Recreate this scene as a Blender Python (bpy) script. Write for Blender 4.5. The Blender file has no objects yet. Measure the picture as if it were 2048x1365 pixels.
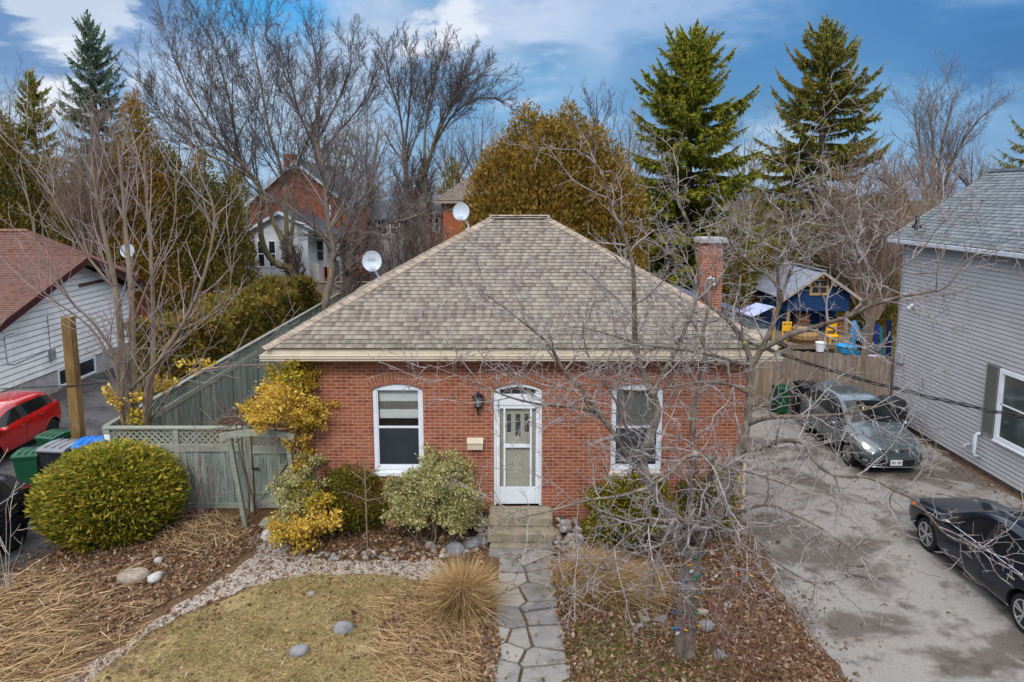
import bpy, bmesh, math, random
import numpy as np
from mathutils import Vector, Matrix, Euler
from mathutils.bvhtree import BVHTree
R = math.radians
scene = bpy.context.scene
COL = scene.collection

# ------------------------------------------------------------------ camera
CAM_H, PITCH, FPX, CX, CY = 7.28, R(8.0), 1400.0, 1024.0, 587.0
cam_data = bpy.data.cameras.new('camera')
cam_data.sensor_width = 36.0
cam_data.lens = FPX / 2048.0 * 36.0
cam_data.shift_y = -(682.5 - CY) / 2048.0
cam_data.clip_start = 0.2
cam_data.clip_end = 2000.0
cam = bpy.data.objects.new('camera', cam_data)
cam.location = (0, 0, CAM_H)
cam.rotation_euler = (R(90) - PITCH, 0, 0)
COL.objects.link(cam)
scene.camera = cam
cp, sp = math.cos(PITCH), math.sin(PITCH)

def ray(x, y):
    a, b = (x - CX) / FPX, (CY - y) / FPX
    return (a, cp + b * sp, -sp + b * cp)
def gnd(x, y, z=0.0):
    "photo pixel -> the point on the horizontal plane at height z"
    d = ray(x, y); t = (z - CAM_H) / d[2]
    return Vector((d[0] * t, d[1] * t, z))
def at(x, y, Y):
    "photo pixel -> the point at distance Y in front of the camera"
    d = ray(x, y); t = Y / d[1]
    return Vector((d[0] * t, Y, CAM_H + d[2] * t))

# ------------------------------------------------------------------ sky and light
SUN_EL, SUN_AZ = R(44), R(190)      # azimuth clockwise from +Y
EXPOSURE = 0.30
world = bpy.data.worlds.new('World'); scene.world = world; world.use_nodes = True
wt = world.node_tree; wt.nodes.clear()

class NT:
    "small wrapper that makes node graphs short to write"
    def __init__(s, tree): s.t = tree; s.N = tree.nodes; s.L = tree.links
    def node(s, kind, props=None, **ins):
        n = s.N.new('ShaderNode' + kind)
        for k, v in (props or {}).items(): setattr(n, k, v)
        for k, v in ins.items(): s.put(n, k.replace('_', ' '), v)
        return n
    def put(s, n, key, v):
        sk = n.inputs[key] if not isinstance(key, int) else n.inputs[key]
        if hasattr(v, 'is_linked') or hasattr(v, 'links'): s.L.new(v, sk)
        else:
            if sk.type == 'RGBA' and len(v) == 3: v = (*v, 1)
            sk.default_value = v
    def math(s, op, a, b=None, c=None, clamp=False):
        n = s.node('Math', dict(operation=op, use_clamp=clamp))
        for i, v in enumerate((a, b, c)):
            if v is not None: s.put(n, i, v)
        return n.outputs[0]
    def vmath(s, op, a, b=None):
        n = s.node('VectorMath', dict(operation=op))
        s.put(n, 0, a)
        if b is not None: s.put(n, 1, b)
        return n.outputs['Value'] if op in ('DOT_PRODUCT', 'LENGTH', 'DISTANCE') else n.outputs[0]
    def sep(s, v):
        n = s.node('SeparateXYZ'); s.put(n, 0, v); return n.outputs
    def comb(s, x=0., y=0., z=0.):
        n = s.node('CombineXYZ')
        for i, v in enumerate((x, y, z)): s.put(n, i, v)
        return n.outputs[0]
    def noise(s, vec, scale, detail=3., rough=.55, dist=0.):
        n = s.node('TexNoise', Scale=scale, Detail=detail, Roughness=rough, Distortion=dist)
        if vec is not None: s.put(n, 'Vector', vec)
        return n.outputs['Fac']
    def white(s, vec):
        n = s.node('TexWhiteNoise', dict(noise_dimensions='3D')); s.put(n, 'Vector', vec)
        return n.outputs['Value']
    def ramp(s, fac, stops, mode='LINEAR'):
        n = s.node('ValToRGB'); s.put(n, 'Fac', fac)
        cr = n.color_ramp; cr.interpolation = mode
        while len(cr.elements) < len(stops): cr.elements.new(0.5)
        for e, (p, c) in zip(cr.elements, stops):
            e.position = p; e.color = (*c, 1) if len(c) == 3 else c
        return n.outputs['Color']
    def fmap(s, fac, lo, hi, a=0., b=1., smooth=True):
        n = s.node('MapRange', dict(interpolation_type='SMOOTHSTEP' if smooth else 'LINEAR', clamp=True))
        for i, v in enumerate((fac, lo, hi, a, b)): s.put(n, i, v)
        return n.outputs[0]
    def mix(s, fac, a, b, blend='MIX'):
        n = s.node('Mix', dict(data_type='RGBA', blend_type=blend))
        s.put(n, 0, fac); s.put(n, 6, a); s.put(n, 7, b)
        return n.outputs[2]
    def scalevec(s, v, sx, sy, sz):
        return s.vmath('MULTIPLY', v, (sx, sy, sz))
    def bump(s, h, strength=.5, dist=.01):
        n = s.node('Bump', Strength=strength, Distance=dist, Height=h); return n.outputs[0]

def pixdir(x, y):
    return Vector(ray(x, y)).normalized()

def build_sky():
    n = NT(wt)
    sky = n.node('TexSky', dict(sky_type='NISHITA', sun_disc=False, sun_elevation=SUN_EL, sun_rotation=SUN_AZ,
                                altitude=200., air_density=1.2, dust_density=.6, ozone_density=2.5))
    d = n.node('TexCoord').outputs['Generated']
    z = n.sep(d)[2]
    # wind-drawn cloud coordinates: broad in azimuth, thinner in height
    dv = n.scalevec(d, 1., 1., 2.6)
    w1 = n.noise(dv, 3.2, 6., .58, .25)
    w2 = n.noise(n.vmath('ADD', dv, (7.3, 2.1, .4)), 7., 6., .6, .3)
    w3 = n.noise(n.vmath('ADD', n.scalevec(d, 1., 1., 3.4), (3.3, 9.1, 1.4)), 1.7, 4., .5, .2)
    hi = n.fmap(z, .02, .30)
    # blue-grey body of the cloud deck, and its lighter layers
    body = n.ramp(n.math('ADD', n.math('MULTIPLY', w1, .75), n.math('MULTIPLY', w3, .25)),
                  [(.36, (.075, .235, .50)), (.48, (.16, .37, .66)), (.58, (.35, .56, .82)), (.70, (.70, .80, .93))])
    G, K, B_, D_ = (.13, .26, .53), (.15, .29, .56), (.04, .40, .86), (.03, .18, .46)
    blobs = [  # photo direction, radius, colour, strength
        ((60, 40), .20, K, .95), ((200, 70), .15, G, .95), ((15, 110), .10, K, .9), ((330, 150), .09, (.30, .45, .72), .6), ((610, 12), .09, B_, .95), ((480, 40), .07, B_, .7), ((540, 95), .06, (.07, .36, .76), .5),
        ((650, 190), .13, (.62, .76, .95), .6), ((430, 200), .12, (.60, .74, .95), .7), ((1100, 140), .13, (.10, .31, .61), .85), ((980, 190), .13, (.16, .38, .68), .8), ((1130, 190), .11, (.20, .43, .73), .7),
        ((1200, 60), .13, (.48, .62, .86), .8), ((1480, 40), .14, (.42, .58, .85), .8), ((1720, 40), .17, (.16, .38, .72), .8), ((1960, 60), .15, (.11, .32, .67), .85), ((1500, 160), .13, (.12, .32, .63), .75), ((1330, 170), .12, (.08, .27, .56), .75),
        ((1880, 150), .30, D_, .9), ((2040, 180), .15, (.02, .15, .41), .9), ((1680, 180), .15, (.06, .24, .53), .75), ((1780, 290), .12, (.20, .44, .75), .7), ((2040, 310), .13, (.20, .43, .74), .6),
        ((760, 50), .10, (.58, .70, .90), .8), ((1000, 60), .12, (.62, .73, .91), .8), ((890, 50), .06, (.88, .92, 1.0), .9), ((130, 12), .05, (.8, .87, .97), .7),
        ((30, 225), .07, (.62, .74, .92), .85), ((120, 178), .052, (.92, .95, 1.02), .95), ((165, 200), .05, (.80, .87, .98), .75)]
    col = body
    wisps = n.fmap(w2, .55, .72, 0., .30)
    col = n.mix(wisps, col, (.74, .84, .97))
    dark = n.fmap(n.math('ADD', n.math('MULTIPLY', w3, .6), n.math('MULTIPLY', w2, .4)), .54, .40, 0., .7)
    col = n.mix(dark, col, (.10, .25, .50))
    warp = n.math('ADD', n.math('MULTIPLY', n.math('SUBTRACT', w2, .5), .30), n.math('MULTIPLY', n.math('SUBTRACT', w1, .5), .22))
    for (px, py), rad, c, st in blobs:
        dist = n.vmath('DISTANCE', n.scalevec(d, 1., 1., 1.5), Vector(pixdir(px, py)) * Vector((1, 1, 1.5)))
        f = n.fmap(n.math('ADD', dist, warp), rad * 1.2, rad * .35, 0., st)
        col = n.mix(f, col, c)
    # overhead and behind: pale broken overcast, with the clear sky between
    over = n.ramp(w3, [(.36, (.52, .62, .78)), (.5, (.86, .90, .98)), (.64, (1.15, 1.15, 1.14))])
    skycol = n.mix(n.fmap(z, .28, .50), n.vmath('MULTIPLY', col, (8., 8., 8.)), n.vmath('MULTIPLY', over, (19., 19., 19.2)))
    skycol = n.mix(.12, skycol, sky.outputs[0])
    bg = n.node('Background', Color=skycol, Strength=.1)
    out = n.node('OutputWorld'); n.L.new(bg.outputs[0], out.inputs[0])
build_sky()

sun_data = bpy.data.lights.new('sun', 'SUN'); sun_data.energy = 1.5; sun_data.angle = R(12); sun_data.color = (1, .95, .87)
sun = bpy.data.objects.new('sun', sun_data); COL.objects.link(sun)
sdir = Vector((math.sin(SUN_AZ) * math.cos(SUN_EL), math.cos(SUN_AZ) * math.cos(SUN_EL), math.sin(SUN_EL)))
sun.rotation_euler = sdir.to_track_quat('Z', 'Y').to_euler()
vs = scene.view_settings
vs.view_transform = 'Standard'; vs.look = 'None'; vs.exposure = EXPOSURE; vs.gamma = 1.0; vs.use_curve_mapping = False
try:
    scene.cycles.max_bounces = 6; scene.cycles.diffuse_bounces = 3; scene.cycles.glossy_bounces = 3
    scene.cycles.transmission_bounces = 4; scene.cycles.transparent_max_bounces = 8
    scene.cycles.use_denoising = True; scene.cycles.caustics_reflective = False; scene.cycles.caustics_refractive = False
except Exception: pass

# ------------------------------------------------------------------ objects: things, parts, setting
ORIGIN = {}
def link(o, parent=None):
    COL.objects.link(o)
    if parent is not None: o.parent = parent
    return o
def thing(name, label, cat, loc=(0, 0, 0), group=None):
    o = bpy.data.objects.new(name, None); o.location = loc; o.empty_display_size = .2
    COL.objects.link(o); ORIGIN[o.name] = Vector(loc)
    return tag(o, label, cat, group)
def tag(o, label=None, cat=None, group=None, kind=None):
    if label: o['label'] = label
    if cat: o['category'] = cat
    if group: o['group'] = group
    if kind: o['kind'] = kind
    return o
def root_of(o):
    while o.parent is not None: o = o.parent
    return o
def npmesh(name, V, F, mat=None, parent=None, smooth=False, midx=None, uv=None, local=False):
    "V (n,3), F (m,k) or a list of index lists -> ONE mesh object; vertices in world metres unless local"
    V = np.asarray(V, dtype=np.float32).reshape(-1, 3)
    if parent is not None and not local:
        V = V - np.array(ORIGIN.get(root_of(parent).name, Vector((0, 0, 0))), dtype=np.float32)
    me = bpy.data.meshes.new(name)
    me.vertices.add(len(V)); me.vertices.foreach_set('co', V.ravel())
    if isinstance(F, np.ndarray):
        m, k = F.shape
        loops = F.ravel().astype(np.int32); starts = np.arange(0, m * k, k, dtype=np.int32)
        tot = np.full(m, k, dtype=np.int32)
    else:
        tot = np.array([len(f) for f in F], dtype=np.int32); m = len(F)
        loops = np.array([i for f in F for i in f], dtype=np.int32)
        starts = np.concatenate([[0], np.cumsum(tot)[:-1]]).astype(np.int32) if m else np.zeros(0, np.int32)
    me.loops.add(len(loops)); me.loops.foreach_set('vertex_index', loops)
    me.polygons.add(m); me.polygons.foreach_set('loop_start', starts); me.polygons.foreach_set('loop_total', tot)
    if midx is not None: me.polygons.foreach_set('material_index', np.asarray(midx, dtype=np.int32))
    me.polygons.foreach_set('use_smooth', np.full(m, bool(smooth)))
    me.update(calc_edges=True)
    if uv is not None:
        lay = me.uv_layers.new(name='UVMap'); lay.data.foreach_set('uv', np.asarray(uv, dtype=np.float32).ravel())
    for mm in (mat if isinstance(mat, (list, tuple)) else [mat]):
        if mm is not None: me.materials.append(mm)
    o = bpy.data.objects.new(name, me)
    return link(o, parent)

class MB:
    "collects shapes for ONE mesh; faces get metric UVs (u level along the face, v up it) unless given"
    def __init__(s): s.v = []; s.f = []; s.m = []; s.uv = []
    def face(s, pts, m=0, uv=None):
        i = len(s.v); s.v.extend([tuple(p) for p in pts]); s.f.append(list(range(i, i + len(pts)))); s.m.append(m); s.uv.append(uv)
    def add(s, V, F, m=0):
        i = len(s.v); s.v.extend([tuple(p) for p in V])
        for f in F: s.f.append([i + k for k in f]); s.m.append(m); s.uv.append(None)
    def box(s, x0, y0, z0, x1, y1, z1, m=0):
        x0, x1 = sorted((x0, x1)); y0, y1 = sorted((y0, y1)); z0, z1 = sorted((z0, z1))
        V = [(x0, y0, z0), (x1, y0, z0), (x1, y1, z0), (x0, y1, z0), (x0, y0, z1), (x1, y0, z1), (x1, y1, z1), (x0, y1, z1)]
        s.add(V, [(0, 3, 2, 1), (4, 5, 6, 7), (0, 1, 5, 4), (1, 2, 6, 5), (2, 3, 7, 6), (3, 0, 4, 7)], m)
    def obox(s, c, size, rot=None, m=0):
        "box of a size centred at c, turned by a 3x3 matrix or an euler triple"
        M = rot if isinstance(rot, Matrix) else (Euler(rot).to_matrix() if rot else Matrix.Identity(3))
        h = [k / 2 for k in size]; c = Vector(c)
        V = [c + M @ Vector((sx * h[0], sy * h[1], sz * h[2])) for sz in (-1, 1) for sx, sy in ((-1, -1), (1, -1), (1, 1), (-1, 1))]
        s.add(V, [(0, 3, 2, 1), (4, 5, 6, 7), (0, 1, 5, 4), (1, 2, 6, 5), (2, 3, 7, 6), (3, 0, 4, 7)], m)
    def beam(s, a, b, w, h, up=(0, 0, 1), m=0):
        "rectangular bar from a to b, w wide and h along up"
        a, b = Vector(a), Vector(b); d = (b - a); L = d.length; d.normalize()
        u = Vector(up); x = d.cross(u)
        if x.length < 1e-4: x = d.cross(Vector((1, 0, 0)))
        x.normalize(); u = x.cross(d)
        s.obox((a + b) / 2, (w, L, h), Matrix((x, d, u)).transposed(), m)
    def tube(s, pts, rad, n=6, m=0, caps=True):
        pts = [Vector(p) for p in pts]; k = len(pts)
        rad = [rad] * k if isinstance(rad, (int, float)) else rad
        V = []
        ref = Vector((.31, .17, .94))
        for i, p in enumerate(pts):
            t = (pts[min(i + 1, k - 1)] - pts[max(i - 1, 0)]).normalized()
            if abs(t.dot(ref)) > .95: ref = Vector((.9, .4, .1))
            x = t.cross(ref).normalized(); y = t.cross(x)
            for j in range(n):
                a = 2 * math.pi * j / n
                V.append(p + (x * math.cos(a) + y * math.sin(a)) * rad[i])
        F = [(i * n + j, i * n + (j + 1) % n, (i + 1) * n + (j + 1) % n, (i + 1) * n + j) for i in range(k - 1) for j in range(n)]
        if caps: F += [tuple(range(n))[::-1], tuple(range((k - 1) * n, k * n))]
        s.add(V, F, m)
    def cyl(s, a, b, r0, r1=None, n=12, m=0):
        s.tube([a, b], [r0, r0 if r1 is None else r1], n, m)
    def lathe(s, c, prof, n=16, axis='z', m=0):
        "profile [(radius, height)] turned about an axis through c"
        V = []
        for r, h in prof:
            for j in range(n):
                a = 2 * math.pi * j / n; p = (r * math.cos(a), r * math.sin(a), h)
                if axis == 'x': p = (p[2], p[0], p[1])
                if axis == 'y': p = (p[0], p[2], p[1])
                V.append((c[0] + p[0], c[1] + p[1], c[2] + p[2]))
        k = len(prof)
        F = [(i * n + j, i * n + (j + 1) % n, (i + 1) * n + (j + 1) % n, (i + 1) * n + j) for i in range(k - 1) for j in range(n)]
        F += [tuple(range(n))[::-1], tuple(range((k - 1) * n, k * n))]
        s.add(V, F, m)
    def prism(s, poly, a, b, plane='xz', m=0):
        "a closed outline pushed from a to b; plane names its two axes"
        ax = {'xz': lambda p, q: (p[0], q, p[1]), 'yz': lambda p, q: (q, p[0], p[1]), 'xy': lambda p, q: (p[0], p[1], q)}[plane]
        k = len(poly)
        V = [ax(p, a) for p in poly] + [ax(p, b) for p in poly]
        F = [tuple(range(k)), tuple(range(k, 2 * k))[::-1]] + [(i, k + i, k + (i + 1) % k, (i + 1) % k) for i in range(k)]
        s.add(V, F, m)
    def uvs(s):
        out = []
        for f, uv in zip(s.f, s.uv):
            if uv is not None: out.extend(uv); continue
            P = [Vector(s.v[i]) for i in f]
            nrm = Vector((0, 0, 0))
            for i in range(len(P)): nrm += (P[i]).cross(P[(i + 1) % len(P)])
            if nrm.length < 1e-12: out.extend([(0, 0)] * len(P)); continue
            nrm.normalize()
            if abs(nrm.z) > .95: u, v = Vector((1, 0, 0)), Vector((0, 1, 0))
            else:
                u = Vector((0, 0, 1)).cross(nrm).normalized(); v = nrm.cross(u)
                if abs(nrm.z) < .05: v = Vector((0, 0, 1))
            out.extend([(p.dot(u), p.dot(v)) for p in P])
        return out
    def build(s, name, mat, parent=None, smooth=False, bevel=0., local=False, fix=True):
        o = npmesh(name, s.v, s.f, mat, parent, smooth, s.m, s.uvs(), local)
        if fix or bevel:
            bm = bmesh.new(); bm.from_mesh(o.data)
            if bevel:
                bmesh.ops.remove_doubles(bm, verts=bm.verts, dist=1e-5)
                es = [e for e in bm.edges if len(e.link_faces) == 2 and e.calc_face_angle(0) > .5]
                bmesh.ops.bevel(bm, geom=es, offset=bevel, segments=2, profile=.6, affect='EDGES', clamp_overlap=True)
            bmesh.ops.recalc_face_normals(bm, faces=bm.faces)
            bm.to_mesh(o.data); bm.free()
        return o
def structure(o): o['kind'] = 'structure'; return o
def stuff(o, label, cat): return tag(o, label, cat, kind='stuff')
def copy_thing(src, loc, rot=None, scl=None, label=None):
    c = src.copy(); COL.objects.link(c); c.location = loc
    if rot is not None: c.rotation_euler = rot
    if scl is not None: c.scale = scl if not isinstance(scl, (int, float)) else (scl,) * 3
    if label: c['label'] = label
    def kids(a, b):
        for ch in [o for o in a.children]:
            d = ch.copy(); COL.objects.link(d); d.parent = b; kids(ch, d)
    kids(src, c)
    return c

# ------------------------------------------------------------------ materials
def newmat(name):
    m = bpy.data.materials.new(name); m.use_nodes = True; m.node_tree.nodes.clear()
    return m, NT(m.node_tree)
def finish(m, n, col, rough=.7, metal=0., normal=None, spec=.3, coat=0., trans=0., alpha=None):
    b = n.node('BsdfPrincipled', Base_Color=col, Roughness=rough, Metallic=metal)
    b.inputs['Specular IOR Level'].default_value = spec
    b.inputs['Coat Weight'].default_value = coat
    b.inputs['Coat Roughness'].default_value = .04
    b.inputs['Transmission Weight'].default_value = trans
    if normal is not None: n.L.new(normal, b.inputs['Normal'])
    o = n.node('OutputMaterial'); n.L.new(b.outputs[0], o.inputs[0])
    return m
def uvc(n): return n.node('UVMap').outputs[0]
def objc(n): return n.node('TexCoord').outputs['Object']

def m_plain(name, col, rough=.6, metal=0., spec=.3, coat=0., var=.12, scale=6., dirt=None):
    m, n = newmat(name); c = objc(n)
    f = n.noise(c, scale, 4.)
    k = n.mix(n.fmap(f, .3, .7), tuple(x * (1 - var) for x in col), tuple(min(1, x * (1 + var)) for x in col))
    if dirt: k = n.mix(n.fmap(n.noise(c, scale * .35, 5., .65), .48, .72, 0., .55), k, dirt)
    return finish(m, n, k, n.fmap(f, .2, .8, max(.02, rough - .07), min(1, rough + .07)), metal, None, spec, coat)
def m_brick(name, c1, c2, c3, mortar, bw=.222, bh=.0747, ms=.0055, stain=.25):
    m, n = newmat(name); uv = uvc(n)
    wob = n.math('MULTIPLY', n.math('SUBTRACT', n.noise(uv, 9., 2.), .5), .004)
    vv = n.vmath('ADD', uv, n.comb(wob, wob, 0.))
    br = n.node('TexBrick', dict(offset=.5), Vector=vv, Color1=c1, Color2=c2, Mortar=mortar, Scale=1., Mortar_Size=ms, Mortar_Smooth=.15, Bias=0., Brick_Width=bw, Row_Height=bh)
    fac = br.outputs['Fac']
    # a per-brick third tone
    s = n.sep(vv); row = n.math('FLOOR', n.math('DIVIDE', s[1], bh))
    colm = n.math('FLOOR', n.math('ADD', n.math('DIVIDE', s[0], bw), n.math('MULTIPLY', n.math('MODULO', n.math('ABSOLUTE', row), 2.), .5)))
    w = n.white(n.comb(colm, row, 3.))
    k = n.mix(n.math('MULTIPLY', n.fmap(w, .6, 1.), n.math('SUBTRACT', 1., fac)), br.outputs['Color'], c3)
    f = n.noise(uv, 40., 4., .7)
    k = n.mix(n.fmap(f, .35, .75, 0., .30), k, tuple(x * .55 for x in c1))
    k = n.mix(n.fmap(n.noise(uv, .9, 5., .6), .45, .75, 0., stain), k, tuple(min(1, x * 1.5 + .03) for x in c1))
    h = n.math('ADD', n.math('MULTIPLY', fac, -1.), n.math('MULTIPLY', f, .35))
    return finish(m, n, k, .85, 0, n.bump(h, .7, .006), .2)
def m_shingle(name, pal, tw=.30, moss=None, streak=.25):
    "pal: four granule colours; UV v counts courses in units of one, u is in metres"
    m, n = newmat(name); uv = uvc(n); s = n.sep(uv)
    row = n.math('FLOOR', s[1])
    r0 = n.white(n.comb(row, 5., 1.))
    u = n.math('ADD', n.math('DIVIDE', s[0], tw), n.math('MULTIPLY', r0, 13.))
    cell = n.math('FLOOR', u); w = n.white(n.comb(cell, row, 2.)); w2 = n.white(n.comb(cell, row, 8.))
    # a laminated tab covers a random share of each cell
    fr = n.math('FRACT', u)
    tab = n.math('LESS_THAN', fr, n.math('ADD', n.math('MULTIPLY', w2, .45), .30))
    idx = n.math('ADD', n.math('MULTIPLY', w, .62), n.math('MULTIPLY', tab, .38))
    k = n.ramp(idx, [(0., pal[0]), (.33, pal[1]), (.62, pal[2]), (.9, pal[3])])
    g = n.noise(uv, 55., 3., .8)
    g2 = n.node('TexNoise', Scale=2.3, Detail=4., Roughness=.6); n.put(g2, 'Vector', n.scalevec(uv, 1., .12, 1.))
    k = n.mix(n.fmap(g, .3, .7, 0., .35), k, tuple(x * .6 for x in pal[1]))
    k = n.mix(n.fmap(g2.outputs[0], .45, .75, 0., streak), k, tuple(min(1, x * 1.35) for x in pal[3]))
    if moss:
        f = n.math('MULTIPLY', n.fmap(s[1], 3.4, .0), n.fmap(n.noise(n.scalevec(uv, 1., .15, 1.), 3., 5., .7), .42, .62, 0., .75))
        k = n.mix(f, k, moss)
    h = n.math('ADD', n.math('MULTIPLY', tab, .8), n.math('MULTIPLY', g, .25))
    return finish(m, n, k, .92, 0, n.bump(h, .6, .006), .15)
def m_wood(name, c1, c2, c3, along='z', plank=.0, rough=.85, scale=1., blot=None):
    "weathered boards: grain runs along an axis"
    m, n = newmat(name); c = objc(n)
    st = {'z': (14., 14., 1.1), 'x': (1.1, 14., 14.), 'y': (14., 1.1, 14.)}[along]
    isl = n.node('NewGeometry').outputs['Random Per Island']
    c = n.vmath('ADD', c, n.comb(n.math('MULTIPLY', isl, 9.), n.math('MULTIPLY', isl, 5.), n.math('MULTIPLY', isl, 7.)))
    g = n.noise(n.scalevec(c, *[k * scale for k in st]), 2., 5., .65, .6)
    k = n.mix(n.fmap(isl, 0., 1., .0, 1., False), c1, c2)
    k = n.mix(n.fmap(g, .38, .68, 0., .85), k, c3)
    if blot: k = n.mix(n.fmap(n.noise(c, 1.6, 4., .6), .45, .7, 0., .65), k, blot)
    return finish(m, n, k, rough, 0, n.bump(g, .5, .006), .2)
def m_leaf(name, cols, rough=.6, transl=.25, patch=None, pscale=.8):
    "leaf faces: each leaf takes one of the plant's own colours"
    m, n = newmat(name)
    isl = n.node('NewGeometry').outputs['Random Per Island']
    k = n.ramp(isl, [(i / max(1, len(cols) - 1), c) for i, c in enumerate(cols)])
    if patch:
        k = n.mix(n.fmap(n.noise(objc(n), pscale, 3., .6), .46, .66, 0., .7), k, patch)
    d = n.node('BsdfPrincipled', Base_Color=k, Roughness=rough); d.inputs['Specular IOR Level'].default_value = .25
    t = n.node('BsdfTranslucent', Color=k)
    x = n.node('MixShader'); x.inputs[0].default_value = transl
    n.L.new(d.outputs[0], x.inputs[1]); n.L.new(t.outputs[0], x.inputs[2])
    o = n.node('OutputMaterial'); n.L.new(x.outputs[0], o.inputs[0])
    return m
def m_bark(name, c1, c2, c3=None, scale=9., lichen=None):
    m, n = newmat(name); c = objc(n)
    f = n.noise(n.scalevec(c, 1., 1., .35), scale, 5., .7)
    k = n.mix(n.fmap(f, .35, .65), c1, c2)
    if c3: k = n.mix(n.fmap(n.noise(c, scale * .33, 4., .6), .5, .72, 0., .8), k, c3)
    if lichen: k = n.mix(n.fmap(n.noise(c, scale * .8, 4., .7), .60, .70, 0., .9), k, lichen)
    return finish(m, n, k, .88, 0, n.bump(f, .7, .012), .15)
def m_glass(name, tint=(.03, .04, .05), rough=.04, spec=.8):
    m, n = newmat(name)
    f = n.noise(objc(n), 1.5, 2.)
    return finish(m, n, n.mix(n.fmap(f, .35, .65), tuple(x * .7 for x in tint), tuple(x * 1.3 for x in tint)), rough, 0, None, spec)
def m_clear(name, amount=.97, tint=(.92, .96, .97)):
    "thin window glass: mostly see-through with a sharp reflection"
    m, n = newmat(name)
    g = n.node('BsdfGlossy', Color=(1, 1, 1), Roughness=.02); t = n.node('BsdfTransparent', Color=tint)
    ge = n.node('NewGeometry'); cosi = n.math('ABSOLUTE', n.vmath('DOT_PRODUCT', ge.outputs['Incoming'], ge.outputs['Normal']))
    fr = n.math('ADD', .04, n.math('MULTIPLY', n.math('POWER', n.math('SUBTRACT', 1., cosi), 5.), .9))
    x = n.node('MixShader'); n.L.new(n.math('ADD', n.math('MULTIPLY', fr, .9), 1. - amount, clamp=True), x.inputs[0])
    n.L.new(t.outputs[0], x.inputs[1]); n.L.new(g.outputs[0], x.inputs[2])
    o = n.node('OutputMaterial'); n.L.new(x.outputs[0], o.inputs[0])
    return m
# ------------------------------------------------------------------ setting: ground, driveways, lawn, paths
rng = random.Random(11); nr = np.random.default_rng(11)
def m_ground():
    m, n = newmat('leaf_strewn_soil'); c = objc(n)
    f = n.noise(c, 2.2, 6., .7); g = n.noise(c, 26., 5., .75); v = n.noise(c, .35, 3.)
    k = n.ramp(g, [(.28, (.035, .020, .012)), (.45, (.105, .058, .032)), (.6, (.19, .112, .062)), (.75, (.30, .20, .13))])
    k = n.mix(n.fmap(f, .5, .68, 0., .55), k, (.055, .060, .022))
    y = n.sep(c)[1]
    far = n.fmap(n.math('ADD', y, n.math('MULTIPLY', v, 8.)), 26., 34.)
    k = n.mix(far, k, n.ramp(f, [(.35, (.065, .055, .028)), (.65, (.13, .12, .055))]))
    return finish(m, n, k, .95, 0, n.bump(n.math('ADD', g, f), .8, .03), .1)
def m_drive(name, base, worn, dark, crack=True, seed=0.):
    m, n = newmat(name); c = n.vmath('ADD', objc(n), (seed, seed * .7, 0.))
    g = n.noise(c, 90., 3., .8); sp = n.white(n.vmath('FLOOR', n.scalevec(c, 55., 55., 55.)) if False else n.vmath('SNAP', c, (.018, .018, .018)))
    a = n.noise(c, .55, 5., .62, .4); b = n.noise(n.vmath('ADD', c, (4., 9., 0.)), 1.5, 6., .66, .3)
    k = n.mix(n.fmap(a, .46, .58), worn, base)
    k = n.mix(n.fmap(b, .53, .67, 0., .8), k, dark)
    k = n.mix(n.fmap(sp, 0., 1., 0., .30, False), k, tuple(x * .45 for x in base))
    k = n.mix(n.fmap(g, .55, .8, 0., .35), k, tuple(min(1, x * 1.7) for x in worn))
    h = g
    if crack:
        vo = n.node('TexVoronoi', dict(feature='DISTANCE_TO_EDGE'), Scale=.55)
        n.put(vo, 'Vector', n.vmath('ADD', c, n.vmath('MULTIPLY', n.comb(n.noise(c, 3., 4.), n.noise(n.vmath('ADD', c, (5., 5., 5.)), 3., 4.), 0.), (.5, .5, 0.))))
        ln = n.math('MULTIPLY', n.fmap(vo.outputs['Distance'], .012, .002), n.fmap(n.noise(c, .6, 2.), .50, .60))
        k = n.mix(n.math('MULTIPLY', ln, .85), k, (.018, .014, .010))
        h = n.math('SUBTRACT', g, ln)
    return finish(m, n, k, .9, 0, n.bump(h, .5, .006), .2)
def m_lawn():
    m, n = newmat('dry_lawn'); c = objc(n)
    f = n.noise(c, 1.3, 5., .65); g = n.noise(c, 45., 4., .75)
    k = n.ramp(g, [(.3, (.16, .11, .05)), (.55, (.34, .26, .125)), (.75, (.50, .39, .21))])
    k = n.mix(n.fmap(f, .58, .74, 0., .45), k, (.22, .19, .07)); k = n.mix(n.fmap(n.noise(n.vmath('ADD', c, (3., 8., 0.)), .9, 5., .7), .47, .60, 0., .85), k, (.10, .062, .035))
    return finish(m, n, k, .95, 0, n.bump(g, .7, .02), .1)
def m_gravel():
    m, n = newmat('pale_gravel'); c = objc(n)
    vo = n.node('TexVoronoi', Scale=38.); n.put(vo, 'Vector', c)
    k = n.ramp(n.sep(vo.outputs['Color'])[0], [(.0, (.15, .12, .10)), (.35, (.26, .22, .19)), (.8, (.39, .345, .30))])
    f = n.noise(c, 1.6, 5., .7)
    k = n.mix(n.fmap(f, .52, .68, 0., .75), k, (.12, .08, .055))
    return finish(m, n, k, .9, 0, n.bump(vo.outputs['Distance'], .8, .02), .2)
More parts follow.
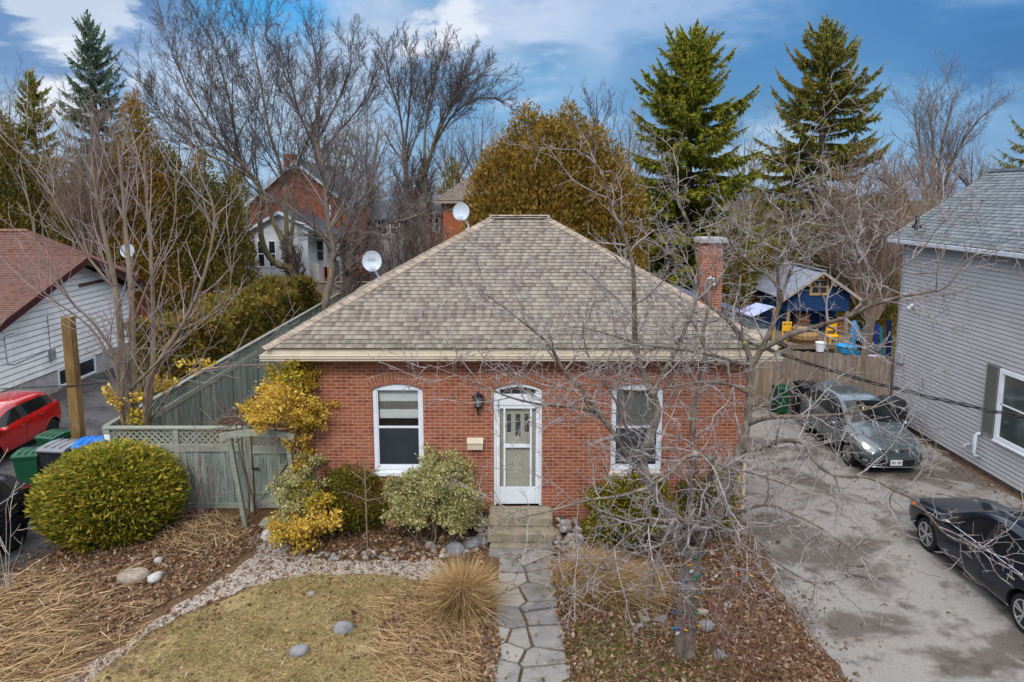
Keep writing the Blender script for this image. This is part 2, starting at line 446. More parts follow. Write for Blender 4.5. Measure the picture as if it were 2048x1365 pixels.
def m_stone(name, c1, c2, c3, scale=5., moss=None):
    m, n = newmat(name); c = objc(n)
    isl = n.node('NewGeometry').outputs['Random Per Island']
    oi = n.node('ObjectInfo').outputs['Random']
    r = n.math('FRACT', n.math('ADD', isl, oi))
    f = n.noise(c, scale, 6., .68); g = n.noise(c, scale * 9., 4., .75)
    k = n.mix(r, c1, c2)
    k = n.mix(n.fmap(f, .42, .66, 0., .75), k, c3)
    k = n.mix(n.fmap(g, .5, .75, 0., .35), k, tuple(x * .5 for x in c1))
    if moss: k = n.mix(n.fmap(n.noise(n.vmath('ADD', c, (3., 1., 2.)), scale * .7, 5., .7), .55, .7, 0., .7), k, moss)
    return finish(m, n, k, .88, 0, n.bump(n.math('ADD', f, n.math('MULTIPLY', g, .5)), .6, .012), .25)
def sheet(name, pts, z, mat):
    b = MB(); b.face([(p[0], p[1], z) for p in pts])
    o = b.build(name, mat); bm = bmesh.new(); bm.from_mesh(o.data)
    bmesh.ops.triangulate(bm, faces=bm.faces); 
    for f in bm.faces:
        if f.normal.z < 0: f.normal_flip()
    bm.to_mesh(o.data); bm.free()
    return structure(o)
def smooth_poly(pts, k=4, closed=True):
    "rounded outline through the points"
    out = []; N = len(pts)
    for i in range(N if closed else N - 1):
        p0, p1, p2, p3 = [Vector(pts[j % N] if closed else pts[max(0, min(N - 1, j))]) for j in (i - 1, i, i + 1, i + 2)]
        for q in range(k):
            t = q / k
            out.append(.5 * ((2 * p1) + (p2 - p0) * t + (2 * p0 - 5 * p1 + 4 * p2 - p3) * t * t + (3 * p1 - p0 - 3 * p2 + p3) * t ** 3))
    if not closed: out.append(Vector(pts[-1]))
    return out
sheet('ground', [(-500, -40), (500, -40), (500, 900), (-500, 900)], 0., m_ground())
M_DRIVE = m_drive('worn_asphalt', (.125, .105, .092), (.285, .266, .243), (.06, .046, .037))
M_ASPH = m_drive('dark_asphalt', (.062, .058, .060), (.105, .100, .102), (.026, .024, .026), seed=17.)
drive_edge = smooth_poly([(5.35, 5.), (5.15, 8.), (5.1, 9.65), (4.98, 11.), (4.95, 12.2), (5.2, 13.4), (5.25, 15.), (5.3, 19.), (5.4, 23.4)], 4, False)
sheet('driveway', [(p.x + .06 * math.sin(p.y * 7.), p.y) for p in drive_edge] + [(12.2, 23.4), (12.25, 5.)], .008, M_DRIVE)
sheet('neighbour_driveway', [(-9.15, 5.), (-9.25, 12.), (-9.45, 14.), (-9.62, 16.), (-9.7, 21.), (-10.0, 31.), (-16.9, 31.), (-16.9, 5.)], .008, M_ASPH)
gravel_px_hi = [(885, 1122), (760, 1124), (650, 1122), (605, 1108), (560, 1082), (525, 1070), (500, 1082), (508, 1110), (440, 1163), (350, 1215), (250, 1288), (120, 1365)]
gravel_px_lo = [(150, 1385), (300, 1268), (430, 1203), (560, 1160), (700, 1150), (870, 1160)]
gravel_poly = smooth_poly([gnd(*p).to_2d().to_3d() for p in gravel_px_hi + gravel_px_lo], 4)
gravel_poly = [(p.x + .05 * math.sin(p.x * 9 + p.y * 5), p.y + .04 * math.sin(p.x * 11)) for p in gravel_poly]
lawn_px = [(100, 1400), (310, 1272), (440, 1206), (560, 1163), (700, 1152), (800, 1158), (840, 1190), (770, 1230), (760, 1270), (800, 1310), (850, 1345), (870, 1400), (880, 1500), (200, 1560)]
lawn_poly = [(p.x, p.y) for p in smooth_poly([gnd(*p) for p in lawn_px], 4)]
sheet('lawn', lawn_poly, .012, m_lawn())
sheet('gravel_path', gravel_poly, .016, m_gravel())
def inside(poly, x, y):
    c = False; j = len(poly) - 1
    for i in range(len(poly)):
        xi, yi = poly[i][0], poly[i][1]; xj, yj = poly[j][0], poly[j][1]
        if (yi > y) != (yj > y) and x < (xj - xi) * (y - yi) / (yj - yi) + xi: c = not c
        j = i
    return c
# flagstones: irregular slabs clipped to the walk, with open joints
walk = [gnd(*p) for p in [(972, 1092), (1012, 1172), (995, 1210), (990, 1290), (985, 1365), (985, 1500), (1190, 1500), (1138, 1365), (1120, 1270), (1108, 1205), (1104, 1150), (1098, 1092)]]
def clip(poly, a, nrm):
    out = []
    for i in range(len(poly)):
        p, q = poly[i], poly[(i + 1) % len(poly)]
        dp, dq = (p - a).dot(nrm), (q - a).dot(nrm)
        if dp <= 0: out.append(p)
        if dp * dq < 0: out.append(p + (q - p) * (dp / (dp - dq)))
    return out
def flagstones():
    rs = random.Random(5); seeds = []
    y = 13.9
    while y > 6.5:
        row = []
        xl, xr = -.45 + .02 * (13.5 - y), .86 + .02 * (13.5 - y)
        n = rs.choice((2, 2, 2, 3))
        for i in range(n):
            row.append(Vector((xl + (xr - xl) * (i + .5) / n + rs.uniform(-.22, .22), y + rs.uniform(-.21, .21))))
        seeds += row; y -= rs.uniform(.38, .52)
    b = MB()
    for i, s in enumerate(seeds):
        L = -.46 + .03 * math.sin(s.y * 4.1) + max(0, 11.9 - s.y) * .05 * (1 if s.y < 12.3 else 0); Rr = .80 + max(0, 13.3 - s.y) * .022 + .05 * math.sin(s.y * 5.3)
        if 12.2 < s.y < 12.9: L += .16
        poly = [Vector((L, s.y - 1)), Vector((Rr, s.y - 1)), Vector((Rr + .03, s.y + 1)), Vector((L + .04, s.y + 1))]
        if True: poly = clip(poly, Vector((0, 13.62)), Vector((0, 1)))
        for j, q in enumerate(seeds):
            if i == j: continue
            d = q - s
            if d.length > 2: continue
            dn = d.normalized()
            poly = clip(poly, (s + q) / 2 - dn * .024, dn)
            if len(poly) < 3: break
        if len(poly) < 3: continue
        # split edges, roughen
        rough = []
        for k in range(len(poly)):
            p, q = poly[k], poly[(k + 1) % len(poly)]; L2 = (q - p).length; ns = max(1, int(L2 / .12))
            for w in range(ns):
                t = w / ns; v = p.lerp(q, t)
                if w: v = v + Vector((rs.uniform(-1, 1), rs.uniform(-1, 1))) * .010
                rough.append(v)
        h = .030 + rs.uniform(0, .014); tilt = (rs.uniform(-.01, .01), rs.uniform(-.01, .01))
        top = [(p.x, p.y, h + (p.x - s.x) * tilt[0] + (p.y - s.y) * tilt[1]) for p in rough]
        inn = [(s.x + (p.x - s.x) * .965, s.y + (p.y - s.y) * .965, h + .008 + (p.x - s.x) * tilt[0] + (p.y - s.y) * tilt[1]) for p in rough]
        bot = [(p.x, p.y, 0.) for p in rough]
        k = len(rough); V = bot + top + inn
        F = [(i2, (i2 + 1) % k, k + (i2 + 1) % k, k + i2) for i2 in range(k)] + [(k + i2, k + (i2 + 1) % k, 2 * k + (i2 + 1) % k, 2 * k + i2) for i2 in range(k)] + [tuple(range(2 * k, 3 * k))]
        b.add(V, F)
    return structure(b.build('flagstone_path', m_stone('grey_flagstone', (.15, .145, .145), (.31, .29, .26), (.27, .25, .22), 3.2, (.11, .10, .06))))
flagstones()
# ------------------------------------------------------------------ building helpers
def roof_plane(b, A, B, C, D, ch=.143, lift=.013, m=0, edge_m=1, flat=False):
    "shingled slope: A-B the eave, D-C the top edge; every course laps the one below as real geometry"
    A, B, C, D = map(Vector, (A, B, C, D))
    un = (B - A).normalized(); mid = ((C + D) - (A + B)); upv = (mid - un * mid.dot(un))
    L = (upv / 2).length; upn = upv.normalized(); nrm = un.cross(upn)
    if nrm.z < 0: nrm = -nrm
    N = max(1, round(L / ch))
    def pt(t, left): return (A.lerp(D, t) if left else B.lerp(C, t))
    if flat:
        P = [A, B, C, D] if (C - D).length > 1e-4 else [A, B, C]
        b.face(P, m, [((p - A).dot(un), (p - A).dot(upn) / ch) for p in P]); return
    for i in range(N):
        t0, t1 = i / N, (i + 1) / N
        a0, b0, a1, b1 = pt(t0, 1), pt(t0, 0), pt(t1, 1), pt(t1, 0)
        a0, b0 = a0 + nrm * lift, b0 + nrm * lift
        nseg = 1 if lift < .005 else max(1, int((b0 - a0).length / .9))
        for s in range(nseg):
            p, q = a0.lerp(b0, s / nseg), a0.lerp(b0, (s + 1) / nseg); r_, s_ = b1.lerp(a1, 1 - (s + 1) / nseg), b1.lerp(a1, 1 - s / nseg)
            P = [p, q, r_, s_]
            b.face(P, m, [((p - A).dot(un), i + .02), ((q - A).dot(un), i + .02), ((r_ - A).dot(un), i + .98), ((s_ - A).dot(un), i + .98)])
        b.face([a0 - nrm * lift * 1.6, b0 - nrm * lift * 1.6, b0, a0], edge_m)
def caps(b, p, q, n1, n2, w=.15, step=.2, th=.014, m=0):
    "overlapping cap shingles along a hip or ridge from the low end p to the high end q"
    p, q = Vector(p), Vector(q); d = (q - p); L = d.length; d.normalize()
    s1 = d.cross(Vector(n1).normalized()); s2 = Vector(n2).normalized().cross(d)
    up = (Vector(n1) + Vector(n2)).normalized()
    if (s1 - s2).dot(Vector(n1) - Vector(n2)) < 0: s1, s2 = -s1, -s2
    k = max(1, int(L / step))
    for i in range(k):
        a, c = p + d * (L * i / k), p + d * (L * (i + 1) / k + .03)
        lo, hi = up * (th * 2.1), up * (th * .9)
        P = [a + lo + s1 * w, a + lo + up * .012, a + lo + s2 * w, c + hi + s2 * w, c + hi + up * .012, c + hi + s1 * w]
        B_ = [v - up * th for v in P]
        V = P + B_
        b.add(V, [(0, 1, 4, 5), (1, 2, 3, 4), (6, 7, 1, 0), (7, 8, 2, 1), (6, 0, 5, 11), (8, 9, 3, 2)], m)
def siding(b, axis, pos, a0, a1, z0, z1, ex, out, m=0, top=None, depth=.014):
    "lapped boards on a wall plane: axis 'x' means the wall stands at x=pos and runs along y; out = +1/-1 the side it faces; top(z)->(a0,a1) limits a gable"
    n = int(math.ceil((z1 - z0) / ex))
    for i in range(n):
        zl, zh = z0 + i * ex, min(z1, z0 + (i + 1) * ex)
        la, lb = (a0, a1) if top is None else top(zl); ha, hb = (a0, a1) if top is None else top(zh)
        if lb - la < .02: break
        o0, o1 = pos + out * depth, pos + out * .001
        def P(a, z, o): return (o, a, z) if axis == 'x' else (a, o, z)
        zm, o2 = zl + (zh - zl) * .76, pos - out * depth * .9; zn = zl + (zh - zl) * .84; k = (zm - zl) / max(1e-6, zh - zl); k2 = (zn - zl) / max(1e-6, zh - zl)
        ma, mb_, na, nb = la + (ha - la) * k, lb + (hb - lb) * k, la + (ha - la) * k2, lb + (hb - lb) * k2
        b.face([P(la, zl, o0), P(lb, zl, o0), P(mb_, zm, o1), P(ma, zm, o1)], m); b.face([P(ma, zm, o1), P(mb_, zm, o1), P(nb, zn, o2), P(na, zn, o2)], m); b.face([P(na, zn, o2), P(nb, zn, o2), P(hb, zh, o2), P(ha, zh, o2)], m)
        b.face([P(la, zl, pos - out * depth), P(lb, zl, pos - out * depth), P(lb, zl, o0), P(la, zl, o0)], m)
def arc(x0, x1, zs, rise, n=12):
    "segmental arch from (x0,zs) up and over to (x1,zs)"
    w = (x1 - x0) / 2; r = (w * w + rise * rise) / (2 * rise); cx, cz = (x0 + x1) / 2, zs + rise - r
    a = math.asin(w / r)
    return [(cx + r * math.sin(-a + 2 * a * i / n), cz + r * math.cos(-a + 2 * a * i / n)) for i in range(n + 1)]

M_BRICK = m_brick('red_brick', (.30, .092, .046), (.36, .125, .066), (.21, .060, .034), (.54, .40, .31))
M_ARCHB = m_plain('arch_brick', (.30, .105, .055), .85, var=.3, scale=14.)
M_MORT = m_plain('mortar', (.50, .40, .33), .9)
M_TRIMW = m_plain('white_trim', (.74, .77, .82), .45, var=.04, scale=4.)
M_CREAM = m_plain('cream_metal', (.60, .52, .40), .42, var=.07, scale=2.5, dirt=(.46, .38, .28))
M_BEIGE = m_plain('beige_paint', (.42, .385, .29), .5, var=.05)
M_DARKGL = m_glass('dark_glass', (.018, .022, .028))
M_CLEAR = m_clear('clear_glass')
def m_screen():
    m, n = newmat('insect_screen'); g = n.noise(objc(n), 160., 2., .8)
    d = n.node('BsdfDiffuse', Color=n.ramp(g, [(.35, (.018, .024, .032)), (.65, (.085, .10, .12))])); t = n.node('BsdfTransparent')
    x = n.node('MixShader'); x.inputs[0].default_value = .55; n.L.new(t.outputs[0], x.inputs[1]); n.L.new(d.outputs[0], x.inputs[2])
    o = n.node('OutputMaterial'); n.L.new(x.outputs[0], o.inputs[0]); return m
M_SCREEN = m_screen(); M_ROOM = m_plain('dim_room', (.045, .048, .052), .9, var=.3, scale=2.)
M_SHING = m_shingle('tan_shingle', [(.128, .100, .085), (.180, .147, .124), (.245, .205, .168), (.285, .252, .202)], .21, moss=(.10, .10, .055))
M_EDGE = m_plain('shingle_edge', (.055, .042, .035), .95)
M_CAP = m_plain('cap_shingle', (.285, .225, .175), .92, var=.3, scale=5.)
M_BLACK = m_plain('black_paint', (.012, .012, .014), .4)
M_STEEL = m_plain('grey_steel', (.40, .42, .45), .35, .6)
M_GALV = m_plain('dull_aluminium', (.55, .57, .60), .35, .85)
M_BLIND = m_plain('ivory_blind', (.56, .56, .52), .5, var=.05)
M_CONC = m_plain('foundation_concrete', (.36, .35, .35), .9, var=.15, scale=3., dirt=(.22, .20, .19))

# ------------------------------------------------------------------ the brick cottage
HX0, HX1, HYF, HYB, HZT = -4.66, 5.04, 14.6, 23.0, 3.93
EX0, EX1, EYF, EYB, EZ = -5.17, 5.55, 14.2, 23.45, 4.13
RX0, RX1, RY, RZ = -.54, .92, 18.83, 6.69
def fx(x): return (x - 1024) * 15.17 / 1400
def fz(y): return at(1000, y, HYF).z
house = thing('brick_cottage', 'red brick single-storey cottage with a tan shingled hip roof and white storm door', 'house', (.19, 18.8, 0))
def build_cottage():
    W1, W2, D = (fx(746), fx(847)), (fx(1222), fx(1325)), (fx(987), fx(1084))
    zs_w, zs_d = fz(780), fz(780); rise = .13; zw0 = fz(944); zd0 = fz(1012)
    b = MB()
    def wallq(x0, x1, z0, z1): b.face([(x0, HYF, z0), (x1, HYF, z0), (x1, HYF, z1), (x0, HYF, z1)])
    xs = [HX0, *W1, *D, *W2, HX1]
    for i in (0, 2, 4, 6): wallq(xs[i], xs[i + 1], -.05, HZT)
    for (x0, x1), zb in ((W1, zw0), (D, zd0), (W2, zw0)):
        wallq(x0, x1, -.05, zb)
        A = arc(x0, x1, zs_w, rise)
        for p, q in zip(A, A[1:]): b.face([(p[0], HYF, p[1]), (q[0], HYF, q[1]), (q[0], HYF, HZT), (p[0], HYF, HZT)])
        # reveals
        dep = .14
        b.face([(x0, HYF, zb), (x0, HYF + dep, zb), (x0, HYF + dep, zs_w), (x0, HYF, zs_w)])
        b.face([(x1, HYF, zb), (x1, HYF, zs_w), (x1, HYF + dep, zs_w), (x1, HYF + dep, zb)])
        for p, q in zip(A, A[1:]): b.face([(p[0], HYF, p[1]), (p[0], HYF + dep, p[1]), (q[0], HYF + dep, q[1]), (q[0], HYF, q[1])])
    b.face([(HX0, HYB, -.05), (HX0, HYF, -.05), (HX0, HYF, HZT), (HX0, HYB, HZT)])
    b.face([(HX1, HYF, -.05), (HX1, HYB, -.05), (HX1, HYB, HZT), (HX1, HYF, HZT)])
    b.face([(HX1, HYB, -.05), (HX0, HYB, -.05), (HX0, HYB, HZT), (HX1, HYB, HZT)])
    b.build('wall', M_BRICK, house, fix=False)
    fl = MB(); fl.box(HX0 + .05, HYF + .3, .1, HX1 - .05, HYB - .05, .3); fl.build('floor', M_BLACK, house)
    # soldier-course arches: one mesh per arch, bricks stood on end with mortar between
    for (x0, x1) in (W1, D, W2):
        ab = MB(); e = .10
        A = arc(x0 - .02, x1 + .02, zs_w + .004, rise + .006, 17); w = (x1 - x0) / 2 + .02; r = (w * w + rise * rise) / (2 * rise); cz = zs_w + rise - r; cx = (x0 + x1) / 2
        for p, q in zip(A, A[1:]):
            def outp(v, k): d = Vector((v[0] - cx, v[1] - cz)).normalized(); return (v[0] + d.x * k, v[1] + d.y * k)
            def lerp(u, v, t): return (u[0] + (v[0] - u[0]) * t, u[1] + (v[1] - u[1]) * t)
            H = .235
            P = [lerp(p, q, .07), lerp(p, q, .93), outp(lerp(p, q, .93), H), outp(lerp(p, q, .07), H)]
            ab.prism(P, HYF - .012, HYF + .01, 'xz')
        o = ab.build('arch', M_ARCHB, house)
        mb = MB()
        for p, q in zip(A, A[1:]):
            dp = Vector((p[0] - cx, p[1] - cz)).normalized(); dq = Vector((q[0] - cx, q[1] - cz)).normalized()
            mb.face([(p[0], HYF - .004, p[1]), (q[0], HYF - .004, q[1]), (q[0] + dq.x * .25, HYF - .004, q[1] + dq.y * .25), (p[0] + dp.x * .25, HYF - .004, p[1] + dp.y * .25)])
        mb.build('mortar', M_MORT, o)
    # ---- sash windows
    def window(x0, x1, low_open, blind_rows):
        z0 = zw0; A = arc(x0 + .004, x1 - .004, zs_w - .004, rise - .004)
        yf = HYF + .045; fw = .085
        f = MB()
        zh = zs_w - .02
        f.box(x0 + .004, yf, z0 + .03, x0 + fw, yf + .09, zh); f.box(x1 - fw, yf, z0 + .03, x1 - .004, yf + .09, zh)
        f.prism([(x0 + .004, zh)] + [(p[0], p[1]) for p in A] + [(x1 - .004, zh)], yf - .003, yf + .09, 'xz')
        f.box(x0 + fw, yf, z0 + .03, x1 - fw, yf + .09, z0 + .10)
        # inner channel
        for s in (x0 + fw, x1 - fw - .03): f.box(s, yf + .02, z0 + .1, s + .03, yf + .085, zh)
        o = f.build('window', M_TRIMW, house, bevel=.004)
        zm = fz(857)
        gx0, gx1 = x0 + fw + .03, x1 - fw - .03
        for a in ((yf + .030, zm - .022, yf + .062, zm + .022), (yf + .045, zh - .03, yf + .07, zh - .001), (yf + .03, z0 + .1, yf + .06, z0 + .14)):
            s = MB(); s.box(gx0, a[0], a[1], gx1, a[2], a[3]); s.build('sash_rail', M_TRIMW, o, bevel=.003)
        for zl, zu, yy in ((zm + .022, zh - .03, yf + .052), (z0 + .14, zm - .022, yf + .044)):
            p = MB(); p.face([(gx0, yy, zl), (gx1, yy, zl), (gx1, yy, zu), (gx0, yy, zu)]); p.build('pane', M_CLEAR, o)
        p = MB(); p.face([(gx0, yf + .036, z0 + .14), (gx1, yf + .036, z0 + .14), (gx1, yf + .036, zm - .022), (gx0, yf + .036, zm - .022)]); p.build('insect_screen', M_SCREEN, o)
        p = MB(); p.box(x0 - .3, HYF + .5, z0 - .3, x1 + .3, HYF + .52, HZT - .2); p.build('dark_room_panel', M_ROOM, o)  # dark panel added behind the panes, its colour stands in for the unlit room
        bl = MB(); z = zh - .03; zend, gap0, gap1 = blind_rows
        while z > zend:
            if gap1 < z < gap0: tilt = -.06
            else: tilt = 1.25
            bl.obox(((gx0 + gx1) / 2, yf + .12, z), (gx1 - gx0 - .02, .026, .0018), (tilt, 0, 0)); z -= .0235
        bl.box(gx0 + .01, yf + .108, zend - .035, gx1 - .01, yf + .132, zend - .01)
        for cxx in (gx0 + .12, gx1 - .12): bl.cyl((cxx, yf + .12, zend - .02), (cxx, yf + .12, zh - .02), .0016, n=4)
        bl.build('blind', M_BLIND, o)
        si = MB(); si.prism([(HYF - .05, z0 - .085), (HYF + .13, z0 - .085), (HYF + .13, z0 + .03), (HYF - .05, z0 - .005)], x0 - .04, x1 + .04, 'yz'); si.build('sill', M_TRIMW if low_open else m_plain('painted_sill', (.62, .55, .50), .7, dirt=(.42, .25, .18)), o, bevel=.004)
    window(*W1, True, (fz(838), fz(807), fz(824)))
    window(*W2, False, (fz(925), 9, -9))
    # ---- front door
    x0, x1 = D; A = arc(x0 + .003, x1 - .003, zs_d - .003, rise - .004); yf = HYF + .03
    f = MB(); fw = .055
    f.box(x0 + .003, yf, zd0, x0 + fw, yf + .1, zs_d - .02); f.box(x1 - fw, yf, zd0, x1 - .003, yf + .1, zs_d - .02)
    Ai = arc(x0 + fw, x1 - fw, zs_d - .045, rise - .03)
    pr = [(x0 + .003, zs_d - .02)] + A + [(x1 - .003, zs_d - .02), (x1 - fw, zs_d - .02)] + Ai[::-1] + [(x0 + fw, zs_d - .02)]
    for i in range(len(A) - 1):
        P, Q = A[i], A[i + 1]; p2, q2 = Ai[i], Ai[i + 1]
        f.prism([P, Q, q2, p2], yf, yf + .1, 'xz')
    zt0, zt1 = fz(790), fz(812)
    f.box(x0 + fw, yf - .004, zt1, x1 - fw, yf + .095, fz(798)); f.box(x0 + fw, yf + .01, fz(798), x1 - fw, yf + .09, zt0)
    fr = f.build('door_frame', M_TRIMW, house, bevel=.003)
    t = MB(); t.prism([(x0 + fw, zt0)] + Ai + [(x1 - fw, zt0)], yf + .05, yf + .055, 'xz'); t.build('transom_pane', M_DARKGL, fr)
    for xa in (x0 + fw, x1 - fw - .09): t = MB(); t.box(xa, yf + .03, zt0, xa + .09, yf + .06, zs_d - .05); t.build('transom_frame', M_TRIMW, fr)
    s = MB(); sx0, sx1 = x0 + fw + .004, x1 - fw - .004; sz0, sz1 = zd0 + .03, zt1 - .006; ys = yf + .012
    st = .075
    s.box(sx0, ys, sz0, sx0 + st, ys + .035, sz1); s.box(sx1 - st, ys, sz0, sx1, ys + .035, sz1)
    s.box(sx0 + st, ys, sz1 - .07, sx1 - st, ys + .035, sz1); s.box(sx0 + st, ys, sz0, sx1 - st, ys + .035, fz(976))
    ix0, ix1 = fx(1009), fx(1062)
    iz0, iz1 = fz(976), sz1 - .07
    for xx in (ix0, ix1): s.box(xx - .022, ys - .004, iz0, xx + .022, ys + .03, iz1)
    s.box(ix0 + .022, ys - .004, fz(897), ix1 - .022, ys + .03, fz(890))
    dr = s.build('storm_door', M_TRIMW, house, bevel=.003)
    g = MB(); g.face([(sx0 + st, ys + .018, iz0), (sx1 - st, ys + .018, iz0), (sx1 - st, ys + .018, iz1), (sx0 + st, ys + .018, iz1)]); g.build('pane', M_CLEAR, dr)
    h = MB(); h.box(sx0 + .02, ys - .03, fz(905), sx0 + .045, ys - .001, fz(893)); h.box(sx0 + .012, ys - .006, fz(912), sx0 + .055, ys - .0005, fz(890)); h.build('handle', M_TRIMW, dr, bevel=.003)
    dd = MB(); yd = yf + .10
    dd.box(x0 + .02, yd, zd0, x1 - .02, yd + .04, zs_d - .1)
    for xa, xb in ((fx(1003), fx(1020)), (fx(1027), fx(1046)), (fx(1052), fx(1070))):
        dd.box(xa, yd - .012, fz(960), xb, yd + .002, fz(903))
    inner = dd.build('inner_door', M_BEIGE, house, bevel=.004)
    g = MB()
    for xa, xb, zb in ((fx(1014), fx(1022), fz(868)), (fx(1031), fx(1041), fz(876)), (fx(1049), fx(1058), fz(868))): g.box(xa, yd - .006, zb, xb, yd - .002, fz(832))
    g.build('door_light', M_DARKGL, inner)
    # ---- roof
    b = MB()
    roof_plane(b, (EX0, EYF, EZ), (EX1, EYF, EZ), (RX1, RY, RZ), (RX0, RY, RZ))
    roof_plane(b, (EX1, EYB, EZ), (EX0, EYB, EZ), (RX0, RY, RZ), (RX1, RY, RZ))
    roof_plane(b, (EX0, EYB, EZ), (EX0, EYF, EZ), (RX0, RY, RZ), (RX0, RY, RZ - 1e-5))
    roof_plane(b, (EX1, EYF, EZ), (EX1, EYB, EZ), (RX1, RY, RZ), (RX1, RY, RZ - 1e-5))
    roof = b.build('roof', [M_SHING, M_EDGE], house, fix=False)
    nf, nl, nrr, nb = Vector((0, -.485, .875)), Vector((-.485, 0, .875)), Vector((.485, 0, .875)), Vector((0, .485, .875))
    for e, r_, n1, n2 in (((EX0, EYF, EZ), (RX0, RY, RZ), nf, nl), ((EX1, EYF, EZ), (RX1, RY, RZ), nrr, nf), ((EX0, EYB, EZ), (RX0, RY, RZ), nl, nb), ((EX1, EYB, EZ), (RX1, RY, RZ), nb, nrr)):
        c = MB(); caps(c, e, r_, n1, n2); c.build('hip_cap', M_CAP, roof)
    c = MB(); c.box(RX0 - .02, RY - .11, RZ - .03, RX1 + .02, RY + .11, RZ + .035); c.build('ridge_shadow_box', M_BLACK, roof)  # black box stands in for the shadow below the ridge cap
    c = MB(); caps(c, (RX0 - .06, RY, RZ + .03), (RX1 + .06, RY, RZ + .03), Vector((0, -.4, .9)), Vector((0, .4, .9)), .15, .25); c.build('ridge_cap', M_CAP, roof)
    # ---- eaves
    b = MB()
    b.box(EX0 + .06, EYF + .06, EZ - .19, EX1 - .06, EYF + .085, EZ - .012); b.box(EX0 + .06, EYB - .085, EZ - .19, EX1 - .06, EYB - .06, EZ - .012)
    b.box(EX0 + .06, EYF + .086, EZ - .19, EX0 + .085, EYB - .086, EZ - .012); b.box(EX1 - .085, EYF + .086, EZ - .19, EX1 - .06, EYB - .086, EZ - .012)
    b.box(EX0 + .086, EYF + .086, EZ - .185, EX1 - .086, EYB - .086, EZ - .17)
    b.build('fascia', M_CREAM, house)
    g = MB()
    prof = [(EYF + .058, 4.00), (EYF - .055, 4.00), (EYF - .06, 3.985), (EYF - .045, 3.95), (EYF - .048, 3.925), (EYF - .02, 3.895), (EYF - .018, 3.865), (EYF + .058, 3.865)]
    ga, gb = EX0 - .06, EX1 + .06
    top = [(EYF + .058, 4.0), (EYF - .055, 4.0)]
    k = len(prof)
    V = [(ga, *p) for p in prof] + [(gb, *p) for p in prof]
    F = [(i, i + 1, k + i + 1, k + i) for i in range(1, k - 1)] + [tuple(range(k)), tuple(range(k, 2 * k))]
    g.add(V, F); g.box(ga + .01, EYF - .05, 3.985, gb - .01, EYF + .055, 3.988)
    for sx, s in ((ga, -1), (gb, 1)): g.box(sx - .0 if s > 0 else sx, EYF + .06, 3.865, sx + (-.1 if s > 0 else .1), EYB, 3.995)
    g.build('gutter', M_CREAM, house)
    dsp = MB(); dsp.box(HX1 + .01, HYF + .02, .1, HX1 + .085, HYF + .09, 3.86); dsp.build('downspout', M_CREAM, house, bevel=.01)
    # ---- chimney
    ch = MB(); X0, X1, Y0, Y1 = 5.42, 6.02, 19.9, 20.5
    ch.box(X0, Y0, 0, X1, Y1, 5.93); cho = ch.build('chimney', M_BRICK, house, fix=False)
    c = MB(); c.box(X0 - .10, Y0 - .1, 5.93, X1 + .12, Y1 + .1, 6.03); c.box(X0 - .05, Y0 - .05, 6.03, X1 + .06, Y1 + .05, 6.07); c.build('cap', M_CONC, cho, bevel=.012)
    c = MB(); c.tube([(5.52, 19.8, 4.35), (5.52, 19.78, 4.75), (5.56, 19.76, 4.90), (5.64, 19.75, 4.96), (5.73, 19.75, 4.9), (5.75, 19.76, 4.78)], .045, 10); c.cyl((5.75, 19.76, 4.80), (5.75, 19.76, 4.70), .065); c.build('flue_duct', M_GALV, cho, smooth=True)
    # ---- rear addition with the low blue-grey roof
    a = MB(); a.box(3.6, 23.95, 0, 8.9, 27.4, 2.75); a.box(3.6, 23.02, 0, 5.0, 23.95, 2.75); ad = a.build('rear_addition', m_plain('pale_siding', (.5, .47, .42), .7), house)
    a = MB(); roof_plane(a, (8.9 + .3, 23.8, 2.75), (8.9 + .3, 27.7, 2.75), (6.4, 27.7, 3.75), (6.4, 23.8, 3.75), flat=True); roof_plane(a, (3.4, 27.7, 2.75), (3.4, 23.8, 2.75), (6.4, 23.8, 3.75), (6.4, 27.7, 3.75), flat=True)
    a.face([(3.4, 23.86, 2.75), (9.2, 23.86, 2.75), (6.4, 23.86, 3.74)]); a.build('addition_roof', m_shingle('blue_grey_shingle', [(.055, .07, .09), (.075, .09, .12), (.10, .12, .15), (.12, .145, .18)], .3), house, fix=False)
build_cottage()

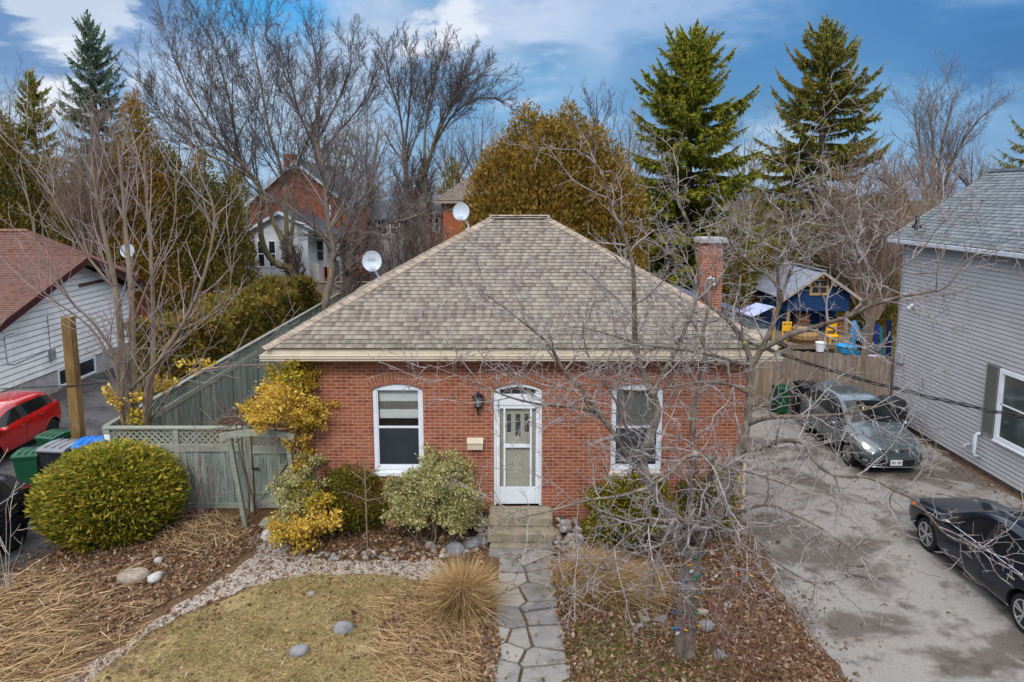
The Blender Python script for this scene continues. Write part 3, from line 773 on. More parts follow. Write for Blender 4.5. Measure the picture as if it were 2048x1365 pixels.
# ------------------------------------------------------------------ grey sided house beside the driveway
M_VINYL = m_plain('grey_vinyl', (.43, .425, .435), .5, var=.05, scale=1.5)
M_GTRIM = m_plain('grey_trim', (.36, .365, .38), .5, var=.05)
M_BLUESH = m_shingle('slate_shingle', [(.085, .10, .115), (.125, .145, .16), (.165, .185, .20), (.20, .225, .24)], .34, streak=.15)
M_SHUT = m_plain('olive_shutter', (.19, .195, .175), .55, var=.06)
grey = thing('grey_sided_house', 'grey vinyl sided two-storey house with a slate shingle roof and louvred shutter', 'house', (14.9, 15., 0))
def build_grey():
    X, Y0, Y1, ZT = 12.35, 4., 22.0, 5.82
    wy1, wy0, wz0, wz1 = 17.2, 14.9, 1.10, 2.95     # window opening along the wall
    b = MB()
    siding(b, 'x', X, Y0, Y1, .16, ZT, .118, -1)
    b.face([(X + .04, Y0, .2), (X + .04, Y1, .2), (X + .04, Y1, ZT), (X + .04, Y0, ZT)])
    b.face([(X, Y1, .2), (17.8, Y1, .2), (17.8, Y1, ZT), (15.1, Y1, 7.95), (X, Y1, ZT)])
    b.face([(X, Y0, .2), (17.8, Y0, .2), (17.8, Y0, ZT), (15.1, Y0, 7.95), (X, Y0, ZT)])
    b.face([(17.8, Y0, .2), (17.8, Y1, .2), (17.8, Y1, ZT), (17.8, Y0, ZT)])
    b.build('wall', M_VINYL, grey, fix=False)
    f = MB(); f.box(X + .03, Y0, -.1, 17.7, Y1 - .02, .19); f.build('foundation', m_plain('dark_foundation', (.10, .085, .075), .95, var=.3), grey)  # foundation strip in a dark grey-brown tone
    c = MB(); c.box(X - .022, Y1 - .07, .15, X + .05, Y1 + .022, ZT); c.build('corner_trim', M_GTRIM, grey)
    r = MB(); xe = 11.98; ye = Y1 + .32
    roof_plane(r, (xe, ye, 5.93), (xe, Y0 - .3, 5.93), (15.1, Y0 - .3, 8.04), (15.1, ye, 8.04), ch=.15)
    roof_plane(r, (18.2, Y0 - .3, 5.93), (18.2, ye, 5.93), (15.1, ye, 8.04), (15.1, Y0 - .3, 8.04), ch=.15, flat=True)
    ro = r.build('roof', [M_BLUESH, M_EDGE], grey, fix=False)
    c = MB(); caps(c, (15.1, Y0 - .3, 8.05), (15.1, ye, 8.05), Vector((.5, 0, .85)), Vector((-.5, 0, .85)), .15, .25); c.build('ridge_cap', m_plain('slate_cap', (.06, .075, .09), .9, var=.2), ro)
    g = MB(); g.box(xe - .06, Y0, 5.80, xe + .06, ye - .02, 5.915); g.box(xe + .06, Y0, 5.78, xe + .10, ye - .03, 5.91); g.build('gutter', m_plain('pale_gutter', (.50, .54, .60), .4, var=.06), grey, bevel=.012)
    s = MB(); s.box(xe + .1, Y0, 5.80, X + .02, ye - .03, 5.82)
    s.prism([(X - .4, 5.78), (15.1, 7.98 - .16), (15.1, 8.02), (X - .4, 5.94)], ye - .045, ye - .02, 'xz'); s.build('soffit', M_GTRIM, grey)
    v = MB(); p = at(1834, 447, 21.1); v.cyl((p.x, p.y, p.z - .2), (p.x, p.y, p.z + .22), .055); v.lathe((p.x, p.y, p.z - .05), [(.14, -.1), (.13, -.03), (.07, .06)], 12); v.build('vent_pipe', M_BLACK, ro)
    # window in the side wall, and its shutter
    w = MB(); xo = X - .055
    w.box(xo, wy1 - .11, wz0, X + .01, wy1, wz1); w.box(xo, wy0, wz0, X + .01, wy0 + .11, wz1)
    w.box(xo, wy0 + .11, wz1 - .11, X + .01, wy1 - .11, wz1); w.box(xo, wy0 + .11, wz0, X + .01, wy1 - .11, wz0 + .12)
    w.box(xo - .02, wy0 - .03, wz0 - .05, X + .01, wy1 + .03, wz0 - .001)
    wi = w.build('window', M_TRIMW, grey, bevel=.006)
    p = MB(); p.box(X - .02, wy0 + .11, wz0 + .12, X - .012, wy1 - .11, wz1 - .11); p.build('pane', m_glass('grey_green_glass', (.07, .085, .08), .05), wi)
    fr = MB(); fr.box(X - .035, wy0 + .11, (wz0 + wz1) / 2 + .02, X - .02, wy1 - .11, (wz0 + wz1) / 2 + .06)
    for (a, b_) in ((wy1 - .16, wy1 - .111), (wy0 + .111, wy0 + .16)): fr.box(X - .035, a, wz0 + .121, X - .02, b_, wz1 - .111)
    fr.build('sash', M_TRIMW, wi)
    bl = MB()
    zz = wz0 + .2
    while zz < wz1 - .15: bl.box(X - .0115, wy0 + .2, zz, X - .009, wy1 - .33, zz + .03); zz += .075
    bl.build('blind', m_plain('slatted_blind', (.30, .33, .33), .5), wi)
    s = MB(); sy0, sy1 = wy1 + .03, wy1 + .50; sz0, sz1 = wz0 + .0, wz1 + .05
    s.box(X - .05, sy0, sz0, X - .012, sy0 + .05, sz1); s.box(X - .05, sy1 - .05, sz0, X - .012, sy1, sz1)
    s.box(X - .05, sy0 + .05, sz0, X - .012, sy1 - .05, sz0 + .07); s.box(X - .05, sy0 + .05, sz1 - .07, X - .012, sy1 - .05, sz1)
    s.box(X - .02, sy0 + .05, sz0 + .07, X - .013, sy1 - .05, sz1 - .07)
    z = sz0 + .09
    while z < sz1 - .08: s.obox((X - .034, (sy0 + sy1) / 2, z), (.03, sy1 - sy0 - .1, .006), (0, .7, 0)); z += .035
    s.build('shutter', M_SHUT, grey)
    # white vent pipes and small boxes on the siding
    M_PVC = m_plain('white_pipe', (.55, .60, .66), .4, var=.04)
    q = MB(); a = Vector((0, 17.72, 0)); q.tube([(X, a.y, 1.07), (X - .12, a.y, 1.07), (X - .16, a.y, 1.02), (X - .16, a.y, .53), (X - .14, a.y, .47), (X, a.y, .45)], .045, 12); q.build('vent_stack', M_PVC, grey, smooth=True)
    q = MB(); q.tube([(X, a.y + .38, .63), (X - .10, a.y + .38, .65), (X - .16, a.y + .38, .6), (X - .17, a.y + .38, .50)], .036, 10); q.build('vent_elbow', M_PVC, grey, smooth=True)
    e = MB(); e.box(X - .1, 21.55, 2.0, X - .01, 21.9, 2.35); e.build('meter_box', M_GTRIM, grey, bevel=.01)
    e = MB(); e.box(X - .12, 21.5, 4.05, X - .01, 21.62, 4.25); e.build('junction_box', M_TRIMW, grey); e = MB(); e.cyl((X - .005, 21.3, 3.92), (X - .2, 21.25, 3.8), .05); e.build('flood_lamp', M_TRIMW, grey)
build_grey()

# ------------------------------------------------------------------ bungalow across the other driveway
M_REDSH = m_shingle('russet_shingle', [(.10, .050, .042), (.14, .070, .054), (.19, .095, .068), (.15, .088, .078)], .32, streak=.2)
M_MAROON = m_plain('maroon_fascia', (.055, .016, .016), .5)
M_WHSID = m_plain('white_siding', (.78, .78, .78), .55, var=.05, scale=1.2, dirt=(.44, .43, .42))
bung = thing('white_bungalow', 'white sided bungalow with a russet shingle roof and maroon gable trim', 'house', (-21, 27, 0))
def build_bung():
    XW = -17.0; XR = -16.35
    yp, zp, ye0, ze0, ye1, ze1 = 27.0, 4.92, 21.6, 3.05, 31.8, 3.18
    b = MB()
    def lim(z):
        if z <= 2.95: return (22.2, 31.3)
        t = min(1, (z - 2.95) / (4.72 - 2.95)); return (22.2 + (yp - 22.2) * t, 31.3 + (yp - 31.3) * t)
    siding(b, 'x', XW, 22.2, 31.3, .82, 4.7, .215, 1, top=lim, depth=.034)
    b.face([(XW - .06, 22.2, .8), (XW - .06, 31.3, .8), (XW - .06, 31.3, 2.95), (XW - .06, yp, 4.72), (XW - .06, 22.2, 2.95)])
    b.face([(XW, 22.2, 0), (-30, 22.2, 0), (-30, 22.2, 3.), (XW, 22.2, 3.)]); b.face([(XW, 31.3, 0), (-30, 31.3, 0), (-30, 31.3, 3.), (XW, 31.3, 3.)])
    b.build('wall', M_WHSID, bung, fix=False)
    f = MB(); f.box(-30, 22.2, -.1, XW - .02, 31.3, .82); f.build('foundation', M_CONC, bung)
    r = MB()
    roof_plane(r, (-32, ye0, ze0), (XR, ye0, ze0), (XR, yp, zp), (-32, yp, zp), ch=.14)
    roof_plane(r, (XR, ye1, ze1), (-32, ye1, ze1), (-32, yp, zp), (XR, yp, zp), flat=True)
    ro = r.build('roof', [M_REDSH, M_EDGE], bung, fix=False)
    # taller hipped block at the rear
    r = MB(); A = at(55, 460, 29.4); zr = A.z; xh = A.x; ze = 3.72
    roof_plane(r, (-34, 27.2, ze), (-16.9, 27.2, ze), (xh, 29.4, zr), (-34, 29.4, zr), ch=.14)
    roof_plane(r, (-16.9, 27.2, ze), (-16.9, 31.6, ze), (xh, 29.4, zr), (xh, 29.4, zr - 1e-4), ch=.14)
    roof_plane(r, (-16.9, 31.6, ze), (-34, 31.6, ze), (-34, 29.4, zr), (xh, 29.4, zr), flat=True)
    r.box(-33, 27.4, .9, -17.2, 31.2, ze - .03); r.build('rear_roof', [M_REDSH, M_EDGE], bung, fix=False)
    c = MB(); caps(c, (-32, 29.4, zr + .01), (xh, 29.4, zr + .01), Vector((0, .5, .9)), Vector((0, -.5, .9)), .15, .25)
    c.build('ridge_cap', m_plain('russet_cap', (.17, .085, .06), .9, var=.25), ro)
    # rake boards and white soffit
    k = MB(); d0 = Vector((0, yp - ye0, zp - ze0)); 
    for ya, za in ((ye0, ze0), (ye1, ze1)):
        k.prism([(ya, za - .25), (yp, zp - .25), (yp, zp - .015), (ya, za - .015)], XR - .03, XR + .008, 'yz')
    k.box(-32, ye0 - .03, ze0 - .2, XR, ye0 - .001, ze0 - .02)
    k.build('rake_board', M_MAROON, bung)
    s = MB()
    for ya, za in ((ye0, ze0), (ye1, ze1)): s.face([(XW - .05, ya, za - .1), (XR - .03, ya, za - .1), (XR - .03, yp, zp - .1), (XW - .05, yp, zp - .1)])
    s.build('soffit', m_plain('cream_soffit', (.5, .46, .40), .6), bung)
    # basement window
    a, b2 = 25.5, 27.9
    w = MB(); w.box(XW - .06, a, .10, XW + .02, a + .1, .80); w.box(XW - .06, b2 - .1, .10, XW + .02, b2, .80); w.box(XW - .06, a + .1, .10, XW + .04, b2 - .1, .18); w.box(XW - .06, a + .1, .72, XW + .02, b2 - .1, .80); w.box(XW - .05, (a + b2) / 2 - .04, .18, XW + .01, (a + b2) / 2 + .04, .72)
    wi = w.build('basement_window', M_TRIMW, bung)
    p = MB(); p.box(XW - .02, a + .1, .18, XW - .012, b2 - .1, .72); p.build('pane', M_DARKGL, wi)
    # cable run and small meter on the siding
    t = MB(); t.tube([(XW + .03, 23.4, 2.62), (XW + .03, 22.95, 2.6), (XW + .03, 23.0, 1.65), (XW + .03, 23.3, 1.55), (XW + .03, 25.8, 1.7)], .014, 5); t.tube([(XW + .03, 25.2, 2.9), (XW + .03, 25.2, 1.6)], .014, 5); t.build('cable', m_plain('grey_cable', (.2, .2, .22), .6), bung)
    t = MB(); t.box(XW + .02, 25.08, 1.28, XW + .12, 25.36, 1.62); t.build('meter_box', m_plain('meter_grey', (.25, .26, .28), .5), bung, bevel=.01)
build_bung()
# ------------------------------------------------------------------ houses behind, shed
M_ORBRICK = m_brick('orange_brick', (.36, .085, .035), (.42, .115, .05), (.28, .065, .03), (.42, .25, .17), stain=.2)
M_FARROOF = m_shingle('grey_far_shingle', [(.10, .105, .115), (.13, .135, .15), (.16, .165, .175), (.19, .19, .20)], .35)
M_SLATE = m_shingle('dark_slate', [(.055, .065, .085), (.075, .085, .105), (.10, .11, .13), (.12, .13, .15)], .35)
M_BRNROOF = m_shingle('brown_far_shingle', [(.15, .115, .095), (.20, .155, .13), (.24, .19, .16), (.28, .23, .19)], .35)
def gable_block(root, name, X0, X1, Y0, Y1, ze, zp, wall, roofm, trim=M_TRIMW, oh=.3, wall_name='wall'):
    "block with its gable towards the camera"
    b = MB(); xm = (X0 + X1) / 2
    for y in (Y0, Y1): b.face([(X0, y, 0), (X1, y, 0), (X1, y, ze), (xm, y, zp), (X0, y, ze)])
    b.face([(X0, Y0, 0), (X0, Y1, 0), (X0, Y1, ze), (X0, Y0, ze)]); b.face([(X1, Y0, 0), (X1, Y1, 0), (X1, Y1, ze), (X1, Y0, ze)])
    w = b.build(wall_name, wall, root)
    sl = (zp - ze) / (xm - X0); r = MB()
    a = (X0 - oh, ze - oh * sl + .06)
    c = (X1 + oh, ze - oh * sl + .06)
    roof_plane(r, (a[0], Y1 + oh, a[1]), (a[0], Y0 - oh, a[1]), (xm, Y0 - oh, zp + .06), (xm, Y1 + oh, zp + .06), flat=True)
    roof_plane(r, (c[0], Y0 - oh, c[1]), (c[0], Y1 + oh, c[1]), (xm, Y1 + oh, zp + .06), (xm, Y0 - oh, zp + .06), flat=True)
    ro = r.build('roof', roofm, root, fix=False)
    t = MB()
    for e in (a, c): t.prism([(e[0], e[1] - .26), (xm, zp - .20), (xm, zp + .05), (e[0], e[1] - .01)], Y0 - oh, Y0 - oh - .04, 'xz')
    t.build('gable_trim', trim, ro)
    return w
def wall_window(root, c, w, h, axis='y', frame=M_TRIMW, name='window', bars=True):
    "framed window standing proud of a wall that faces the camera (axis y) or a side (axis x)"
    x, y, z = c; f = MB(); p = MB(); t = .07
    def bx(b, u0, u1, z0, z1, d0, d1):
        if axis == 'y': b.box(x + u0, y - d1, z + z0, x + u1, y - d0, z + z1)
        else: b.box(x - d1 if root is None else x + d0, y + u0, z + z0, x + d1, y + u1, z + z1)
    bx(f, -w / 2, -w / 2 + t, -h / 2, h / 2, -.02, .06); bx(f, w / 2 - t, w / 2, -h / 2, h / 2, -.02, .06)
    bx(f, -w / 2 + t, w / 2 - t, h / 2 - t, h / 2, -.02, .06); bx(f, -w / 2 + t, w / 2 - t, -h / 2, -h / 2 + t, -.02, .06)
    if bars: bx(f, -w / 2 + t, w / 2 - t, -.025, .025, -.02, .05)
    o = f.build(name, frame, root)
    bx(p, -w / 2 + t, w / 2 - t, -h / 2 + t, h / 2 - t, -.01, .02); p.build('pane', M_DARKGL, o)
    return o
# --- white sunroom of the orange brick house
big = thing('gabled_brick_house', 'orange brick two-storey house with white rake boards, white sunroom and covered porch behind bare maple', 'house', (-15, 50, 0))
def build_big():
    Y = 49.5
    L, Rr, P = at(501, 400, Y), at(690, 404, Y), at(590, 322, Y)
    gable_block(big, 'gable', L.x, Rr.x, Y, Y + 10, (L.z + Rr.z) / 2, P.z, M_ORBRICK, M_SLATE)
    # chimney on its ridge
    c = MB(); q = at(580, 309, Y + 5); c.box(q.x - .4, q.y - .4, q.z - 4.5, q.x + .4, q.y + .4, q.z); co = c.build('chimney', M_ORBRICK, big); 
    # side wing to the east with its own roof
    x1 = at(722, 430, Y + 4).x; b = MB(); b.box(Rr.x - .01, Y + 3, 0, x1, Y + 9.5, L.z - .6); b.build('wing_wall', M_ORBRICK, big)
    r = MB(); ze = L.z - .6; roof_plane(r, (Rr.x - .3, Y + 2.7, ze), (x1 + .3, Y + 2.7, ze), (x1 + .3, Y + 6.2, ze + 2.6), (Rr.x - .3, Y + 6.2, ze + 2.6), flat=True); roof_plane(r, (x1 + .3, Y + 9.8, ze), (Rr.x - .3, Y + 9.8, ze), (Rr.x - .3, Y + 6.2, ze + 2.6), (x1 + .3, Y + 6.2, ze + 2.6), flat=True); r.build('wing_roof', M_FARROOF, big, fix=False)
    for px, py in ((700, 455), (707, 515)): wall_window(big, at(px, py, Y + 2.98), .65, 1.6)
    d = MB(); d.tube([at(660, 410, Y - .1), at(660, 480, Y - .1), at(668, 500, Y - .1), at(668, 560, Y - .1)], .06, 6); d.build('downspout', M_TRIMW, big)
    # sunroom
    YS = 45.5; a, b_, p = at(486, 468, YS), at(652, 466, YS), at(560, 424, YS)
    w = MB(); zb = 0
    xs = [a.x, at(497, 0, YS).x, at(512, 0, YS).x, at(535, 0, YS).x, at(556, 0, YS).x, at(592, 0, YS).x, at(609, 0, YS).x, at(622, 0, YS).x, at(648, 0, YS).x, b_.x]
    zt, zw0, zw1 = (a.z + b_.z) / 2, at(540, 540, YS).z, at(540, 486, YS).z
    xe = at(596, 0, YS).x
    w.box(a.x, YS, 0, xe, Y - .02, zt); w.prism([(a.x - .1, zt), (xe + .1, zt), (p.x, p.z)], YS, YS + .2, 'xz'); w.box(xe, YS + 2.2, 0, b_.x, Y - .02, zt)
    w.prism([(p.x + .02, p.z - .2), (b_.x, zt - .02), (b_.x, zt + .1), (xe, zt + .1)], YS + .02, YS + .16, 'xz')
    w.build('sunroom', m_plain('white_clapboard', (.60, .62, .66), .6, var=.05), big)
    r = MB(); sl = .3
    roof_plane(r, (a.x - .4, Y, zt - .15), (a.x - .4, YS - .3, zt - .15), (p.x, YS - .3, p.z + .08), (p.x, Y, p.z + .08), flat=True)
    roof_plane(r, (b_.x + .4, YS - .3, zt - .12), (b_.x + .4, Y, zt - .12), (p.x, Y, p.z + .08), (p.x, YS - .3, p.z + .08), flat=True)
    ro = r.build('sunroom_roof', M_SLATE, big, fix=False)
    t = MB()
    for e in (a.x - .4, b_.x + .4): t.prism([(e, zt - .33), (p.x, p.z - .14), (p.x, p.z + .07), (e, zt - .14)], YS - .3, YS - .34, 'xz')
    t.build('gable_trim', M_TRIMW, ro)
    for px in (505, 523, 545): wall_window(big, at(px, 508, YS - .005), .52, 1.75)
    # covered porch bay at the right of the sunroom
    g = MB(); q0, q1 = at(603, 0, YS + 2.2), at(616, 0, YS + 2.2); g.box(q0.x, YS + 2.14, .9, q1.x, YS + 2.19, zt - .3); g.build('glass_door', M_DARKGL, big)
    wall_window(big, at(637, 502, YS + 2.19), .8, 1.5)
    k = MB(); k.box(b_.x - .2, YS + .1, 0, b_.x - .05, YS + .25, zt); k.box(xe, YS - .2, .6, b_.x + 1.4, YS + 2.1, .85); k.build('porch_deck', m_plain('grey_deck', (.26, .24, .22), .8), big)
build_big()
hip = thing('hipped_brick_house', 'orange brick house with a brown hip roof half hidden by the wide cedar', 'house', (2, 58, 0))
def build_hip():
    Y = 50.; e = at(867, 401, Y); t = at(972, 322, Y + 5); zt = e.z; x1 = e.x + 12
    b = MB(); b.box(e.x + .6, Y + .5, 0, x1 - .6, Y + 11, zt - .05); b.build('wall', M_ORBRICK, hip)
    r = MB(); zr = t.z + .4; roof_plane(r, (e.x, Y, zt), (x1, Y, zt), (x1 - 4.6, Y + 5.7, zr), (e.x + 4.6, Y + 5.7, zr), ch=.16, lift=.02)
    roof_plane(r, (e.x, Y + 11.5, zt), (e.x, Y, zt), (e.x + 4.6, Y + 5.7, zr), (e.x + 4.6, Y + 5.7, zr - 1e-4), flat=True); roof_plane(r, (x1, Y, zt), (x1, Y + 11.5, zt), (x1 - 4.6, Y + 5.7, zr), (x1 - 4.6, Y + 5.7, zr - 1e-4), flat=True)
    roof_plane(r, (x1, Y + 11.5, zt), (e.x, Y + 11.5, zt), (e.x + 4.6, Y + 5.7, zr), (x1 - 4.6, Y + 5.7, zr), flat=True)
    r.build('roof', [M_BRNROOF, M_EDGE], hip, fix=False)
    g = MB(); g.box(e.x - .05, Y - .1, zt - .22, x1, Y + .02, zt - .03); g.box(e.x - .05, Y + .02, zt - .22, e.x + .06, Y + 11.4, zt - .03); g.build('gutter', m_plain('brown_gutter', (.30, .25, .2), .5), hip)
    wall_window(hip, at(948, 448, Y + .48), 1.0, 1.7)
build_hip()
sm = thing('small_brick_house', 'small orange brick house with a grey roof and narrow windows beyond the bare trees', 'house', (-8, 56, 0))
def build_small():
    Y = 54.; a, b_, p = at(812, 398, Y), at(858, 398, Y), at(838, 368, Y)
    gable_block(sm, 'gable', a.x, b_.x, Y, Y + 6, a.z, p.z, M_ORBRICK, M_FARROOF, oh=.2)
    x1 = at(884, 430, Y).x; ze = at(870, 430, Y).z; b = MB(); b.box(b_.x - .01, Y + .6, 0, x1, Y + 6, ze); b.build('wing_wall', M_ORBRICK, sm)
    r = MB(); roof_plane(r, (b_.x - .02, Y + .3, ze - .05), (x1 + .3, Y + .3, ze - .05), (x1 + .3, Y + 3.5, ze + 1.5), (b_.x - .02, Y + 3.5, ze + 1.5), flat=True); roof_plane(r, (x1 + .3, Y + 6.4, ze - .05), (b_.x, Y + 6.4, ze - .05), (b_.x, Y + 3.5, ze + 1.5), (x1 + .3, Y + 3.5, ze + 1.5), flat=True); r.build('wing_roof', M_FARROOF, sm, fix=False)
    for px in (862, 874): wall_window(sm, at(px, 448, Y + .59), .4, 1.3)
    # long low wing running west behind the trees
    x0 = at(726, 420, Y + 2).x; zw = at(770, 438, Y + 2).z; b = MB(); b.box(x0, Y + 2, 0, a.x, Y + 7, zw); b.build('long_wall', m_plain('weathered_clapboard', (.32, .31, .31), .8), sm)
    r = MB(); roof_plane(r, (x0 - .3, Y + 1.7, zw - .05), (a.x, Y + 1.7, zw - .05), (a.x, Y + 4.5, zw + 1.5), (x0 - .3, Y + 4.5, zw + 1.5), flat=True); roof_plane(r, (a.x, Y + 7.3, zw - .05), (x0 - .3, Y + 7.3, zw - .05), (x0 - .3, Y + 4.5, zw + 1.5), (a.x, Y + 4.5, zw + 1.5), flat=True); r.build('long_roof', M_SLATE, sm, fix=False)
    for px in (740, 765, 790): wall_window(sm, at(px, 455, Y + 1.99), .8, 1.2)
build_small()
gr = thing('green_roofed_house', 'pale house with a green roof glimpsed between the two tall spruces', 'house', (19, 62, 0))
def build_green():
    Y = 58.; p = at(1462, 438, Y)
    gable_block(gr, 'gable', p.x - 3.4, p.x + 3.0, Y, Y + 8, p.z - 2.0, p.z + .1, m_plain('pale_stucco', (.55, .50, .46), .8), m_plain('green_roofing', (.05, .13, .09), .5))
    wall_window(gr, at(1455, 470, Y - .02), .9, 1.2)
build_green()
# --- blue playhouse with a ribbed metal roof, on a raised deck
M_NAVY = m_wood('navy_boards', (.014, .045, .125), (.018, .055, .15), (.008, .028, .085), 'x')
M_METAL = m_plain('ribbed_metal', (.30, .33, .40), .38, .55, var=.08, scale=2., dirt=(.24, .25, .29))
M_PINE = m_wood('golden_pine', (.42, .26, .12), (.50, .33, .17), (.32, .18, .08), 'x')
shed = thing('playhouse', 'navy blue playhouse with a ribbed metal gable roof and pine framed window', 'playhouse', (12.85, 30, 0))
def build_shed():
    X, Y0, Y1, zp, ze, hw = 12.85, 29., 33., 4.16, 3.12, 1.5
    s = (zp - ze) / hw
    b = MB()
    b.prism([(X - 1.3, 2.45), (X + 1.3, 2.45), (X + 1.3, ze + .05), (X, zp - .08), (X - 1.3, ze + .05)], Y0, Y0 + .06, 'xz')
    b.box(X - 1.3, Y0 + 1.1, 1.4, X + 1.3, Y0 + 1.16, 3.1); b.box(X - 1.3, Y0 + .07, 2.4, X - 1.24, Y1, 3.2); b.box(X + 1.24, Y0 + .07, 2.4, X + 1.3, Y1, 3.2); b.box(X - 1.3, Y0 + 1.17, 1.4, X - 1.24, Y1, 2.4); b.box(X + 1.24, Y0 + 1.17, 1.4, X + 1.3, Y1, 2.4); b.box(X - 1.24, Y1 - .06, 1.4, X + 1.24, Y1, 3.2)
    b.build('wall', M_NAVY, shed)
    r = MB()
    for sg in (-1, 1):
        n = 22; ya, yb = Y0 - .35, Y1 + .2
        for i in range(n * 3):
            def pr(k):
                y = ya + (yb - ya) * k / (n * 3); h = (.0, .028, .028)[k % 3]; return y, h
            (u0, h0), (u1, h1) = pr(i), pr(i + 1)
            xe = X + sg * (hw + .18); z_e = ze - .18 * s
            r.face([(xe, u0, z_e + h0), (xe, u1, z_e + h1), (X, u1, zp + h1), (X, u0, zp + h0)])
    ro = r.build('roof', M_METAL, shed)
    c = MB()
    for sg in (-1, 1): c.prism([(X + sg * (hw + .18), ze - .18 * s - .14), (X, zp - .12), (X, zp - .004), (X + sg * (hw + .18), ze - .18 * s - .004)], Y0 - .36, Y0 - .31, 'xz')
    c.build('rake_board', m_wood('grey_rake', (.36, .31, .25), (.42, .36, .29), (.24, .2, .17), 'x'), ro)
    c = MB(); c.box(X - .12, Y0 - .36, zp + .01, X + .12, Y1 + .2, zp + .045); c.build('ridge_cap', M_METAL, ro)
    w = MB(); wx, wz, h = X - .02, 3.48, .30
    for sg in (-1, 1): w.box(wx + sg * h, Y0 - .05, wz - h - .06, wx + sg * (h + .1), Y0 - .002, wz + h + .06)
    w.box(wx - h, Y0 - .05, wz + h - .04, wx + h, Y0 - .002, wz + h + .06); w.box(wx - h, Y0 - .05, wz - h - .06, wx + h, Y0 - .002, wz - h + .04)
    w.box(wx - .015, Y0 - .04, wz - h + .04, wx + .015, Y0 - .002, wz + h - .04); w.box(wx - h, Y0 - .035, wz - .015, wx - .015, Y0 - .002, wz + .015); w.box(wx + .015, Y0 - .035, wz - .015, wx + h, Y0 - .002, wz + .015)
    wi = w.build('window', M_PINE, shed); p = MB(); p.box(wx - h, Y0 - .012, wz - h, wx + h, Y0 - .001, wz + h); p.build('pane', M_DARKGL, wi)
    for dx, z in ((0, zp - .20), (-.55, zp - .56), (.55, zp - .56)):
        p = MB(); p.cyl((X + dx, Y0 - .28, z), (X + dx, Y0 + .1, z), .085, n=9); p.build('purlin_end', M_PINE, shed)
    d = MB(); d.box(X - 1.9, 27.2, 1.22, X + 1.75, 33, 1.40)
    for px in (X - 1.85, X, X + 1.7):
        for py in (27.25, 30, 32.9): d.box(px - .06, py - .06, 0, px + .06, py + .06, 1.22)
    d.build('deck', m_wood('deck_boards', (.20, .15, .11), (.26, .20, .15), (.12, .09, .07), 'x'), shed)
    for px in (X - 1.24, X + 1.24):
        p = MB(); p.box(px - .05, Y0 + .0, 1.4, px + .05, Y0 + .1, 2.44); p.build('porch_post', m_wood('porch_wood', (.30, .22, .14), (.35, .27, .18), (.2, .14, .1), 'z'), shed)
build_shed()
# ------------------------------------------------------------------ fences, arbour, posts, wires
M_GREENWOOD = m_wood('green_grey_boards', (.17, .225, .20), (.36, .40, .35), (.095, .115, .105), 'z', blot=(.19, .245, .215))
M_GREENRAIL = m_wood('green_grey_rails', (.30, .315, .25), (.36, .365, .295), (.19, .195, .15), 'x', blot=(.22, .26, .21))
M_RAILY = m_wood('fence_rails', (.24, .265, .225), (.30, .32, .27), (.15, .16, .135), 'y')
M_CEDARWOOD = m_wood('cedar_boards', (.20, .145, .10), (.34, .27, .20), (.13, .095, .075), 'z', blot=(.20, .185, .18))
def lattice(b, along, fixed, a0, a1, z0, z1, gap=.105, w=.036, t=.010, m=0):
    "two layers of crossing laths clipped to a rectangle"
    h = z1 - z0
    for layer, sg in ((0, 1), (1, -1)):
        off = fixed + (-t if layer else t) * .55
        s = a0 - h
        while s < a1:
            # centre line from (s, z0) to (s+h, z1) or mirrored; cut at the ends
            u0, v0, u1, v1 = s, z0, s + h, z1
            if u0 < a0: v0 += a0 - u0; u0 = a0
            if u1 > a1: v1 -= u1 - a1; u1 = a1
            if u1 - u0 > .03:
                if sg < 0: v0, v1 = z0 + z1 - v0, z0 + z1 - v1
                P, Q = ((u0, off, v0), (u1, off, v1)) if along == 'x' else ((off, u0, v0), (off, u1, v1))
                b.beam(P, Q, w if along != 'z' else w, t, up=(0, 1, 0) if along == 'x' else (1, 0, 0), m=m)
            s += gap * 1.414
def boards(b, along, fixed, a0, a1, z0, z1, bw=.14, t=.02, rng=random.Random(3), gap=.013, jag=.0):
    a = a0
    while a < a1 - .01:
        e = min(a1, a + bw * rng.uniform(.92, 1.06)); o = fixed + rng.uniform(-.012, .012); zt = z1 + rng.uniform(-jag, jag)
        if along == 'x': b.box(a, o - t / 2, z0, e - gap, o + t / 2, zt)
        else: b.box(o - t / 2, a, z0, o + t / 2, e - gap, zt)
        a = e
side = thing('lattice_side_fence', 'weathered green-grey board fence topped with lattice running back beside the cottage', 'fence', (-9.4, 15.7, 0))
def build_side_fence():
    X, y = -9.4, 15.6; k = 0; bay = 2.44
    while y < 41:
        y1 = min(y + bay, 41)
        p = MB(); p.box(X - .05, y - .05, 0, X + .05, y + .05, 1.96); p.build('post', M_GREENWOOD, side)
        b = MB(); boards(b, 'y', X, y + .05, y1 - .05, .05, 1.47, rng=random.Random(k)); b.build('board_panel', M_GREENWOOD, side)
        for q in ((X - .03, y + .05, 1.46, X + .05, y1 - .05, 1.60), (X - .065, y - .02, 1.965, X + .065, y1 - .02, 2.005), (X - .03, y + .05, .1, X + .045, y1 - .05, .22)): r = MB(); r.box(*q); r.build('rail', M_RAILY, side)
        l = MB(); lattice(l, 'y', X, y + .05, y1 - .05, 1.60, 1.965, .11 if y < 30 else .2); l.build('lattice', M_GREENWOOD, side)
        y = y1; k += 1
build_side_fence()
front = thing('lattice_front_fence', 'green-grey front fence with a lattice strip behind the big globe cedar', 'fence', (-7.7, 15.6, 0))
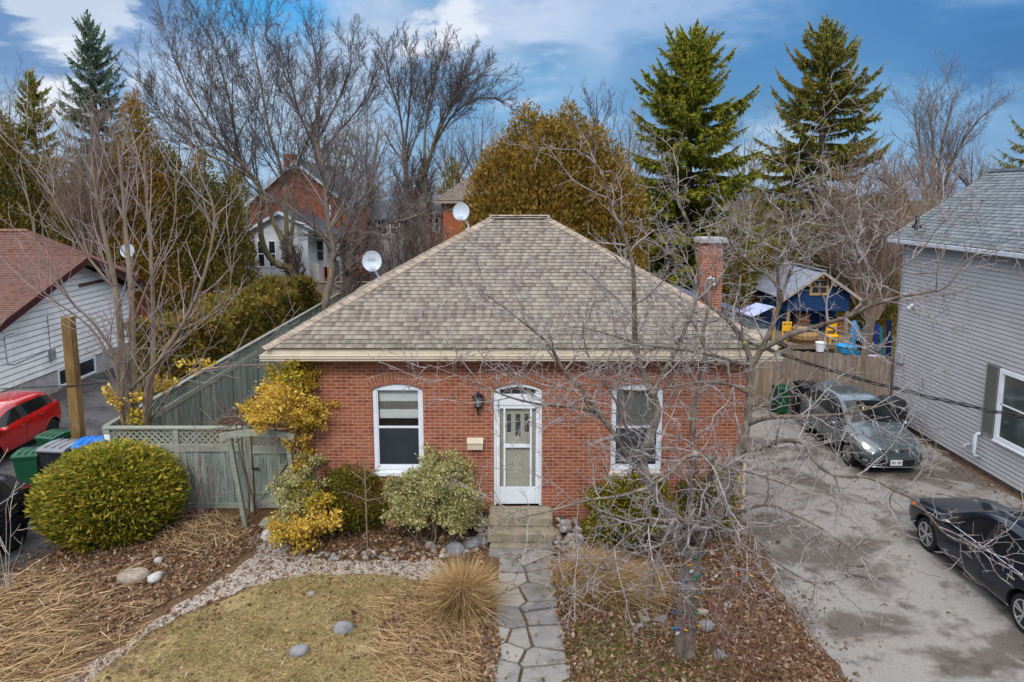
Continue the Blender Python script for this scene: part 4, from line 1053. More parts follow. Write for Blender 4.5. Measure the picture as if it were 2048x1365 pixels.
def build_front_fence():
    Y = 15.55; xs = [-9.32, -7.74, -6.12]
    for x in xs:
        p = MB(); p.box(x - .055, Y - .055, 0, x + .055, Y + .055, 1.94); p.build('post', M_GREENRAIL, front)
    for x0, x1 in zip(xs, xs[1:]):
        b = MB(); boards(b, 'x', Y, x0 + .055, x1 - .055, .14, 1.42, .15, rng=random.Random(int(x0 * 7))); b.build('board_panel', M_GREENWOOD, front)
        l = MB(); lattice(l, 'x', Y, x0 + .055, x1 - .055, 1.58, 1.92, .10, .038); l.build('lattice', M_GREENRAIL, front)
        for za, zb in ((1.40, 1.58), (.02, .14)): r = MB(); r.box(x0 + .055, Y - .045, za, x1 - .055, Y + .035, zb); r.build('rail', M_GREENRAIL, front, bevel=.004)
    c = MB(); c.box(xs[0] - .1, Y - .075, 1.945, xs[-1] + .06, Y + .075, 1.99); c.build('top_rail', M_GREENRAIL, front, bevel=.006)
    c = MB(); c.box(xs[0] - .062, Y - .062, 1.62, xs[0] + .062, Y + .062, 1.82); c.build('white_band', M_TRIMW, front)
build_front_fence()
gate = thing('garden_gate', 'green-grey plank gate with a diagonal brace and lattice top under the arbour', 'gate', (-5.5, 15.4, 0))
def build_gate():
    Y, x0, x1 = 15.38, -5.93, -4.98
    b = MB(); boards(b, 'x', Y, x0, x1, .12, 1.42, .155, rng=random.Random(8)); b.build('board_panel', M_GREENWOOD, gate)
    l = MB(); lattice(l, 'x', Y, x0, x1, 1.60, 1.92, .09, .034); l.build('lattice', M_GREENWOOD, gate)
    for q in ((x0, Y - .05, 1.42, x1, Y - .012, 1.60), (x0, Y - .05, .12, x1, Y - .012, .32), (x0, Y - .05, 1.92, x1, Y + .03, 1.97)): r = MB(); r.box(*q); r.build('rail', M_GREENRAIL, gate)
    r = MB(); r.beam((x0 + .08, Y - .035, .34), (x1 - .08, Y - .035, 1.40), .03, .11, up=(0, 0, 1)); r.build('brace', M_GREENRAIL, gate)
    h = MB(); h.box(x0 - .02, Y - .07, 1.05, x0 + .12, Y - .052, 1.09); h.build('latch', M_BLACK, gate)
build_gate()
arb = thing('garden_arbour', 'leaning wooden arbour frame with a scalloped beam over the gate', 'arbour', (-5.3, 14.9, 0))
def build_arbour():
    for (a, c) in (((-5.86, 14.55, 0), (-5.93, 14.12, 2.24)), ((-4.72, 14.52, 0), (-4.70, 14.14, 2.24)), ((-6.02, 15.42, 0), (-6.0, 15.36, 2.2)), ((-4.86, 15.42, 0), (-4.84, 15.36, 2.2))):
        p = MB(); p.beam(a, c, .09, .09, up=(0, 1, 0)); p.build('post', M_GREENRAIL, arb)
    for Y, z in ((14.06, 2.16), (15.46, 2.12)):
        b = MB(); x0, x1 = -6.12, -4.55; n = 14
        lo = [(x0 + (x1 - x0) * i / n, z + (.0 if i in (0, n) else .13 * math.sin(math.pi * (i) / n) ** .6)) for i in range(n + 1)]
        up = [(x0 + (x1 - x0) * i / n, z + .17 + .10 * math.sin(math.pi * i / n)) for i in range(n + 1)]
        for i in range(n): b.prism([lo[i], lo[i + 1], up[i + 1], up[i]], Y, Y + .045, 'xz')
        b.build('beam', M_GREENRAIL, arb)
build_arbour()
wf = thing('cedar_board_fence', 'tall weathered brown cedar board fence closing the end of the driveway', 'fence', (10.3, 23, 0))
def build_wood_fence():
    A, B_ = Vector((8.0, 23.75)), Vector((12.45, 22.2)); d = (B_ - A); L = d.length; d.normalize(); rr = random.Random(21)
    n = int(L / .142); nx = Vector((d.y, -d.x)); ang = math.atan2(d.y, d.x)
    b = MB()
    for i in range(n):
        c = A + d * ((i + .5) * L / n) + nx * (.012 if i % 2 else 0); h = 2.02 + rr.uniform(-.02, .02)
        b.obox((c.x, c.y, h / 2 + .03), (L / n - .006, .018, h), (0, 0, ang))
    b.build('board_panel', M_CEDARWOOD, wf)
    for k in range(3):
        c = A + d * (L * k / 2.02 + .03); p = MB(); p.obox((c.x - nx.x * .07, c.y - nx.y * .07, .98), (.1, .1, 1.96), (0, 0, ang)); p.build('post', M_CEDARWOOD, wf)
    for z in (.4, 1.6): r = MB(); r.beam((*(A - nx * .04), z), (*(B_ - nx * .04), z), .04, .09); r.build('rail', M_CEDARWOOD, wf)
build_wood_fence()
bf = thing('rear_board_fence', 'low grey-brown board fence in front of the white sunroom', 'fence', (-12, 42, 0))
def build_back_fence():
    b = MB(); boards(b, 'x', 42., -17., -8.0, 0, 2.0, .16, rng=random.Random(4), jag=.015); b.build('board_panel', m_wood('old_boards', (.20, .165, .13), (.27, .23, .18), (.13, .105, .085), 'z'), bf)
    r = MB(); r.box(-17., 41.9, 2.02, -8., 42.1, 2.09); r.build('top_rail', M_CEDARWOOD, bf)
    for x in (-16.5, -14.3, -12.1, -9.9): p = MB(); p.box(x - .06, 41.85, 0, x + .06, 41.97, 2.15); p.build('post', M_CEDARWOOD, bf)
build_back_fence()
ps = thing('rust_brown_screen', 'rust brown vertical board screen beside the bungalow', 'fence', (-16, 30.6, 0))
def build_screen():
    M = m_wood('rust_boards', (.20, .062, .022), (.26, .085, .03), (.12, .038, .016), 'z')
    a, c = at(238, 640, 30.6), at(308, 640, 31.5); b = MB(); n = 12
    zt = at(270, 588, 30.9).z
    for i in range(n):
        p = a.lerp(c, (i + .5) / n); b.obox((p.x, p.y, zt / 2), ((c - a).length / n - .008, .03, zt), (0, 0, math.atan2(c.y - a.y, c.x - a.x)))
    b.build('board_panel', M, ps)
    for p in (a, c): q = MB(); q.box(p.x - .07, p.y - .07, 0, p.x + .07, p.y + .07, zt + .12); q.build('post', M, ps)
build_screen()
up = MB(); 
p0 = at(157, 870, 17.5)
upost = thing('timber_post', 'square knotty brown timber post standing behind the wheelie bins', 'post', (p0.x, 17.5, 0))
up.box(p0.x - .12, 17.38, 0, p0.x + .12, 17.62, 4.22)
up.build('shaft', m_wood('knotty_timber', (.25, .155, .055), (.30, .19, .075), (.13, .075, .03), 'z', blot=(.10, .055, .03)), upost, bevel=.012)
up = MB(); up.tube([(p0.x + .12, 17.4, 3.05), (p0.x + .24, 17.4, 3.0), (p0.x + .25, 17.4, 3.14)], .012, 5); up.build('hook', M_BLACK, upost)
def wire(name, pts, r, label, sag=0., n=22):
    b = MB(); P = []
    for a, c in zip(pts, pts[1:]):
        for i in range(n):
            t = i / n; q = Vector(a).lerp(Vector(c), t); q.z -= sag * 4 * t * (1 - t); P.append(q)
    P.append(Vector(pts[-1])); b.tube(P, r, 5)
    return tag(b.build(name, M_BLACK), label, 'cable')
wire('utility_wire', [at(-60, 781, 17.3), at(158, 771, 17.35), at(300, 757, 17.2)], .014, 'thin black wire passing the square timber post')
# twisted service drop: three strands
sd = thing('service_cable', 'bundle of twisted black power cables crossing in front of the grey siding', 'cable', (5.3, 14.1, 4.1))
def build_drop():
    a = at(1460, 672, 14.05); c = at(2110, 846, 11.3)
    for k in range(3):
        b = MB(); P = []
        for i in range(90):
            t = i / 89; q = a.lerp(c, t); q.z -= .16 * 4 * t * (1 - t); ph = t * 26 + k * 2.1
            rr = .018 + .016 * math.sin(t * 31 + k) ** 2
            P.append(q + Vector((0, rr * math.cos(ph), rr * math.sin(ph))))
        b.tube(P, .011, 5); b.build('strand', M_BLACK, sd, smooth=True)
build_drop()
wire('yard_wire', [at(1430, 466, 26), at(1810, 474, 26)], .012, 'thin wire strung across the back yard by the chimney', .1)

# ------------------------------------------------------------------ fittings on the cottage
def build_lantern():
    x, z, y = fx(957), fz(800), HYF
    t = thing('wall_lantern', 'black wall lantern beside the front door', 'lantern', (x, y, z))
    b = MB(); b.lathe((x, y - .13, z), [(.03, .19), (.05, .17), (.125, .12), (.135, .10), (.1, .095)], 6); b.tube([(x, y - .005, z + .02), (x, y - .05, z + .04), (x, y - .13, z + .22), (x, y - .13, z + .17)], .014, 6)
    b.box(x - .04, y - .02, z - .05, x + .04, y - .001, z + .12); b.build('top', M_BLACK, t)
    b = MB(); b.lathe((x, y - .13, z), [(.075, -.1), (.105, .094)], 6); b.build('glass', m_glass('smoky_glass', (.16, .16, .16), .1), t)
    b = MB(); b.lathe((x, y - .13, z), [(.004, -.29), (.018, -.26), (.012, -.2), (.03, -.17), (.085, -.12), (.09, -.1)], 6)
    for k in range(6):
        a = 2 * math.pi * k / 6; b.beam((x + .077 * math.cos(a), y - .13 + .077 * math.sin(a), z - .1), (x + .108 * math.cos(a), y - .13 + .108 * math.sin(a), z + .1), .012, .012)
    b.build('cage', M_BLACK, t)
build_lantern()
def build_mailbox():
    x0, x1, z0, z1 = fx(935), fx(966), fz(897), fz(876); y = HYF
    t = thing('mailbox', 'cream metal mailbox on the brick wall below the lantern', 'mailbox', ((x0 + x1) / 2, y, z0))
    b = MB(); b.prism([(y - .001, z0), (y - .11, z0), (y - .12, z0 + .14), (y - .001, z1)], x0, x1, 'yz'); b.build('box', M_CREAM, t, bevel=.006)
    b = MB(); b.prism([(y - .002, z1 + .004), (y - .135, z0 + .165), (y - .135, z0 + .14), (y - .128, z0 + .14), (y - .128, z0 + .158), (y - .002, z1 - .006)], x0 - .008, x1 + .008, 'yz'); b.build('lid', M_CREAM, t)
build_mailbox()
M_DISH = m_plain('dish_grey', (.50, .55, .60), .4, var=.03)
def dish(base, aim, rad, label, text=None, lnb=True):
    base = Vector(base); t = thing('satellite_dish', label, 'satellite dish', base)
    c = base + Vector(aim[0]); n = Vector(aim[1]).normalized()
    M = n.to_track_quat('Z', 'Y').to_matrix()
    V, F = [], []; rings, seg = 6, 28
    for i in range(rings + 1):
        r = rad * i / rings
        for j in range(seg):
            a = 2 * math.pi * j / seg; V.append(c + M @ Vector((r * math.cos(a) * .92, r * math.sin(a), .28 * rad * (i / rings) ** 2)))
    for i in range(rings):
        for j in range(seg): F.append((i * seg + j, i * seg + (j + 1) % seg, (i + 1) * seg + (j + 1) % seg, (i + 1) * seg + j))
    b = MB(); b.add(V, F)
    rim = [c + M @ Vector((rad * 1.0 * math.cos(2 * math.pi * j / seg) * .92, rad * math.sin(2 * math.pi * j / seg), .28 * rad)) for j in range(seg + 1)]
    b.tube(rim, .010, 5, caps=False)
    b.build('reflector', M_DISH, t, smooth=True, fix=False)
    b = MB(); b.tube([c - n * .02, c - n * .09 - Vector((0, 0, .08)), base + Vector((0, 0, .12)), base], .026, 8); b.cyl(base, base + Vector((0, 0, .03)), .09, .07); b.build('mast', M_DISH, t)
    if lnb:
        tip = c + M @ Vector((0, -rad * .75, .95 * rad))
        b = MB(); b.tube([c + M @ Vector((0, -rad, .2 * rad)), tip], .013, 6); b.build('arm', M_DISH, t)
        b = MB(); b.obox(tip + n * .0, (.16, .09, .11), M); b.build('receiver', M_DISH, t, bevel=.01)
    if text:
        cu = bpy.data.curves.new('lettering', 'FONT'); cu.body = text; cu.size = rad * .62; cu.align_x = 'CENTER'; cu.extrude = .001
        tmp = bpy.data.objects.new('lettering_curve', cu); me = bpy.data.meshes.new_from_object(tmp); bpy.data.objects.remove(tmp)
        o = bpy.data.objects.new('lettering', me); me.materials.clear(); me.materials.append(m_plain('faded_lettering', (.36, .38, .40), .6, var=.02))
        link(o, t); o.matrix_local = Matrix.Translation(c - base + M @ Vector((0, rad * .08, .05 * rad + .012))) @ M.to_4x4()
    return t
rz_l = lambda x: EZ + (x - EX0) * (RZ - EZ) / (RX0 - EX0)
p = at(757, 568, 17.4); dish((p.x, p.y, rz_l(p.x)), ((-.13, -.1, .50), (.22, -.95, .22)), .25, 'grey satellite dish with faint lettering low on the cottage roof hip', 'Bell')
p = at(937, 458, 20.2); dish((p.x, p.y, rz_l(p.x)), ((-.19, -.1, .50), (-.1, -1, .15)), .25, 'plain grey satellite dish near the top of the cottage roof')
p = at(256, 528, 29.4); dish((p.x, p.y, p.z), ((.10, -.1, .55), (.1, -1, .2)), .30, 'grey satellite dish on the bungalow roof')
M_STEP = m_stone('sandstone_step', (.27, .225, .155), (.33, .275, .19), (.165, .15, .115), 4.5, (.115, .11, .065))
def steps():
    t = thing('stone_steps', 'three worn sandstone slab steps below the front door', 'steps', (.15, 14., 0))
    for (x0, x1, y0, y1, z0, z1) in ((-.50, .86, 14.02, 14.58, .30, .52), (-.52, .90, 13.72, 14.6, .10, .30), (-.46, .84, 13.56, 14.0, -.05, .10)):
        b = MB(); b.box(x0, y0, z0, x1, y1, z1); o = b.build('slab', M_STEP, t, bevel=.03)
        bm = bmesh.new(); bm.from_mesh(o.data); bmesh.ops.subdivide_edges(bm, edges=[e for e in bm.edges if e.calc_length() > .2], cuts=6, use_grid_fill=True)
        rr = random.Random(int(z1 * 100))
        for v in bm.verts: v.co += Vector((rr.uniform(-1, 1), rr.uniform(-1, 1), rr.uniform(-1, 1))) * .009
        bm.to_mesh(o.data); bm.free()
steps()
# ------------------------------------------------------------------ plant makers
def tubes(name, polys, mat, parent=None, sides=None, smooth=True):
    "polys: [(points, radii, sides)] -> ONE mesh of tapering tubes"
    groups = {}
    for P, r, sd in polys: groups.setdefault((len(P), sd), []).append((P, r))
    Vs, Fs, off = [], [], 0
    for (k, sd), L in groups.items():
        P = np.array([[tuple(q) for q in p] for p, _ in L], dtype=np.float64); Rr = np.array([r for _, r in L], dtype=np.float64)
        T = np.empty_like(P); T[:, 1:-1] = P[:, 2:] - P[:, :-2]; T[:, 0] = P[:, 1] - P[:, 0]; T[:, -1] = P[:, -1] - P[:, -2]
        T /= np.linalg.norm(T, axis=2, keepdims=True) + 1e-9
        m = T.mean(axis=1); ax = np.eye(3)[np.argmin(np.abs(m), axis=1)]
        X = np.cross(T, ax[:, None, :]); X /= np.linalg.norm(X, axis=2, keepdims=True) + 1e-9; Y = np.cross(T, X)
        a = np.arange(sd) * 2 * np.pi / sd
        V = P[:, :, None, :] + (X[:, :, None, :] * np.cos(a)[None, None, :, None] + Y[:, :, None, :] * np.sin(a)[None, None, :, None]) * Rr[:, :, None, None]
        B = len(L); Vs.append(V.reshape(-1, 3))
        i, j = np.meshgrid(np.arange(k - 1), np.arange(sd), indexing='ij'); j2 = (j + 1) % sd
        q = np.stack([i * sd + j, i * sd + j2, (i + 1) * sd + j2, (i + 1) * sd + j], axis=-1).reshape(-1, 4)
        Fs.append((q[None] + (np.arange(B) * k * sd)[:, None, None] + off).reshape(-1, 4)); off += B * k * sd
    return npmesh(name, np.concatenate(Vs), np.concatenate(Fs), mat, parent, smooth)
def cards_vf(C, D, S, L, W, bend=None):
    "leaf-shaped quads: C base points, D directions, S side vectors (n,3), L lengths, W half widths"
    L = np.asarray(L)[:, None]; W = np.asarray(W)[:, None]
    mid = C + D * L * .45
    tip = C + D * L
    if bend is not None: tip = tip + bend
    V = np.stack([C, mid + S * W, tip, mid - S * W], axis=1).reshape(-1, 3)
    F = np.arange(len(C) * 4, dtype=np.int32).reshape(-1, 4)
    return V, F
def unit(a): return a / (np.linalg.norm(a, axis=-1, keepdims=True) + 1e-9)
def at_len(pts, t):
    "point and tangent a fraction t along a polyline"
    seg = [(pts[i + 1] - pts[i]).length for i in range(len(pts) - 1)]; tot = sum(seg); s = t * tot
    for i, l in enumerate(seg):
        if s <= l or i == len(seg) - 1:
            f = s / l if l > 0 else 0
            return pts[i].lerp(pts[i + 1], min(1, f)), (pts[i + 1] - pts[i]).normalized(), (i + f) / len(seg)
        s -= l
def shoot(p, d, L, r0, r1, n, rg, wob=.15, up=0., upv=Vector((0, 0, 1)), kink=0.):
    pts = [p.copy()]; d = d.copy(); rad = [r0]
    for i in range(n):
        w = Vector((rg.gauss(0, 1), rg.gauss(0, 1), rg.gauss(0, 1))) * wob
        if kink: w += d.orthogonal().normalized() * (kink * (1 if i % 2 else -1))
        d = (d + w + upv * up).normalized(); pts.append(pts[-1] + d * (L / n)); rad.append(r0 + (r1 - r0) * (i + 1) / n)
    return pts, rad
def spawn(out, pts, rad, lvl, cfg, rg):
    "side shoots along a branch; cfg is a list of dicts, one per level"
    if lvl >= len(cfg): return
    c = cfg[lvl]; plen = sum((pts[i + 1] - pts[i]).length for i in range(len(pts) - 1))
    n = c['n'] * plen if c.get('perm') else c['n']
    n = int(n) + (1 if rg.random() < n - int(n) else 0); az = rg.uniform(0, 6.28)
    for k in range(n):
        t = c.get('start', .15) + (c.get('end', 1.) - c.get('start', .15)) * (k + rg.random()) / n
        p, tg, f = at_len(pts, t); az += 2.4 + rg.uniform(-.5, .5)
        o = tg.orthogonal().normalized(); o.rotate(Matrix.Rotation(az, 3, tg))
        ang = R(rg.uniform(*c['ang'])); d = (tg * math.cos(ang) + o * math.sin(ang)).normalized()
        if 'flat' in c: d.z *= c['flat']; d.normalize()
        if c.get('abs'): L = rg.uniform(*c['len'])
        else: L = plen * rg.uniform(*c['len']) * (1 - c.get('taper', .5) * t)
        if L < c.get('minlen', .01): continue
        i = min(len(rad) - 1, int(f * (len(rad) - 1))); pr = rad[i]
        r0 = max(c['rmin'], min(pr * c['r'], c.get('rmax', 9))); r1 = max(c.get('rtip', c['rmin'] * .7), r0 * c.get('tip', .35))
        q, rr = shoot(p, d, L, r0, r1, c['segs'], rg, c.get('wob', .15), c.get('up', 0.), kink=c.get('kink', 0.))
        out.append((q, rr, c.get('sides', 4), lvl))
        spawn(out, q, rr, lvl + 1, cfg, rg)
def limb(px, dys, r0, r1, sub=3):
    "main limb from photo points: px [(x,y)], dys distance from the camera at each point"
    P = smooth_poly([at(x, y, Y) for (x, y), Y in zip(px, dys)], sub, False)
    n = len(P) - 1
    return P, [r0 + (r1 - r0) * (i / n) ** .8 for i in range(n + 1)]
def bare_tree(name, label, limbs, cfg, seed, bark, twig, group=None, cat='tree', split=0, extra=None, sides=7, skip=0):
    rg = random.Random(seed); base = limbs[0][0][0]
    t = thing(name, label, cat, (base.x, base.y, max(0, base.z if base.z < 1 else 0)), group)
    big, small = [], []
    for P, r in limbs: big.append((P, r, sides))
    for P, r in limbs[skip:]:
        out = []; spawn(out, P, r, 0, cfg, rg)
        for q, rr, sd, lv in out: (big if lv < split else small).append((q, rr, sd))
    tubes('trunk', big, bark, t)
    tubes('crown', small, twig, t)
    if extra: extra(t, big, small, rg)
    return t
def lumpy(n, rgn, k=7):
    ph = rgn.uniform(0, 6.28, (k, 2)); fr = rgn.integers(1, 5, (k, 2)); am = rgn.uniform(.3, 1., k); am /= am.sum()
    return lambda az, u: sum(a * np.sin(f[0] * az + p[0] + f[1] * 3.1 * u + p[1]) for a, f, p in zip(am, fr, ph))
def leafy(name, C, D, S, L, W, mat, parent, seed=0, droop=0.):
    V, F = cards_vf(C, D, S, L, W, None if not droop else np.stack([np.zeros(len(C)), np.zeros(len(C)), -droop * np.asarray(L)], axis=1))
    return npmesh(name, V, F, mat, parent, False)
def conifer_cedar(name, label, base, h, r, mat, bark, seed, n=16000, leaf=.28, prof=None, group=None, lump=.28, z0=.03, cl=170, shape=1.0, cat='tree', dirs=(.55, .85), crown='crown', squash=1., trunk=True):
    "dense scale-leaved evergreen: clumps of upswept sprays through the outer half of an uneven envelope"
    rgn = np.random.default_rng(seed); base = Vector(base)
    t = thing(name, label, cat, base, group)
    prof = prof or (lambda u: np.clip(1 - u, 0, 1) ** .62 * (1 - .25 * np.exp(-((u) / .08) ** 2)))
    lf = lumpy(0, rgn)
    # clump centres
    uu = rgn.uniform(z0, 1, cl * 6); keep = rgn.random(cl * 6) < np.clip(prof(uu), .12, 1); uu = uu[keep][:cl]; k = len(uu)
    az = rgn.uniform(0, 2 * np.pi, k); rr = prof(uu) * r * (1 + lump * lf(az, uu)) * np.sqrt(rgn.uniform(.45, 1.0, k))
    Cc = np.stack([np.cos(az) * rr, np.sin(az) * rr * squash, uu * h], axis=1)
    csz = rgn.uniform(.75, 1.35, k) * (h * r * r) ** (1 / 3) * .17
    m = rgn.integers(0, k, n); off = rgn.normal(0, 1, (n, 3)) * csz[m][:, None] * np.array([.55, .55, .75])
    C = Cc[m] + off
    # keep inside the uneven envelope
    u2 = np.clip(C[:, 2] / h, 0, 1.04); a2 = np.arctan2(C[:, 1] / squash, C[:, 0]); lim = prof(np.clip(u2, 0, .999)) * r * (1 + lump * lf(a2, u2)) * 1.06 + leaf * .4
    rad = np.hypot(C[:, 0], C[:, 1] / squash); tf = (1 + lump * 1.1 * (rgn.random(k) - .45))[m]; ok = (rad < lim * tf) & (C[:, 2] > z0 * h * .4) & (C[:, 2] < h * 1.02); C = C[ok]; a2 = a2[ok]; n = len(C)
    out = np.stack([np.cos(a2), np.sin(a2), np.zeros(n)], axis=1)
    D = unit(out * dirs[0] + np.array([0, 0, dirs[1]]) + rgn.normal(0, .42, (n, 3)))
    S = unit(np.cross(D, unit(out + rgn.normal(0, .7, (n, 3)))))
    L = leaf * rgn.uniform(.55, 1.45, n); W = L * rgn.uniform(.12, .22, n)
    leafy(crown, C + np.array(base), D, S, L, W, mat, t)
    if trunk:
        b = MB(); b.tube([base, base + Vector((0, 0, h * .5)), base + Vector((r * .05, 0, h * .93))], [r * .09 + .03, r * .05 + .02, .015], 7); b.build('trunk', bark, t)
    return t
def spruce(name, label, base, h, r, mat, bark, seed, group=None, dens=1., z0=.08, droop=.35, leaf=.30, gap=.42, power=.85, hang=.6):
    rg = random.Random(seed); rgn = np.random.default_rng(seed); base = Vector(base)
    t = thing(name, label, 'tree', base, group); wood = []
    wood.append(([base, base + Vector((0, 0, h * .5)), base + Vector((.03, 0, h * .985))], [r * .085, r * .05, .02], 7))
    C, D, S, L, W = [], [], [], [], []
    z = h * z0
    while z < h * .985:
        u = z / h; Lb = r * (1 - math.exp(-power * (1 - u))) * (.92 + .08 * u) + .10
        nb = max(4, int(7 - 2 * u)) if u < .97 else 5
        a0 = rg.uniform(0, 6.28)
        for k in range(nb):
            a = a0 + 2 * math.pi * k / nb + rg.uniform(-.3, .3); l = Lb * rg.uniform(.58, 1.15)
            el = R(-18 + 62 * u ** 1.3 + rg.uniform(-13, 13))
            p = base + Vector((0, 0, z + rg.uniform(-.3, .3))); pts = [p]; ns = max(3, int(l / .45)); 
            for i in range(ns):
                f = (i + 1) / ns; e = el - droop * math.sin(math.pi * min(1, f * 1.25)) * (1 - u) + .75 * droop * max(0, f - .55) * 2
                pts.append(pts[-1] + Vector((math.cos(a) * math.cos(e), math.sin(a) * math.cos(e), math.sin(e))) * (l / ns))
            wood.append((pts, [max(.008, .022 * l * (1 - i / (ns + .3))) for i in range(ns + 1)], 3))
            boughs = [(pts, l, 1.)]
            for q in range(int(l * 2.6)):
                f = rg.uniform(.25, .88); pos, tg, _ = at_len(pts, f); sv = Vector((-math.sin(a), math.cos(a), 0)) * (1 if q % 2 else -1)
                l2 = l * rg.uniform(.22, .42) * (1.15 - f); d = (tg * .7 + sv * .8 + Vector((0, 0, rg.uniform(-.45, .1)))).normalized()
                boughs.append(([pos, pos + d * l2 * .5, pos + (d + Vector((0, 0, -.15))).normalized() * l2], l2, .8))
            for bp, bl, kf in boughs:
                m = int(bl * 13 * dens) + 2
                for q in range(m):
                    f = .10 + .90 * (q + rg.random()) / m
                    pos, tg, _ = at_len(bp, f); side = 1 if q % 2 else -1
                    sv = tg.cross(Vector((0, 0, 1))) * side
                    d = (tg * rg.uniform(.4, .9) + sv * rg.uniform(.4, 1.) * (1.15 - f) + Vector((0, 0, rg.uniform(-.35, .2)))).normalized()
                    ll = leaf * kf * rg.uniform(.6, 1.3) * (1.2 - .45 * f) * (1 - .3 * u)
                    C.append(pos); D.append(d); S.append(Vector((rg.gauss(0, .4), rg.gauss(0, .4), 1)).cross(d).normalized()); L.append(ll); W.append(ll * rg.uniform(.13, .2))
                    if rg.random() < hang:
                        d2 = (Vector((0, 0, -1)) + tg * rg.uniform(-.1, .6) + sv * rg.uniform(-.4, .4)).normalized()
                        C.append(pos + sv * rg.uniform(0, .2) * ll); D.append(d2); S.append(d2.cross(Vector((rg.gauss(0, 1), rg.gauss(0, 1), 0))).normalized()); L.append(ll * rg.uniform(.6, 1.3)); W.append(ll * rg.uniform(.09, .15))
            # tip tuft
            C.append(pts[-1]); D.append((pts[-1] - pts[-2]).normalized()); S.append(Vector((0, 0, 1))); L.append(leaf * .8); W.append(leaf * .09)
        z += gap * rg.uniform(.75, 1.2) * (.62 + .6 * (1 - u))
    A = lambda q: np.array([tuple(v) for v in q])
    Cn = A(C); Dn = unit(A(D)); Sn = unit(np.cross(Dn, np.cross(A(S), Dn)) + 1e-6)
    leafy('crown', Cn, Dn, Sn, np.array(L), np.array(W), mat, t)
    tubes('trunk', wood, bark, t)
    return t

# ------------------------------------------------------------------ plant materials
L_CEDAR = m_leaf('cedar_leaf', [(.051, .061, .014), (.105, .105, .020), (.178, .150, .027), (.289, .196, .037), (.145, .102, .024)], patch=(.25, .165, .031), pscale=.9)
L_CEDAR2 = m_leaf('golden_cedar_leaf', [(0.071, 0.059, 0.012), (0.171, 0.118, 0.020), (0.283, 0.189, 0.031), (0.389, 0.240, 0.041), (0.254, 0.153, 0.034)], patch=(0.342, 0.189, 0.034), pscale=.7)
L_SPRUCE = m_leaf('spruce_needle', [(0.090, 0.128, 0.023), (0.199, 0.230, 0.031), (0.382, 0.365, 0.040), (0.259, 0.266, 0.033), (0.535, 0.429, 0.056)], .6, .35)
L_SPRUCE_D = m_leaf('dark_spruce_needle', [(0.071, 0.105, 0.028), (0.154, 0.186, 0.040), (0.276, 0.280, 0.051), (0.402, 0.318, 0.056), (0.336, 0.186, 0.056)], .6, .35)
L_SPRUCE_B = m_leaf('blue_spruce_needle', [(.054, .119, .089), (.119, .213, .154), (.208, .298, .208), (.163, .224, .149), (.298, .254, .149)], .6, .35)
L_GLOBE = m_leaf('globe_cedar_leaf', [(.079, .101, .013), (.177, .195, .022), (.299, .287, .031), (.420, .343, .040), (.464, .287, .048)], .55, .3)
L_GLOBE2 = m_leaf('small_globe_leaf', [(.086, .098, .017), (.172, .168, .025), (.258, .215, .032), (.366, .258, .042)], .55, .3)
L_HEDGE = m_leaf('hedge_leaf', [(.076, .085, .017), (.145, .136, .024), (.221, .178, .031), (.289, .187, .037), (.272, .128, .034)], .6, .3)
B_MAPLE = m_bark('maple_bark', (.105, .085, .048), (.20, .165, .10), (.13, .125, .055), 2.5)
B_GREYT = m_bark('grey_twig', (.13, .105, .098), (.23, .195, .18), None, 1.5)
B_DARKT = m_bark('dark_twig', (.075, .058, .052), (.15, .118, .105), None, 1.5)
B_BROWNT = m_bark('brown_twig', (.19, .125, .095), (.31, .225, .18), None, 1.5)
B_CONIF = m_bark('conifer_bark', (.06, .045, .035), (.11, .085, .065), None, 3.)
B_GREYB = m_bark('grey_brown_bark', (.15, .115, .085), (.26, .21, .165), (.19, .15, .11), 4.)
B_LILAC = m_bark('tan_bark', (.17, .125, .085), (.27, .21, .15), (.22, .165, .12), 7.)
B_LILACT = m_bark('lilac_twig', (.23, .18, .17), (.36, .295, .29), (.26, .165, .15), 5.)
B_APPLE = m_bark('apple_bark', (.085, .064, .050), (.19, .155, .125), (.30, .275, .25), 12., (.36, .30, .10))
B_APPLET = m_bark('apple_twig', (.20, .168, .155), (.38, .345, .335), (.15, .085, .075), 9.)
B_PALE = m_bark('pale_twig', (.38, .31, .26), (.50, .42, .36), (.30, .21, .18), 7.)

# ------------------------------------------------------------------ evergreens behind
def gx(x, Y): return at(x, 500, Y).x
def tallness(y, Y): return at(1024, y, Y).z
for i, (px, ytop, Y, r, n, lab) in enumerate([
    (18, 212, 36., 3.1, 24000, 'tall dense golden-green cedar directly above the bungalow ridge'),
    (112, 300, 37., 2.6, 13000, 'shorter cedar behind the fan of pale shrub stems'),
    (165, 345, 36., 2.2, 9000, 'low dark cedar half hidden by pale shrub stems'),
    (290, 176, 37., 2.35, 20000, 'tall pointed golden cedar below and beside the blue-green spruce'),
    (232, 300, 36., 2.1, 12000, 'cedar just behind the dish on the bungalow roof'),
    (345, 285, 38., 2.4, 16000, 'olive cedar with a rounded top above the long hedge'),
    (415, 300, 39., 2.2, 13000, 'dark olive cedar nearest the white sunroom'),
    (462, 352, 40., 1.7, 7000, 'small cedar at the corner of the low rear fence')]):
    conifer_cedar('cedar_tree', lab, (gx(px, Y), Y, 0), tallness(ytop, Y), r, L_CEDAR2 if i in (3, 4) else L_CEDAR, B_CONIF, 100 + i, int(n * 2.4), .185, group='cedars beyond the bungalow')
